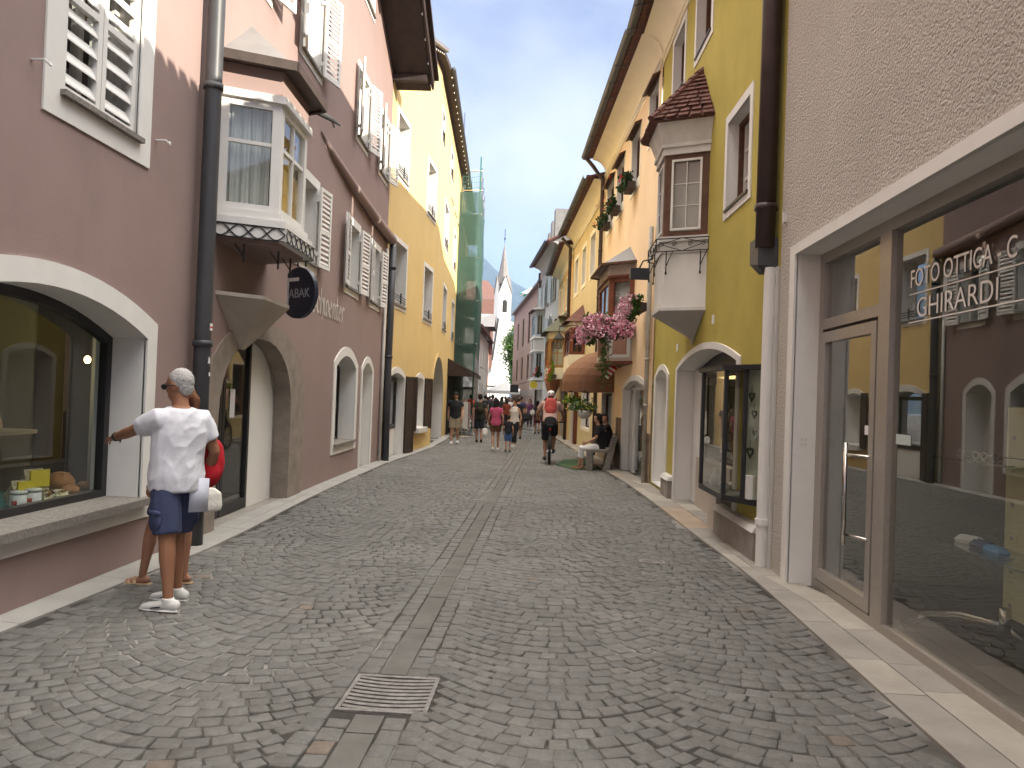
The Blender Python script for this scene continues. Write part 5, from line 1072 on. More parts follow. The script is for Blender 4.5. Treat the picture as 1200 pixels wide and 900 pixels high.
qq=[(x,y,4.25) for x,y in plan(QO,.2)]; MB().add(qq+[(4.0,0,4.95),(3.2,0,4.95)],[(0,1,5),(1,2,4,5),(2,3,4)]).build('roof',TILE,qo)
pipe(Q1,qb,[(.1,-.5,8.1),(.15,-.15,7.7),(.15,-.12,-.4)],.07,BRPIPE,collars=(5,3))
# narrow orange house
w2=[rect(1.0,1.9,5.6,6.9),rect(3.2,4.1,5.6,6.9),rect(5.4,6.3,5.6,6.9)]
o2,F2=simple_house('orange_building','narrow orange house with a green-roofed wooden oriel, farther along on the right','.' and (.25,40.0),(.74,31.5),7.9,ORANGE2,w2,extra_holes=[rect(4.2,5.8,-.5,2.0)])
for r in w2: (x0,z0),(x1,_),(_,z1),_=r; window(F2,o2,x0,x1,z0,z1,d=.1,sur=.12,surm=CREAM,sill=False,curt=CURT)
cove_roof(F2,o2,0,F2.L,7.45,.4,.42,CREAM); MB().panel(rect(4.2,5.8,-.5,2.0),(),.2,.22).build('door',DBROWN,o2,F2.M)
O3=[(2.4,0),(2.8,-.75),(5.6,-.75),(6.2,0)]; oo=MB().prismz(O3,4.2,4.5).build('oriel',CREAM,o2,F2.M); MB().prismz(O3,2.4,2.9).build('apron',CREAM,oo)
for P,Qq in zip(O3,O3[1:]): o,g,X,Lh=oriel_win(oo,P,Qq,2.9,4.2,M('ochre_wood',(.34,.19,.06),.6,.2),(.5,),1,f=.12); g.build('pane',GLASS,oo)
MB().prismz([(2.6,-.02),(2.95,-.6),(5.4,-.6),(5.9,-.02)],2.95,4.15).build('inner_room',CURT,oo)
qq=[(x,y,4.5) for x,y in plan(O3,.25)]; MB().add(qq+[(5.6,0,5.45),(3.6,0,5.3)],[(0,1,5),(1,2,4,5),(2,3,4)]).build('roof',GREENROOF,oo)
MB().lathe([(.05,1.5),(.25,1.9),(.34,2.2),(.34,2.4)],(4.6,-.45,0),14).build('cone_base',M('salmon',(.45,.22,.14),.85),oo)
flower_box(F2,5.9,7.6,-.55,2.55,.6,170,[PETR],'bright green planter with red flowers on the oriel of the orange house',None,leaf=LEAFY,seed=21,drop=.25)
flower_box(F2,2.0,3.3,-.95,2.75,.3,90,[PETR],'dark leafy planter at the far corner of the orange house oriel',None,leaf=LEAFD,seed=22,drop=.25)
for i,z in enumerate((5.35,5.2)): MB().box(2.4+2.9*i,3.2+2.9*i,-.35,-.02,z-.05,z).build('window_ledge',BROWN,o2,F2.M)
# lantern
ln_=tag(empty('lantern',Q1.pt(5.3,-.95,3.55)),'black wall lantern hanging on a bracket in front of the ochre house','lantern')
MB().lathe([(.12,-.30),(.12,-.27)],n=6).lathe([(.17,.0),(.20,.03),(.10,.16),(.03,.24),(.03,.3)],n=6).build('cap',IRON,ln_); MB().lathe([(.11,-.26),(.16,.0)],n=6).build('pane',glass_mat('lantern_glass',tint=(.75,.7,.55),base=.1),ln_)
b_=MB(); [b_.bar((.115*math.cos(a),.115*math.sin(a),-.28),(.17*math.cos(a),.17*math.sin(a),.01),.015,.015) for a in [k*math.pi/3 for k in range(6)]]; b_.build('bars',IRON,ln_); MB().tube([(0,0,.28),(.0,0,.45),(.5,0,.5),(.95,0,.42)],.018,6).build('bracket',IRON,ln_)
# grey house
gwin=[rect(.6,1.7,6.9,8.4),rect(2.6,3.7,6.9,8.4),rect(5.6,6.8,6.9,8.4),rect(4.6,5.6,4.6,6.1),rect(4.6,5.6,2.4,3.8)]
gr,FG=simple_house('grey_building','light grey house with pale blue shutters and a two storey oriel, far along right',(-.80,48.5),(.25,40.0),9.5,GREYP,gwin,extra_holes=[rect(5.4,7.0,-.8,1.9)])
BLUEGREY=M('blue_grey_paint',(.33,.37,.40),.7,.06)
for r in gwin: 
    (x0,z0),(x1,_),(_,z1),_=r; o=window(FG,gr,x0,x1,z0,z1,d=.12,sur=.12,sill=True,mull=1); shutters(FG,o,x0,x1,z0,z1,BLUEGREY,louvers=False,ang=12)
MB().panel(arch(5.4,7.0,-.8,1.2,1.9),(),.2,.24).build('door',DBROWN,gr,FG.M)
GO=[(-.05,0),(-.05,-.55),(2.2,-.55),(2.5,0)]; go=MB().prismz(GO,6.6,6.8).build('oriel',GREYP,gr,FG.M); pieces('apron',GREYP,go,None,MB().prismz(GO,4.3,5.2),MB().prismz(GO,2.0,2.65))
for z0,z1 in ((5.2,6.6),(2.65,4.3)):
    for P,Qq in zip(GO,GO[1:]): o,g,X,Lh=oriel_win(go,P,Qq,z0,z1,BLUEGREY,(),1,f=.12); g.build('pane',GLASS,go)
MB().prismz([(.1,-.02),(.1,-.42),(2.1,-.42),(2.3,-.02)],2.7,6.55).build('inner_room',DARKIN,go)
pieces('moulding',DWHITE,go,None,MB().prismz(plan(GO,.06),5.1,5.2),MB().prismz(plan(GO,.06),4.3,4.38),MB().prismz(plan(GO,.06),2.58,2.66))
for (P,Qq) in ((GO[2],GO[3]),(GO[1],GO[2])):
    pass
cr_=MB(); cr_.box(.8,1.5,-.575,-.555,4.5,5.05); cr_.ell((1.15,-.58,4.78),(.28,.03,.27),12,8); cr_.box(.8,1.5,-.575,-.555,2.1,2.5); cr_.build('relief',M('stone_relief',(.30,.29,.25),.9,.2,8),go)
qq=[(x,y,6.8) for x,y in plan(GO,.25)]; MB().add(qq+[(1.8,0,7.3),(.5,0,7.3)],[(0,1,5),(1,2,4,5),(2,3,4)]).build('roof',SHEET,go)
cove_roof(FG,gr,-.1,FG.L,9.2,.5,.5,GREYP,pitch=.5)
for k in range(5): MB().box(1.2+1.45*k,1.9+1.45*k,-.2,.6,9.85,10.25+.35*k).build('roof_step',M('stepped_stone',(.20,.20,.20),.9,.2),gr,FG.M)
wv=tag(empty('weather_vane',FG.pt(6.5,1.2,10.9)),'thin iron weather vane on the roof of the grey house','weather vane'); MB().tube([(0,0,0),(0,0,2.3)],.02,5).build('rod',IRON,wv); MB().add([(0,-.0,2.0),(.5,0,2.05),(.55,0,2.3),(.1,0,2.2)],[(0,1,2,3)]).ell((0,0,1.5),(.07,.07,.07)).build('vane',IRON,wv)
pipe(FG,gr,[(-.05,-.15,9.4),(-.05,-.12,-.6)],.07,BRPIPE)
# mauve house
pw=[rect(4+4.5*i,5.3+4.5*i,5.4,7.6) for i in range(4)]+[rect(4+4.5*i,5.3+4.5*i,2.8,4.6) for i in range(4)]
mvb,FM=simple_house('mauve_building','mauve pink house turning the street corner far ahead, overhanging a grey shopfront','.' and (-3.5,69.0),(-.80,48.5),8.8,MAUVE,pw,reveal=MAUVE)
for r in pw: (x0,z0),(x1,_),(_,z1),_=r; window(FM,mvb,x0,x1,z0,z1,d=.05,fm=DBROWN,frame=.14,sur=.0,sill=False,mull=1)
MB().panel([(0,-1),(20.6,-1),(20.6,2.0),(0,2.0)],[rect(1+2.2*i,2.6+2.2*i,-.5,1.6) for i in range(8)],-.02,.2).build('shopfront',M('grey_front',(.26,.235,.225),.8,.05),mvb,FM.M); MB().box(.5,20,.25,.3,-.8,1.8).build('shop_pane',GLASS,mvb,FM.M)
MB().box(-.1,20.7,-.25,9,8.8,8.95).build('roof',SHEET,mvb,FM.M); MB().box(9,9.8,2,2.8,8.9,10.2).build('chimney',BRPIPE,mvb,FM.M)
MB().box(13.5,20.5,.6,6,8.95,10.4).build('attic',MAUVE,mvb,FM.M)
def parasol(p,r,h,label,mats,name='parasol',pole=True):
    t=tag(empty(name,p),label,'parasol'); n=16; mb=MB()
    for i in range(n):
        a0=2*math.pi*i/n;a1=2*math.pi*(i+1)/n; mb.add([(r*math.cos(a0),r*math.sin(a0),h*.72),(r*math.cos(a1),r*math.sin(a1),h*.72),(0,0,h)],[(0,1,2)],(i//2)%len(mats)); mb.add([(r*math.cos(a0),r*math.sin(a0),h*.72),(r*math.cos(a1),r*math.sin(a1),h*.72),(r*math.cos(a1),r*math.sin(a1),h*.66),(r*math.cos(a0),r*math.sin(a0),h*.66)],[(0,1,2,3)],(i//2)%len(mats))
    mb.build('canopy',mats,t); MB().tube([(0,0,0),(0,0,h*.98)],.025,6).build('pole',IRON,t)
parasol(FM.pt(2.6,1.2,8.95),1.05,2.1,'green and white parasol on the roof terrace of the mauve house',[M('turquoise_canvas',(.12,.42,.38),.8),CANVASW],'parasol'); parasol(FM.pt(6.2,2.6,8.95),1.1,2.9,'white parasol higher up on the roof terrace of the mauve house',[CANVASW])
sgb=tag(empty('shop_sign',FM.pt(13.5,-.9,2.1)),'square black shop sign sticking out under the mauve house','sign'); MB().box(-.05,.05,-.30,.30,-.28,.28).build('board',BLACK,sgb,FM.M.to_3x3().to_4x4()); MB().tube([(0,.3,.33),(0,.9,.5)],.02,5).build('bracket',IRON,sgb,FM.M.to_3x3().to_4x4())
ysn=tag(empty('round_sign',FG.pt(4.6,-.75,2.25)),'small yellow sign on the lower wall of the grey house','sign'); MB().tube([(-.03,0,0),(.03,0,0)],.22,14).build('disc',M('yellow_sign',(.62,.50,.04),.5),ysn,FG.M.to_3x3().to_4x4()); MB().tube([(0,.1,.2),(0,.75,.25)],.015,5).build('bracket',IRON,ysn,FG.M.to_3x3().to_4x4())

# ------------------------------------------------------------------ beyond the yellow house on the left
CL=Facade((-4.42,34.0),(-5.0,43.0),None)
cn=tag(empty('shop_canopy',B2.pt(8.4,0,0)),'dark sloping shop canopy on the wall just past the yellow gateway','canopy'); X=Matrix.Translation(cn.location).inverted()@B2.W
MB().hexa([(7.3,-1.25,2.35),(12.0,-1.25,2.35),(12.0,0,2.95),(7.3,0,2.95),(7.3,-1.25,2.43),(12.0,-1.25,2.43),(12.0,0,3.03),(7.3,0,3.03)]).build('roof',DTILE,cn,X); MB().add([(7.3,-1.2,2.3),(7.3,0,2.3),(7.3,0,2.95)],[(0,1,2)]).box(7.3,12,-1.25,-1.2,2.27,2.36).build('valance',DBROWN,cn,X); MB().box(7.5,12,-.06,.02,-.6,2.6).build('dark_shopfront',DARKIN,cn,X)
def clothes_rail(x,y,label,cols,seed):
    p=B2.pt(x,y,0); z=gz(p.x,p.y); t=tag(empty('clothes_rail',(p.x,p.y,z),R(92)),label,'clothes rail'); MB().tube([(-.7,0,0),(-.7,0,1.5),(.7,0,1.5),(.7,0,0)],.02,6).tube([(-.7,-.25,.03),(-.7,.25,.03)],.02,6).tube([(.7,-.25,.03),(.7,.25,.03)],.02,6).build('rail',STEEL,t)
    rr=random.Random(seed)
    for k in range(9):
        xx=-.6+k*.15; w=.2; g=MB().loft([[(xx-.03,-w,1.4),(xx+.03,-w,1.4),(xx+.03,w,1.4),(xx-.03,w,1.4)],[(xx-.04,-w*1.1,.9),(xx+.04,-w*1.1,.9),(xx+.04,w*1.1,.9),(xx-.04,w*1.1,.9)],[(xx-.05,-w*1.1,.5-rr.random()*.2),(xx+.05,-w*1.1,.5),(xx+.05,w*1.1,.5),(xx-.05,w*1.1,.5)]]).tube([(xx,0,1.4),(xx,0,1.5)],.008,4)
        c=rr.choice(cols); o=g.build('garment',M('cloth_%d'%(k+seed*10),c,.9,.1)); o.matrix_basis=t.matrix_basis.copy(); tag(o,label.replace('rail of','garment on the rail of').replace('standing','hung'),'garment',label+' garments')
clothes_rail(7.0,-.75,'rail of pale and grey clothes standing under the dark canopy',[(.5,.48,.45),(.3,.28,.3),(.05,.05,.07),(.4,.2,.2)],2)
# scaffold
sf_=tag(empty('scaffold',(-4.6,38,0)),'tall scaffold wrapped in green netting beyond the yellow house','scaffold')
X=Matrix.Translation(sf_.location).inverted()
def SP(k,out_,z):     # k along 0..1 , out from wall
    y=35.2+7*k; return Vector((-4.50-.064*(y-35.2)+out_,y,z))
for k in (0,.25,.5,.75,1):
    for ou in (.08,.92):
        top=12.2+(2.4 if (k==0 and ou<.5) else 0.0)+(.35 if ou>.5 else 0)
        MB().tube([SP(k,ou,-.6),SP(k,ou,top)],.032,7).build('standard',M('scaffold_green',(.03,.16,.12),.5,.1) if k==0 and ou>.5 else STEEL,sf_,X)
for z in (1.9,3.9,5.9,7.9,9.9,11.0,11.9):
    MB().tube([SP(0,-.0,z),SP(0,1.05,z)],.026,6).build('ledger',STEEL,sf_,X); MB().tube([SP(0,.92,z),SP(1,.92,z)],.026,6).build('ledger',STEEL,sf_,X)
    if z<10.5: MB().hexa([SP(0,.1,z-.08),SP(1,.1,z-.08),SP(1,.9,z-.08),SP(0,.9,z-.08),SP(0,.1,z-.03),SP(1,.1,z-.03),SP(1,.9,z-.03),SP(0,.9,z-.03)][0:1]+[SP(0,.9,z-.08),SP(1,.9,z-.08),SP(1,.1,z-.08),SP(0,.1,z-.03),SP(0,.9,z-.03),SP(1,.9,z-.03),SP(1,.1,z-.03)]).build('deck',BENCHW,sf_,X)
nm=MB(); U=[(0,-.02),(0,.25),(0,.5),(0,.75),(0,.97),(.2,.99),(.4,.98),(.6,.99),(.8,.98),(1,.97)]; zz=[.55,1.2,2,3,4,5,6,7,8,9,10,10.9]
rr=random.Random(8)
for z in zz:
    f=min(1,max(0,(z-.2)/4.2)); s=.30+.70*math.sin(f*math.pi/2)
    for k,ou in U:
        p=SP(k,ou*s*(1+.02*math.sin(z*2.1+k*7)),z); q=mnoise.noise(Vector((p.x*1.3,p.y*.9,z*.8)))*.10; nm.v.append(tuple(p+Vector((q if ou>.9 else 0,-abs(q)-.06 if k==0 else 0,0))))
n=len(U)
for i in range(len(zz)-1):
    for j in range(n-1): nm.f.append((i*n+j,i*n+j+1,(i+1)*n+j+1,(i+1)*n+j)); nm.mi.append(0)
nm.build('net',NET,sf_,X,True)
# string net at the top
tn=MB()
for i in range(9): tn.tube([SP(0,.1*i+.05,10.9),SP(0,.1*i+.05,12.0-.15*math.sin(i/8*math.pi))],.008,4)
for i in range(5): tn.tube([SP(0,.05,10.9+.25*i),SP(0,.5,10.9+.25*i-.06),SP(0,.9,10.9+.25*i)],.008,4)
tn.build('top_net',M('string_net',(.10,.25,.2),.7),sf_,X)
# white house
wh,FW=simple_house('white_building','narrow white house with a grey dormer roof, far ahead on the left before the church',(-5.0,50.0),(-5.5,66.0),6.0,WPLAST,[rect(2+3.4*i,3.1+3.4*i,3.6,5.0) for i in range(4)]+[rect(2+3.4*i,3.1+3.4*i,1.0,2.4) for i in range(4)])
for i in range(4):
    for z0,z1 in ((3.6,5.0),(1.0,2.4)): window(FW,wh,2+3.4*i,3.1+3.4*i,z0,z1,d=.1,fm=WHITE,sur=0,sill=True,mull=1)
rf=MB().hexa([(-.3,-.45,6.0),(16.3,-.45,6.0),(16.3,6,8.4),(-.3,6,8.4),(-.3,-.45,6.15),(16.3,-.45,6.15),(16.3,6,8.55),(-.3,6,8.55)]); r=rf.build('roof',TILE,wh,FW.M)
MB().prismz([(9,-.3),(12.6,-.3),(12.6,4),(9,4)],6.0,7.0).add([(8.6,-.8,6.8),(10.8,-.8,8.0),(13,-.8,6.8),(8.6,4,6.8),(10.8,4,8.0),(13,4,6.8)],[(0,1,4,3),(1,2,5,4),(0,2,1)]).build('dormer',SHEET,wh,FW.M)
MB().box(5.2,16,-.015,0,1.8,6.4).build('salmon_strip',M('salmon_wall',(.52,.27,.20),.9),wh,FW.M) if False else None
sm,FS=simple_house('salmon_building','narrow salmon pink house with a balcony, far ahead beside the white church wall',(-5.5,66.0),(-6.9,84.0),5.9,M('salmon_wall',(.55,.30,.22),.9,.05),[rect(2+4*i,3.2+4*i,3.6,5.0) for i in range(4)])
for i in range(4): window(FS,sm,2+4*i,3.2+4*i,3.6,5.0,d=.1,sur=.1,mull=1)
MB().hexa([(-.3,-.35,5.9),(18.3,-.35,5.9),(18.3,6,7.9),(-.3,6,7.9),(-.3,-.35,6.05),(18.3,-.35,6.05),(18.3,6,8.05),(-.3,6,8.05)]).build('roof',TILE,sm,FS.M)
bc=MB().box(1.5,4.5,-.8,0,2.3,2.4); 
for i in range(16): bc.box(1.5+.2*i,1.53+.2*i,-.8,-.77,2.4,3.2)
bc.box(1.5,4.5,-.82,-.76,3.2,3.26).build('balcony',DBROWN,sm,FS.M)
# church
ch=tag(empty('church',(-9.35,140,-1)),'white church with red roofed nave and pointed grey spire at the street end','church')
def CP(px,py,Y):  # helper used only for readability of proportions
    return None
T=MB(); tw=1.2; T.box(-tw,tw,-tw,tw,0,21.0)
T.add([(-tw,-tw,21),(tw,-tw,21),(0,-tw,24.2),(tw,tw,21),(tw,0,24.2),(-tw,tw,21),(0,tw,24.2),(-tw,0,24.2),(0,0,25)],[(0,1,2),(1,3,4),(3,5,6),(5,0,7)])
T.build('tower',WPLAST,ch)
sp=MB(); n=8; ring=[(1.2*math.cos(math.pi/8+2*math.pi*i/n),1.2*math.sin(math.pi/8+2*math.pi*i/n),22.8) for i in range(n)]; sp.add(ring+[(0,0,30.5)],[(i,(i+1)%n,n) for i in range(n)])
for sx,sy in ((1,0),(-1,0),(0,1),(0,-1)):
    e=1.35; a=(sx*e+ (0 if sx else 0),sy*e,24.35); l=(sx*e-sy*1.32,sy*e-sx*1.32,20.95); r_=(sx*e+sy*1.32,sy*e+sx*1.32,20.95); sp.add([a,l,(0,0,23.6),r_],[(0,1,2),(0,2,3)])
sp.build('spire',M('spire_slate',(.21,.195,.185),.8,.2,2),ch); MB().tube([(0,0,30.4),(0,0,33)],.06,5).ell((0,0,31.2),(.18,.18,.18)).build('finial',IRON,ch)
for sx,sy in ((-.62,-1),(.62,-1)):
    pass
be=MB()
be.panel(arch(-.45,.45,17.6,19.4,19.9),(),-tw-.03,-tw+.02,0,back=False); be2=MB().panel(arch(-.45,.45,17.6,19.4,19.9),(),-tw-.03,-tw+.02,0).xf(Matrix.Rotation(R(90),4,'Z'))
be.build('belfry_opening',DARKIN,ch); be2.build('belfry_opening',DARKIN,ch)
MB().box(-tw-.1,tw+.1,-tw-.1,tw+.1,16.6,16.85).build('string_course',WPLAST,ch)
ch.rotation_euler=(0,0,R(24))
cn_=MB(); 
ch2=MB(); # nave to the left with a steep red roof, white gable wall to the street
X=Matrix.Translation(ch.location).inverted()
chM=Matrix.Rotation(R(-24),4,'Z')@X
MB().add([(-21,144,-1),(-10.8,144,-1),(-10.8,144,7),(-21,144,7),(-21,160,-1),(-10.6,160,-1),(-10.6,160,7)],[(0,1,2,3),(1,5,6,2)]).build('nave_wall',WPLAST,ch,chM)
RF=MB().add([(-22,143,6.4),(-9.8,143,6.4),(-10.1,150,20.3),(-22,150,20.3),(-13.4,153,24.2),(-22,153,24.2),(-9.2,160,6.2)],[(0,1,2,3)],1); RF.add([(-22,150,20.35),(-10.1,150,20.35),(-13.4,153,24.4),(-22,153,24.4)],[(0,1,2,3)],0); RF.add([(-9.8,143,6.4),(-9.2,160,6.2),(-10.1,150,20.3)],[(0,1,2)],0)
RF.build('nave_roof',[M('roof_dark_red',(.16,.085,.07),.85,.15,2),brick_mat('red_roof_tiles',(.15,.068,.045),(.12,.055,.04),(.09,.045,.035),1.2)],ch,chM)
G_=MB(); pol=[(-10.4,-1),(-6.6,-1),(-6.6,11.6),(-6.25,13.2),(-8.6,13.6),(-9.3,7.0)]; G_.panel(pol,(),121,122.5,0,back=True); G_.build('gable_wall',WPLAST,ch,chM)
MB().bar((-8.65,120.9,13.7),(-9.4,120.9,7.0),.3,.12,up=(0,1,0)).build('downpipe',GREYPIPE,ch,chM)

# ------------------------------------------------------------------ tree, awnings far ahead
def tree(p,h,r,label,seed):
    t=tag(empty('tree',p),label,'tree'); rr=random.Random(seed); MB().tube([(0,0,0),(.1,0,h*.4),(-.05,.1,h*.8)],[r*.10,r*.07,r*.02],8).build('trunk',BARK,t)
    lb=MB(); cl=[]
    for i in range(44):
        a=rr.uniform(0,6.28); z=h*rr.uniform(.30,.97); q=r*math.sqrt(max(.05,1-((z/h-.6)/.45)**2))*rr.uniform(.35,1); c=Vector((q*math.cos(a),q*math.sin(a),z)); cl.append(c); lb.tube([(0,0,z*.75),c*.9+Vector((0,0,-.1))],[r*.03,r*.01],5)
    lb.build('limb',BARK,t); lf=MB()
    for c in cl: quads(lf,c,420,.20,(r*.42,r*.42,h*.07),rr)
    lf.build('crown',TREELEAF,t)
tree((-3.0,98,-.6),11.6,2.4,'tall green tree behind the church tower, between it and the mauve house',3); tree((-3.2,110,-.6),9,2.4,'lower green tree partly hidden behind the mauve house',5)
def canopy_tent(p,w,d,h,label,rz=0):
    t=tag(empty('market_tent',p,rz),label,'tent'); mb=MB(); mb.add([(-w,-d,h),(w,-d,h),(w,d,h),(-w,d,h),(0,0,h+.75)],[(0,1,4),(1,2,4),(2,3,4),(3,0,4)])
    for a,b in (((-w,-d),(w,-d)),((w,-d),(w,d)),((w,d),(-w,d)),((-w,d),(-w,-d))): mb.add([(*a,h),(*b,h),(*b,h-.25),(*a,h-.25)],[(0,1,2,3)])
    mb.build('canvas',CANVASW,t)
    for a,b in ((-w,-d),(w,-d),(w,d),(-w,d)): MB().tube([(a*.97,b*.97,0),(a*.97,b*.97,h)],.03,6).build('leg',STEEL,t)
canopy_tent((-3.6,62,gz(-3,62)),1.5,1.5,2.25,'white market tent at the far end of the street, before the tree'); canopy_tent((-5.3,47,gz(-5,47)),.8,1.4,2.2,'white shop awning tent far ahead on the left, past the scaffold')

# ------------------------------------------------------------------ mat and bench
mt=MB(); P=[(.20,19.4),(.62,17.9),(1.15,18.1),(1.05,21.3),(.42,21.2)]
mt.prismz([(x,y) for x,y in P],0,.012); mt.v=[(x,y,z+gz(x,y)+.018) for x,y,z in mt.v]; tag(mt.build('door_mat',GREENMAT),'green mat lying on the paving in front of the bench','mat')
be=tag(empty('bench',(1.20,18.6,longz(18.6)+.02),R(-4)),'weathered grey wooden bench standing against the apricot house','bench')
MB().box(-.28,.28,-.85,.85,.40,.46).build('seat',BENCHW,be)
bk=MB()
for z0,z1 in ((.46,.60),(.62,.76),): bk.hexa([(.28+.15*(z0-.4),-.85,z0),(.34+.15*(z0-.4),-.85,z0),(.34+.15*(z0-.4),.85,z0),(.28+.15*(z0-.4),.85,z0),(.28+.15*(z1-.4),-.85,z1),(.34+.15*(z1-.4),-.85,z1),(.34+.15*(z1-.4),.85,z1),(.28+.15*(z1-.4),.85,z1)])
bk.build('backrest',BENCHW,be)
for y in (-.80,.80):
    MB().box(-.27,-.12,y-.05,y+.05,-.05,.40).build('leg',BENCHW,be); MB().hexa([(.10,y-.05,-.05),(.25,y-.05,-.05),(.25,y+.05,-.05),(.10,y+.05,-.05),(.30,y-.05,.78),(.43,y-.05,.78),(.43,y+.05,.78),(.30,y+.05,.78)]).build('leg',BENCHW,be)

# ------------------------------------------------------------------ the hazy air of the valley
def haze():
    m=bpy.data.materials.new('valley_haze'); m.use_nodes=True; n=m.node_tree.nodes; l=m.node_tree.links; n.remove(n['Principled BSDF'])
    p=n.new('ShaderNodeVolumePrincipled'); p.inputs['Color'].default_value=(.42,.62,1,1); p.inputs['Density'].default_value=.00012; p.inputs['Anisotropy'].default_value=.1
    l.new(p.outputs[0],n['Material Output'].inputs['Volume'])
    tag(MB().box(-4200,4200,-120,3600,-30,700).build('haze',m),kind='stuff')
haze()
# ------------------------------------------------------------------ people
_skin={}
def cloth(name,col,bump=.35,bs=14): 
    k=(name,col)
    if k not in _skin: _skin[k]=M(name,col,.9,.10,4,bump,bs)
    return _skin[k]
def skin(col):
    k=('skin',col)
    if k not in _skin: 
        m=M('skin',col,.55,.07,8,.05,90); m.node_tree.nodes['Principled BSDF'].inputs['Subsurface Weight'].default_value=.0; _skin[k]=m
    return _skin[k]
def V(*a): return Vector(a)
def lerp(a,b,t): return a+(b-a)*t
def hand(mb,w,d,nrm,side,curl=.5,point=False,s=1.0):
    """palm and five fingers; w wrist, d forward direction, nrm back-of-hand normal, side = towards the thumb"""
    d=d.normalized(); nrm=(nrm-d*nrm.dot(d)).normalized(); side=(side-d*side.dot(d)-nrm*side.dot(nrm)); side=side.normalized() if side.length>1e-4 else d.cross(nrm)
    mb.tube([w-d*.02*s,w+d*.02*s,w+d*.06*s,w+d*.088*s],[(.026*s,.018*s),(.034*s,.016*s),(.040*s,.015*s),(.038*s,.012*s)],10,side=side,rnd=True)
    ln=[.072,.080,.074,.058]
    for i in range(4):
        off=side*(.030-.020*i)*s; b=w+d*(.085-.004*abs(i-1))*s+off; c=curl*(1+.12*i) if not(point and i==0) else .06; L=ln[i]*s; p=[b-d*.02*s,b]; a=0; spread=side*(.10-.07*i)
        for k,f in enumerate((.45,.32,.25)):
            a+=c*(.75 if k==0 else .95); p.append(p[-1]+(d*math.cos(a)-nrm*math.sin(a)+spread*.35).normalized()*L*f)
        mb.tube(p,[.0088*s,.0092*s,.0084*s,.0076*s,.0064*s],7,rnd=True)
    b=w+d*.025*s+side*.028*s; t=(d*.62+side*.72-nrm*.25).normalized(); t2=(d*.9+side*.25-nrm*.35*(1+curl)).normalized()
    mb.tube([b-t*.015*s,b+t*.035*s,b+t*.035*s+t2*.028*s,b+t*.035*s+t2*.05*s],[.013*s,.0115*s,.0095*s,.0075*s],7,rnd=True)
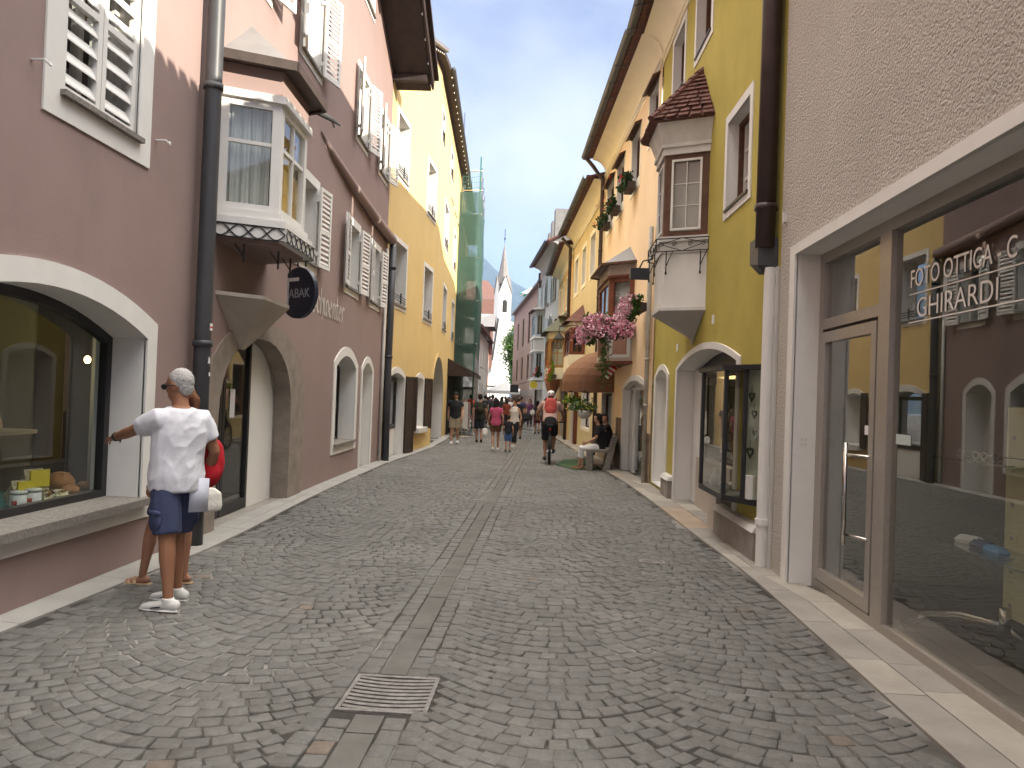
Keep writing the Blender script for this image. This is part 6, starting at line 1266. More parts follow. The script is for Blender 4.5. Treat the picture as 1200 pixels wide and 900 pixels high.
def person(label,x,y,face,h=1.75,fem=False,stride=.0,skinc=(.42,.24,.16),top=(.02,.02,.02),sleeve=.5,bottom=('shorts',(.1,.1,.12),.55),shoes=(.6,.6,.6),hair=('short',(.03,.02,.015)),group='people walking down the street',vox=.016,lean=0,arm=None,J=None,width=1.0,extra=None,headturn=0,headpitch=0,glasses=False,hs=1.0,z=None,hem=.0,name='person',far=False,face_detail=False,sleeve_w=1.0,shirt_extra=0.0):
    s=h/1.75; rz=R(face); z=gz(x,y)+.012 if z is None else z
    root=tag(empty(name,(x,y,z),rz),label,'person',group)
    j={'hipR':V(.088,0,.90),'hipL':V(-.088,0,.90),'kneeR':V(.09,.10*abs(stride)*0+.03+stride*.55,.49),'kneeL':V(-.09,.03-stride*.22+max(0,-stride)*.9,.49),'ankR':V(.09,stride,.085+max(0,-stride)*.22),'ankL':V(-.09,-stride,.085+max(0,stride)*.22),
       'pel':V(0,0,.95),'wai':V(0,.005+lean*.05,1.08),'che':V(0,.01+lean*.25,1.27),'upp':V(0,lean*.42,1.395),'neck':V(0,-.01+lean*.5,1.475),'head':V(0,.035+lean*.62,1.625),
       'shR':V(.165,lean*.42-.005,1.378),'shL':V(-.165,lean*.42-.005,1.378),'elR':V(.235,-.04-stride*.3,1.13),'elL':V(-.235,-.04+stride*.3,1.13),'wrR':V(.245,.05-stride*.75,.885),'wrL':V(-.245,.05+stride*.75,.885)}
    if stride<0: j['kneeR']=V(.09,.03+stride*.22-stride*.3,.49); j['kneeL']=V(-.09,.03-stride*.55,.49)
    elif stride>0: j['kneeL']=V(-.09,.03-stride*.22+stride*.3,.49)
    if J: j.update({k:V(*v) for k,v in J.items()})
    W_=width*(0.90 if fem else 1.0)
    j={k:v*s for k,v in j.items()}
    for k in ('shR','shL'): j[k].x*=W_
    hd=j['head']; HR=Matrix.Rotation(R(headturn),3,'Z')@Matrix.Rotation(R(headpitch),3,'X')
    side=(j['shR']-j['shL']).normalized(); hside=(j['hipR']-j['hipL']).normalized()
    sq=s*width
    hipw=1.08 if fem else 1.0
    def torso(mb,k=0.0,zlo=None,ztop=1.0):
        pts=[j['pel']-V(0,0,.09*s),j['pel'],j['wai'],j['che'],j['upp'],lerp(j['upp'],j['neck'],.62),j['neck']]
        rr=[(.150*hipw,.112),(.166*hipw,.118),(.136 if fem else .150,.104),(.148 if fem else .166,.118),(.158*W_/width,.100),(.105,.075),(.062,.060)]
        mb.tube(pts,[((a*sq)+k*s,(b*sq)+k*s) for a,b in rr],14,side=side,rnd=False)
    body=MB(); torso(body)
    if fem: 
        for sx in (-1,1): body.ell(j['che']+side*sx*.07*s+V(0,.075*s,.02*s),(.06*s,.055*s,.06*s),8,6)
    for a in 'RL':
        sh,e,wr=j['sh'+a],j['el'+a],j['wr'+a]; k=.86 if fem else 1.0
        body.tube([lerp(j['upp'],sh,.3),sh,lerp(sh,e,.35),e,lerp(e,wr,.3),wr],[x_*sq*k for x_ in (.060,.060,.052,.041,.043,.028)],10,rnd=True)
        hp,kn,an=j['hip'+a],j['knee'+a],j['ank'+a]
        body.tube([hp+V(0,0,.03*s),lerp(hp,kn,.3),kn,lerp(kn,an,.28),lerp(kn,an,.7),an],[(x_*sq) for x_ in (.088*hipw,.082,.056,.057,.040,.034)],10,rnd=True)
        toe=V(0,1,0)
        if J and 'toe'+a in J: toe=V(*J['toe'+a]).normalized()
        body.tube([an-toe*.045*s+V(0,0,-.045*s),an+toe*.06*s+V(0,0,-.055*s),an+toe*.15*s+V(0,0,-.068*s)],[(.032*s,.03*s),(.036*s,.026*s),(.034*s,.014*s)],9,rnd=True)
    # head, neck, face
    body.tube([j['neck']-V(0,0,.03*s),lerp(j['neck'],hd,.62)],[(.060*s*(.85 if fem else 1),.06*s),(.052*s,.055*s)],10,side=side)
    s0=s; s=s*hs; HP=lambda a,b,c: hd+HR@V(a*s,b*s,c*s)
    body.ell(HP(0,-.008,.022),(.073*s,.094*s,.092*s),14,10,rotm=HR); body.ell(HP(0,.022,-.045),(.056*s,.066*s,.072*s),12,8,rotm=HR)
    body.ell(HP(0,.092,-.018),(.012*s,.020*s,.022*s),8,6,rotm=HR); body.ell(HP(0,.082,.028),(.045*s,.014*s,.012*s),8,6,rotm=HR)
    for sx in (-1,1): body.ell(HP(sx*.075,-.008,-.005),(.010*s,.020*s,.030*s),8,6,rotm=HR)
    s=s0; b=bake(body,vox,4)
    hnd=MB()
    for a in 'RL':
        sg=1 if a=='R' else -1; e,wr=j['el'+a],j['wr'+a]; d=(wr-e).normalized(); opt=(arm or {}).get(a,{})
        nrm=V(*opt.get('n',(sg,0,0))); sd=V(*opt.get('t',(0,1,0))); hand(hnd,wr,d,nrm,sd,opt.get('curl',.45),opt.get('point',False),s*(.92 if fem else 1.0))
    if vox<.010: hnd=bake(hnd,.0042,3)
    b.add(hnd.v,hnd.f)
    b.build('body',skin(skinc),root,None,True)
    vc=max(vox*.9,.011)
    # shirt
    if top is not None:
        t=MB(); k=.014+shirt_extra; pts=[j['pel']-V(0,0,(.10-hem)*s),j['pel'],j['wai'],j['che'],j['upp'],lerp(j['upp'],j['neck'],.60),lerp(j['upp'],j['neck'],.92)]
        rr=[(.160*hipw,.122),(.170*hipw,.126),(.146 if fem else .164,.114),(.152 if fem else .170,.126),(.138*W_/width,.104),(.100,.085),(.072,.074)]
        t.tube(pts,[(a*sq+k*s,b_*sq+k*s) for a,b_ in rr],16,side=side)
        if fem:
            for sx in (-1,1): t.ell(j['che']+side*sx*.07*s+V(0,.078*s,.02*s),(.066*s,.062*s,.068*s),8,6)
        if sleeve>0:
            for a in 'RL':
                sh,e,wr=j['sh'+a],j['el'+a],j['wr'+a]; 
                if sleeve<=1: t.tube([lerp(j['upp'],sh,.35),sh,lerp(sh,e,sleeve*.5),lerp(sh,e,sleeve)],[.070*sq,.076*sq*sleeve_w,.073*sq*sleeve_w,.070*sq*sleeve_w],12)
                else: t.tube([lerp(j['upp'],sh,.35),sh,e,lerp(e,wr,sleeve-1)],[.070*sq,.072*sq,.056*sq,.042*sq],12)
        tb=bake(t,vc,3 if vox>.010 else 14); 
        if vox<.010:
            for i,p in enumerate(tb.v):
                q=Vector(p); n_=mnoise.noise(V(q.x*7+q.z*3.5,q.y*7,q.z*2.2-q.x*3))*.012+(1-abs(mnoise.noise(V(q.x*10-q.z*6,q.y*8,q.z*4+q.x*7))))**3*.008-.004
                c=V(0,0,q.z); r=(q-c).normalized(); tb.v[i]=tuple(q+r*n_)
        tb.build('shirt',cloth('shirt_cloth',top),root,None,True)
    kind,bc,ext=bottom
    if kind in('shorts','trousers'):
        t=MB(); t.tube([j['pel']-V(0,0,.10*s),j['pel'],lerp(j['pel'],j['wai'],.45)],[(.168*hipw*sq,.130*sq),(.176*hipw*sq,.132*sq),(.166*sq,.124*sq)],14,side=hside)
        for a in 'RL':
            hp,kn,an=j['hip'+a],j['knee'+a],j['ank'+a]
            if ext<=1: e_=lerp(hp,kn,ext); t.tube([hp+V(0,0,.02*s),lerp(hp,e_,.5),e_],[.105*sq*hipw,.104*sq,.098*sq],12)
            else: t.tube([hp+V(0,0,.02*s),lerp(hp,kn,.5),kn,lerp(kn,an,ext-1)],[.104*sq*hipw,.092*sq,.072*sq,.062*sq],12)
        tb=bake(t,vc,3)
        if vox<.010:
            for i,p in enumerate(tb.v):
                q=Vector(p); n_=mnoise.noise(V(q.x*12,q.y*12,q.z*6))*.008; tb.v[i]=tuple(q+V(q.x,q.y,0).normalized()*n_)
        tb.build(kind,cloth('bottom_cloth',bc),root,None,True)
    elif kind=='skirt':
        t=MB(); zl=ext*s; c=(j['kneeR']+j['kneeL'])/2; pts=[lerp(j['pel'],j['wai'],.45),j['pel'],V((j['hipR'].x+j['hipL'].x)/2,0,.80*s),V(c.x*.6,c.y*.6,zl)]
        t.tube(pts,[(.150*sq,.115*sq),(.186*sq,.138*sq),(.198*sq,.150*sq),(.205*sq,.165*sq+abs(stride)*.25*s)],16,side=hside); bake(t,vc,3).build('skirt',cloth('skirt_cloth',bc),root,None,True)
    if shoes:
        for a in 'RL':
            an=j['ank'+a]; toe=V(*J['toe'+a]).normalized() if J and 'toe'+a in J else V(0,1,0); t=MB()
            t.tube([an-toe*.06*s+V(0,0,-.045*s),an+V(0,0,-.035*s),an+toe*.07*s+V(0,0,-.05*s),an+toe*.14*s+V(0,0,-.06*s),an+toe*.185*s+V(0,0,-.066*s)],[(.040*s,.044*s),(.043*s,.05*s),(.047*s,.036*s),(.046*s,.034*s),(.036*s,.026*s)],12,rnd=True,side=toe.cross(V(0,0,1)))
            t.tube([an+V(0,0,-.03*s),an+V(0,0,.012*s)],[.045*s,.044*s],12)
            tb=bake(t,min(vox,.011),3); so_=tb.build('shoe',cloth('shoe_cloth',shoes,.15,30),root,None,True)
            sl_=MB().tube([an-toe*.085*s+V(0,0,-.078*s),an-toe*.03*s+V(0,0,-.078*s),an+toe*.07*s+V(0,0,-.078*s),an+toe*.15*s+V(0,0,-.078*s),an+toe*.205*s+V(0,0,-.076*s)],[(.028*s,.012*s),(.043*s,.013*s),(.045*s,.013*s),(.046*s,.013*s),(.026*s,.011*s)],12,side=toe.cross(V(0,0,1))); sl_.build('sole',cloth('sole',tuple(min(.75,c*1.15+.02) for c in shoes),.1,30),so_)
    # hair
    s=s0*hs
    if hair:
        hk,hc=hair; t=MB()
        if hk!='none':
            g=.003 if hk=='crop' else .018
            t.ell(HP(0,-.020,.034),((.073+g)*s,(.090+g)*s,(.088+g*.8)*s),14,10,rotm=HR)
            if hk=='short': t.ell(HP(0,-.055,-.02),(.064*s,.05*s,.06*s),10,8,rotm=HR)
            if hk=='crop': t.ell(HP(0,-.056,-.012),(.061*s,.046*s,.062*s),10,8,rotm=HR)
            if hk in('long','bob'):
                L_=.16 if hk=='bob' else .36
                t.tube([HP(0,-.055,.03),HP(0,-.080,-.06),HP(0,-.09,-.06)-V(0,0,L_*.5*s),HP(0,-.085,-.06)-V(0,0,L_*s)],[(.080*s,.05*s),(.088*s,.045*s),(.085*s,.034*s),(.045*s,.018*s)],10,side=side)
                for sx in(-1,1): t.tube([HP(sx*.066,-.01,.06),HP(sx*.080,-.02,-.05),HP(sx*.078,-.04,-.14)],[.030*s,.024*s,.014*s],8)
            if hk=='tail': t.tube([HP(0,-.10,.05),HP(0,-.145,.0),HP(0,-.14,-.12),HP(0,-.12,-.24)],[.03*s,.034*s,.03*s,.012*s],8,rnd=True); t.ell(HP(0,-.05,-.02),(.066*s,.05*s,.06*s),10,8,rotm=HR)
            if hk=='bun': t.ell(HP(0,-.10,.085),(.042*s,.042*s,.042*s),10,8); t.ell(HP(0,-.05,-.02),(.066*s,.05*s,.06*s),10,8,rotm=HR)
            # clear the face
            tb=bake(t,min(vox,.012),2)
            keep=HR.inverted()
            for i,p in enumerate(tb.v):
                q=keep@(Vector(p)-hd)/s
                if hk=='crop' and q.y>.012 and q.z<.05: q.y=.012-(q.y-.012)*.2; q.x*=.90; tb.v[i]=tuple(hd+HR@(q*s))
                elif q.y>.045 and q.z<.062: q.y=.045-(q.y-.045)*.2; q.x*=.92; tb.v[i]=tuple(hd+HR@(q*s))
                elif hk in('short','crop'):
                    n_=mnoise.noise(Vector(p)*60)*.004; tb.v[i]=tuple(Vector(p)+(Vector(p)-hd).normalized()*n_)
            tb.build('hair',cloth('hair',hc,.6,70),root,None,True)
    if hair and hair[0]=='cap' : pass
    if face_detail:
        for sx in (-1,1): MB().ell(HP(sx*.030,.084,.005),(.011*s,.006*s,.006*s),8,6,rotm=HR).build('eye',cloth('eye',(.03,.02,.02)),root)
        MB().ell(HP(0,.086,-.062),(.022*s,.006*s,.006*s),8,6,rotm=HR).build('mouth',cloth('lips',(.30,.12,.10)),root)
    if glasses:
        g=MB()
        for sx in(-1,1): g.ell(HP(sx*.036,.094,.006),(.030*s,.006*s,.022*s),10,7,rotm=HR); g.tube([HP(sx*.064,.085,.012),HP(sx*.079,.03,.010),HP(sx*.080,-.03,.0)],.0045*s,5)
        g.build('sunglasses',BLACK,root)
    s=s0
    if extra: extra(root,j,s,HP,HR,side)
    return root,j,s
def bagmesh(w,d,h,vox=.014):
    t=MB().ell((0,0,0),(w*.5,d*.5,h*.52),14,10); t.ell((0,-d*.3,-h*.18),(w*.4,d*.35,h*.27),12,8); t.ell((0,0,h*.22),(w*.46,d*.42,h*.3),12,8); return bake(t,vox,4)
def backpack(pr,label,col,w=.30,d=.18,h=.42,off=.12,dz=0,group='backpacks of the walkers',mat=None):
    root,j,s=pr; X=root.matrix_basis; c=j['che']+V(0,-(.125+off*.5)*s,(.0+dz)*s); m=mat or cloth('pack_cloth',col)
    t=tag(empty('backpack',X@c,root.rotation_euler[2]),label,'backpack',group); bagmesh(w*s,d*s,h*s).build('bag',m,t,None,True)
    for sx in(-1,1):
        q=[V(sx*.10*s,.02*s,h*.42*s),V(sx*.125*s,.11*s,h*.52*s),V(sx*.135*s,.215*s+off*.5*s,h*.36*s),V(sx*.13*s,.20*s+off*.5*s,-.02*s),V(sx*.11*s,.03*s,-.12*s)]
        MB().tube(q,[(.024*s,.008*s)]*5,6).build('strap',cloth('strap',tuple(c_*.6 for c_ in col)),t)
    return t
def item_at(p,mb,name,label,cat,mat,rz=0): o=mb.build(name,mat,None,None,True); o.location=p; o.rotation_euler=(0,0,rz); tag(o,label,cat); return o
# -- the man pointing into the shop window (root faces away and to the left)
def mx_(dx,dy,a=math.radians(54)):  # world offset -> local for heading +30 deg
    return (dx*math.cos(a)+dy*math.sin(a), -dx*math.sin(a)+dy*math.cos(a))
HW=54
pa=mx_(-.64,.20); pe=mx_(-.37,-.0); ps_=mx_(-.19,-.0)
tl=mx_(-1,.10); 
man=person('man in a white T-shirt and navy cargo shorts pointing at the arched shop window',-2.69,5.48,HW,h=1.715,skinc=(.30,.145,.085),top=(.66,.67,.73),sleeve=.62,bottom=('shorts',(.050,.062,.125),.86),shoes=(.60,.60,.58),hair=('crop',(.42,.41,.40)),vox=.0085,width=1.04,headturn=22,headpitch=-8,glasses=True,hs=1.09,group=None,hem=-.005,sleeve_w=1.12,shirt_extra=.014,face_detail=True,
    J={'elL':(pe[0],pe[1],1.275),'wrL':(pa[0]*.93,pa[1]*.93,1.215),'elR':(.275,-.02,1.13),'wrR':(.30,.14,.90),'ankL':(*mx_(.04,-.15),.085),'ankR':(*mx_(-.03,.13),.085),'kneeL':(*mx_(.0,-.12),.49),'kneeR':(*mx_(-.04,.11),.49),'toeL':(tl[0],tl[1],0),'toeR':(tl[0],tl[1]-.1,0)},
    arm={'L':{'n':(0,0,1),'t':(.3,.9,0),'curl':.28,'point':True},'R':{'n':(1,0,0),'t':(0,1,0),'curl':.9}})
root,j,s=man
for sx in (-1,1):
    c=lerp(j['hipL' if sx<0 else 'hipR'],j['kneeL' if sx<0 else 'kneeR'],.62); pk_=MB().ell((c.x+sx*.088,c.y-.005,c.z),(.026,.080,.085),14,10); pk_.ell((c.x+sx*.094,c.y-.005,c.z+.062),(.026,.084,.022),14,8)
    bake(pk_,.010,3).build('cargo_pocket',cloth('bottom_cloth',(.050,.062,.125)),root,None,True)
wb=MB().tube([j['wrL']-(j['wrL']-j['elL']).normalized()*.035,j['wrL']-(j['wrL']-j['elL']).normalized()*.005],.036,12); wb.build('wrist_watch',BLACK,root,None,True)
for a in 'LR':
    an=j['ank'+a]; st_=MB(); td=V(tl[0],tl[1],0).normalized(); sd=td.cross(V(0,0,1)); 
    for k in (-1,1): st_.bar(an+td*.03+sd*k*.047+V(0,0,-.045),an+td*.10+sd*k*.049+V(0,0,-.058),.004,.008)
    st_.build('shoe_stripe',BLACK,root)
# -- woman half hidden behind him
wt=mx_(-1,.05,R(60))
wom=person('woman mostly hidden behind the pointing man, in a red top and sandals',-2.93,6.02,60,h=1.60,fem=True,skinc=(.34,.17,.105),top=(.40,.02,.03),sleeve=.4,bottom=('shorts',(.10,.09,.14),.72),shoes=None,hair=('tail',(.16,.07,.035)),vox=.011,group=None,headturn=20,
    J={'ankL':(-.18,.22,.085),'ankR':(.07,.0,.085),'kneeL':(-.14,.17,.48),'toeL':(wt[0],wt[1],0),'toeR':(wt[0],wt[1],0)})
root,j,s=wom
for a in 'LR':
    an=j['ank'+a]; td=V(wt[0],wt[1],0).normalized(); sd=td.cross(V(0,0,1)); t=MB()
    t.tube([an-td*.07+V(0,0,-.075),an+td*.05+V(0,0,-.075),an+td*.16+V(0,0,-.075)],[(.036,.010),(.042,.010),(.038,.008)],12,side=sd,rnd=True)
    t.tube([an+td*.05+sd*.042+V(0,0,-.07),an+td*.055+V(0,0,-.02),an+td*.05-sd*.042+V(0,0,-.07)],[(.016,.004)]*3,6,side=td); t.tube([an+td*.10+sd*.040+V(0,0,-.07),an+td*.105+V(0,0,-.042),an+td*.10-sd*.040+V(0,0,-.07)],[(.012,.004)]*3,6,side=td)
    t.build('sandal',M('gold_leather',(.38,.27,.16),.4,.1,spec=.5),root)
rb=bagmesh(.24,.16,.38,.012); item_at(V(-2.60,5.78,1.00),rb,'red_bag','red shoulder bag carried by the woman behind the pointing man','bag',cloth('red_bag_cloth',(.42,.015,.025)),R(20))
wbag=MB().loft([[(-.10,-.05,-.02),(.10,-.05,-.02),(.10,.05,-.02),(-.10,.05,-.02)],[(-.135,-.06,.06),(.12,-.065,.05),(.13,.06,.05),(-.12,.06,.05)],[(-.12,-.05,.18),(.11,-.05,.19),(.10,.05,.18),(-.11,.05,.17)],[(-.03,-.02,.25),(.03,-.02,.25),(.03,.02,.25),(-.03,.02,.25)]]); wbag.xf(Matrix.Scale(.64,4)); wbag=bake(wbag,.011,5); item_at(V(-2.47,5.56,.68),wbag,'carrier_bag','crumpled small cream carrier bag hanging at the pointing man’s right side','bag',cloth('paper_bag',(.64,.62,.56),.6,20),R(30))
item_at(V(-2.53,5.48,.67),MB().hexa([(-.065,-.012,0),(.065,-.012,0),(.065,.012,0),(-.065,.012,0),(-.055,-.008,.25),(.07,-.008,.24),(.07,.014,.24),(-.055,.014,.25)]),'paper_sheet','folded white paper held against the carrier bag','paper',M('white_paper',(.60,.62,.72),.8),R(35))

def capfn(col,brim=True):
    def f(root,j,s,HP,HR,side):
        t=MB().ell(HP(0,-.012,.046),(.086*s,.104*s,.085*s),14,8,rotm=HR); 
        if brim: t.tube([HP(0,.06,.052),HP(0,.15,.042)],[(.066*s,.008*s),(.05*s,.006*s)],10,side=HR@V(1,0,0))
        t.build('cap',cloth('cap',col),root,None,True)
    return f
P_=person
a1=P_('man in black T-shirt, beige shorts and black cap walking towards the camera',-3.2,26.0,178,h=1.76,stride=.10,top=(.018,.020,.022),bottom=('shorts',(.27,.23,.16),.95),shoes=(.60,.60,.60),hair=('crop',(.03,.02,.02)),extra=capfn((.015,.015,.018)),face_detail=True,width=1.12)
a2=P_('man in dark clothes with a dark backpack walking away, second adult from the left',-2.52,27.6,2,h=1.74,stride=-.12,top=(.035,.035,.03),bottom=('shorts',(.025,.025,.03),.95),shoes=(.02,.02,.02),hair=('short',(.02,.015,.012)),width=1.05)
backpack(a2,'dark olive backpack on the man left of the woman in pink',(.035,.035,.025))
a3=P_('dark haired woman in a pink top and brown shorts walking away',-1.67,24.0,4,h=1.63,fem=True,stride=.12,top=(.42,.075,.155),sleeve=.45,bottom=('shorts',(.13,.065,.035),.62),shoes=(.55,.55,.55),hair=('long',(.015,.010,.010)),headturn=-15)
hb_=bagmesh(.20,.10,.26); item_at(V(-2.0,23.9,.42),hb_,'hand_bag','white bag carried on the left side of the woman in pink','bag',cloth('white_bag',(.6,.6,.58)))
a4=P_('small child in a dark top and blue shorts walking beside the woman in pink',-1.27,23.9,-6,h=1.14,stride=.09,top=(.02,.022,.03),bottom=('shorts',(.07,.14,.32),.9),shoes=(.06,.05,.05),hair=('short',(.03,.02,.015)))
a5=P_('woman in a white sleeveless top and black trousers walking behind the small child',-1.20,26.5,150,h=1.66,fem=True,stride=-.08,top=(.60,.57,.55),sleeve=0,bottom=('trousers',(.02,.022,.025),1.8),shoes=(.55,.55,.55),hair=('bun',(.03,.02,.015)),face_detail=True)
a6=P_('broad man in a navy T-shirt and brown shorts walking away with a black shoulder bag',-1.30,32.0,0,h=1.76,stride=.13,top=(.018,.02,.04),bottom=('shorts',(.13,.075,.05),.95),shoes=(.03,.03,.03),hair=('short',(.10,.07,.06)),width=1.18)
item_at(V(-.98,31.75,.72),bagmesh(.5,.25,.34),'shoulder_bag','large black shoulder bag hanging on the man in navy','bag',cloth('black_bag',(.015,.015,.017)))
a7=P_('girl in a pale pink dress walking away past the scaffold',-3.15,32.5,0,h=1.22,fem=True,stride=.07,top=(.58,.36,.40),sleeve=.3,bottom=('skirt',(.60,.42,.46),.52),shoes=(.6,.6,.6),hair=('bob',(.05,.03,.02)))
a8=P_('person in a dark top with a bright orange backpack, near the scaffold',-3.66,35.5,0,h=1.72,stride=.1,top=(.05,.07,.11),bottom=('trousers',(.10,.12,.15),1.8),hair=('short',(.05,.03,.02)))
backpack(a8,'bright orange-red backpack beside the scaffold',(.75,.11,.06),w=.42,h=.5)
a9=P_('woman in wine red shorts with long dark hair walking away on the right',-.60,37.5,3,h=1.62,fem=True,stride=-.1,top=(.03,.03,.035),bottom=('shorts',(.22,.03,.06),.8),shoes=(.03,.03,.03),hair=('long',(.015,.01,.01)))
item_at(V(-.84,37.2,.80),bagmesh(.26,.12,.26),'shoulder_bag','small white shoulder bag of the woman in wine red shorts','bag',cloth('white_bag',(.6,.6,.58)))
a10=P_('person in dark clothes just left of the cyclist, farther away',-.20,33.5,0,h=1.70,stride=.1,top=(.03,.03,.035),bottom=('trousers',(.03,.03,.04),1.8),shoes=(.02,.02,.02),hair=('bob',(.02,.015,.012)))
crowd=[(-4.15,44,'person in a light blue shirt in the far crowd beside the white awning',(.22,.34,.58),(.05,.05,.08),'short',1.78),(-3.55,42,'person in black behind the man with the dark backpack',(.02,.02,.02),(.02,.02,.02),'short',1.74),(-2.85,45,'woman in black with dark hair in the far crowd, left of the woman in pink',(.03,.03,.03),(.04,.04,.05),'long',1.70),(-2.4,47,'person in a white top deep in the far crowd',(.6,.6,.58),(.08,.08,.1),'bob',1.68),(-1.9,44,'person in dark brown at the centre of the far crowd',(.06,.04,.03),(.03,.03,.04),'short',1.72),(-2.6,55,'person in grey at the far end of the street',(.2,.2,.22),(.05,.05,.06),'short',1.75),(-1.75,50,'person in maroon far ahead, right of centre',(.18,.03,.05),(.04,.04,.05),'short',1.72),(-3.6,58,'person in dark green at the farthest end of the crowd',(.03,.06,.04),(.03,.03,.03),'short',1.75),(-2.2,39,'woman in a rust red blouse in the far crowd behind the woman in white',(.28,.07,.04),(.03,.03,.04),'long',1.64),(-2.75,50,'bald person in beige far away near the white awning tent',(.35,.28,.2),(.05,.05,.06),'crop',1.74),(-3.1,53,'person in cream far down the street behind the black-clad walkers',(.5,.46,.38),(.05,.05,.06),'short',1.76),(-3.9,52,'tall person in dark blue by the far left house fronts',(.04,.05,.12),(.03,.03,.04),'short',1.85),(-1.2,46,'person in plum beyond the navy man on the right side of the crowd',(.12,.04,.10),(.03,.03,.04),'bob',1.7),(-4.4,56,'person in black by the far white house wall',(.02,.02,.02),(.02,.02,.03),'short',1.75),(-3.3,46.5,'person in pale pink in the far crowd between the black-clad walkers',(.50,.30,.32),(.05,.05,.07),'bob',1.66),(-2.05,52,'person in olive green deep in the middle of the far crowd',(.10,.11,.05),(.04,.04,.04),'short',1.76),(-3.95,48.5,'woman in a turquoise top near the white shop awning',(.05,.25,.26),(.05,.05,.06),'long',1.67),(-1.5,55,'person in light grey beyond the maroon top, far right of the crowd',(.38,.38,.40),(.05,.05,.06),'short',1.76),(-2.35,60,'person in dark red at the street end under the market tent',(.22,.03,.03),(.03,.03,.04),'short',1.75),(-3.0,40,'person in charcoal just behind the dark backpack walker',(.05,.05,.055),(.03,.03,.035),'short',1.77),(-1.75,58,'person in ochre yellow far off before the market tent',(.42,.28,.06),(.05,.05,.06),'bob',1.68),(-3.35,62,'person in sky blue at the very end of the street',(.15,.30,.5),(.05,.05,.06),'short',1.76),(-1.55,40.5,'person in royal blue above the shoulder of the navy man',(.05,.06,.20),(.05,.04,.04),'short',1.80)]
for i,(x,y,lab,tc_,bc,hk,h) in enumerate(crowd):
    P_(lab,x,y,0 if i%3 else 180,h=h,stride=(.1,-.1,.06)[i%3],top=tc_,bottom=('trousers',bc,1.85),shoes=(.03,.03,.03),hair=(hk,(.03,.02,.015)),vox=.024,fem=hk in('long','bob'),face_detail=(i%3==0))
# -- cyclist
CX,CY=.02,20.0
def helmet(root,j,s,HP,HR,side):
    t=MB().ell(HP(0,-.015,.05),(.096*s,.125*s,.085*s),14,9,rotm=HR); t.build('helmet',SIGNWHITE,root,None,True)
    v=MB()
    for a in(-.05,0,.05): v.bar(HP(a,-.11,.085),HP(a,-.135,.035),.022,.012)
    v.build('helmet_vent',BLACK,root)
cyc=P_('cyclist in a white helmet and pale jersey riding away down the middle of the street',CX,CY,1,h=1.80,skinc=(.36,.19,.12),top=(.50,.33,.28),sleeve=.62,bottom=('shorts',(.022,.022,.026),.9),shoes=(.03,.03,.03),hair=('crop',(.05,.03,.02)),group=None,extra=helmet,width=1.08,vox=.013,
   z=gz(CX,CY)+.10,J={'pel':(0,-.02,1.00),'hipR':(.088,-.02,.96),'hipL':(-.088,-.02,.96),'wai':(0,.05,1.13),'che':(0,.15,1.31),'upp':(0,.22,1.42),'neck':(0,.27,1.49),'head':(0,.33,1.62),'shR':(.18,.22,1.41),'shL':(-.18,.22,1.41),'elR':(.33,.36,1.17),'elL':(-.33,.36,1.17),'wrR':(.34,.60,1.04),'wrL':(-.34,.60,1.04),'kneeR':(.11,.30,.62),'kneeL':(-.11,.16,.46),'ankR':(.10,.17,.245),'ankL':(-.10,.06,.07)},arm={'R':{'n':(0,0,1),'t':(-1,0,0),'curl':1.0},'L':{'n':(0,0,1),'t':(1,0,0),'curl':1.0}})
backpack(cyc,'salmon red cycling backpack on the cyclist',(.50,.09,.075),w=.33,d=.18,h=.46,off=.0,dz=.02)
item_at(cyc[0].matrix_basis@V(0,-.16,.98),bagmesh(.34,.16,.30),'waist_jacket','black jacket tied behind the cyclist’s waist','jacket',cloth('black_bag',(.02,.02,.022)))
bk=tag(empty('bicycle',(CX,CY,gz(CX,CY)+.012),R(1)),'black mountain bike ridden by the man in the white helmet','bicycle'); WR=.36; wb_=1.12; ry=-.42
def wheel(y0,nm):
    t=MB().tube([(0,y0+(WR-.03)*math.cos(a),WR+(WR-.03)*math.sin(a)) for a in [2*math.pi*i/36 for i in range(37)]],.030,8,side=None); o=t.build('wheel',RUBBER,bk,None,True)
    MB().tube([(0,y0+(WR-.07)*math.cos(a),WR+(WR-.07)*math.sin(a)) for a in [2*math.pi*i/36 for i in range(37)]],.013,6).build('rim',BLACK,o)
    sp=MB(); 
    for i in range(20): a=2*math.pi*i/20; sp.tube([((-1)**i*.025,y0,WR),(0,y0+(WR-.07)*math.cos(a),WR+(WR-.07)*math.sin(a))],.0016,4)
    sp.tube([(-.05,y0,WR),(.05,y0,WR)],.02,8).build('spokes',STEEL,o)
wheel(ry,'r'); wheel(ry+wb_,'f')
bb_=V(0,ry+.43,.30); hd_=V(0,ry+wb_-.22,.92); stp=V(0,ry+.26,.80)
f_=MB().tube([bb_,stp],.018,8).tube([bb_,hd_-V(0,-.03,.12)],.024,8).tube([stp-V(0,0,.03),hd_],.02,8).tube([hd_+V(0,-.02,.07),hd_+V(0,.05,-.14)],.024,8)
for sx in(-1,1): f_.tube([bb_+V(sx*.03,0,0),V(sx*.055,ry,WR)],.011,6).tube([stp+V(sx*.02,0,-.05),V(sx*.055,ry,WR)],.010,6).tube([hd_+V(sx*.05,.05,-.14),V(sx*.06,ry+wb_,WR)],.018,7)
f_.tube([hd_+V(-.07,.05,-.14),hd_+V(.07,.05,-.14)],.02,7); f_.build('frame',M('bike_frame',(.03,.03,.035),.35,.1,spec=.5),bk,None,True)
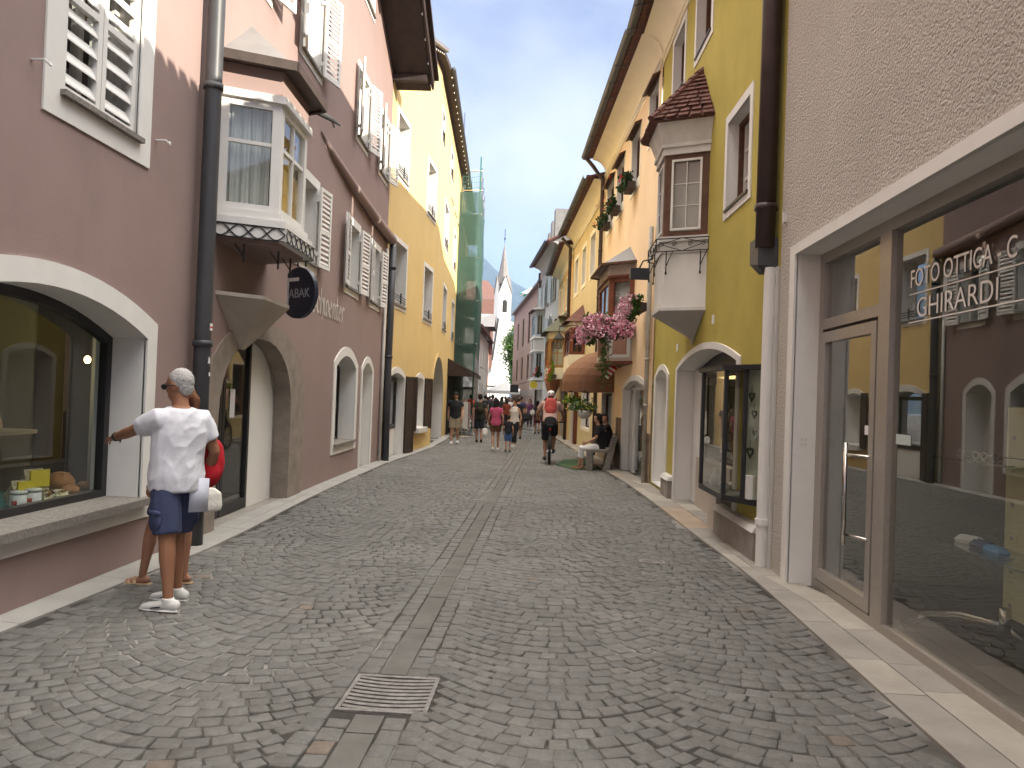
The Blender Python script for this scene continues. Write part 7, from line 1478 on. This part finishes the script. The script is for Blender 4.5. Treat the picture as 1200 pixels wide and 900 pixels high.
hl=MB().tube([V(-.37,hd_.y+.02,1.06),V(-.1,hd_.y+.06,1.05),V(.1,hd_.y+.06,1.05),V(.37,hd_.y+.02,1.06)],.014,8).tube([hd_,V(0,hd_.y+.05,1.05)],.018,8); ho=hl.build('handlebar',BLACK,bk,None,True)
for sx in(-1,1): MB().tube([V(sx*.28,hd_.y+.03,1.06),V(sx*.40,hd_.y+.0,1.06)],.021,8).build('grip',RUBBER,ho)
MB().tube([stp,stp+V(0,-.06,.17)],.015,8).build('seat_post',STEEL,bk,None,True)
MB().loft([[(-.075,-.15+stp.y,.985),(.075,-.15+stp.y,.985),(.075,-.15+stp.y,1.01),(-.075,-.15+stp.y,1.01)],[(-.07,-.04+stp.y,.985),(.07,-.04+stp.y,.985),(.06,-.04+stp.y,1.012),(-.06,-.04+stp.y,1.012)],[(-.018,.13+stp.y,.985),(.018,.13+stp.y,.985),(.016,.13+stp.y,1.0),(-.016,.13+stp.y,1.0)]]).build('saddle',BLACK,bk)
ck_=MB().tube([V(-.07,bb_.y,bb_.z),V(.07,bb_.y,bb_.z)],.016,8).tube([V(.07,bb_.y,bb_.z),V(.085,bb_.y+.10,bb_.z+.02)],.011,6).tube([V(-.07,bb_.y,bb_.z),V(-.085,bb_.y+.02,bb_.z-.16)],.011,6); ck_.tube([V(.06,bb_.y,bb_.z),V(.064,bb_.y,bb_.z)],.085,20); co=ck_.build('crank',STEEL,bk)
MB().box(.085,.17,bb_.y+.05,bb_.y+.16,bb_.z+.0,bb_.z+.025).build('pedal',BLACK,co); MB().box(-.17,-.085,bb_.y-.03,bb_.y+.08,bb_.z-.175,bb_.z-.15).build('pedal',BLACK,co)
MB().box(-.03,.03,ry+.20,ry+.24,.86,.91).build('rear_light',PETR,bk)
# -- the two people on the bench (facing the street, -X)
SJ={'pel':(0,-.02,.55),'hipR':(.09,.0,.52),'hipL':(-.09,.0,.52),'kneeR':(.10,.42,.52),'kneeL':(-.10,.42,.52),'ankR':(.08,.46,.085),'ankL':(-.09,.38,.085),'wai':(0,-.05,.70),'che':(0,-.03,.90),'upp':(0,.0,1.03),'neck':(0,.01,1.105),'head':(0,.05,1.25),'shR':(.17,.0,1.02),'shL':(-.17,.0,1.02),'elR':(.23,.06,.78),'elL':(-.23,.08,.78),'wrR':(.12,.30,.64),'wrL':(-.12,.30,.66)}
bz=longz(18.6)+.02
p1=P_('seated person in a black top and white trousers on the near end of the bench',1.18,18.25,88,h=1.70,fem=True,top=(.015,.015,.017),sleeve=.7,bottom=('trousers',(.66,.65,.63),1.55),shoes=(.20,.10,.05),hair=('long',(.02,.014,.012)),J=SJ,group='people on the bench',z=bz-.045,lean=0,headturn=25)
SJ2=dict(SJ); SJ2.update({'elR':(.25,.0,.78),'wrR':(.22,.26,.66)})
p2=P_('seated woman with long dark hair and bare arms on the far end of the bench',1.40,19.05,80,h=1.68,fem=True,top=(.02,.018,.02),sleeve=.2,bottom=('skirt',(.03,.03,.035),.5),shoes=(.03,.03,.03),hair=('long',(.03,.018,.012)),J=SJ2,group='people on the bench',z=bz-.045,headturn=100,face_detail=True)
sk_=None
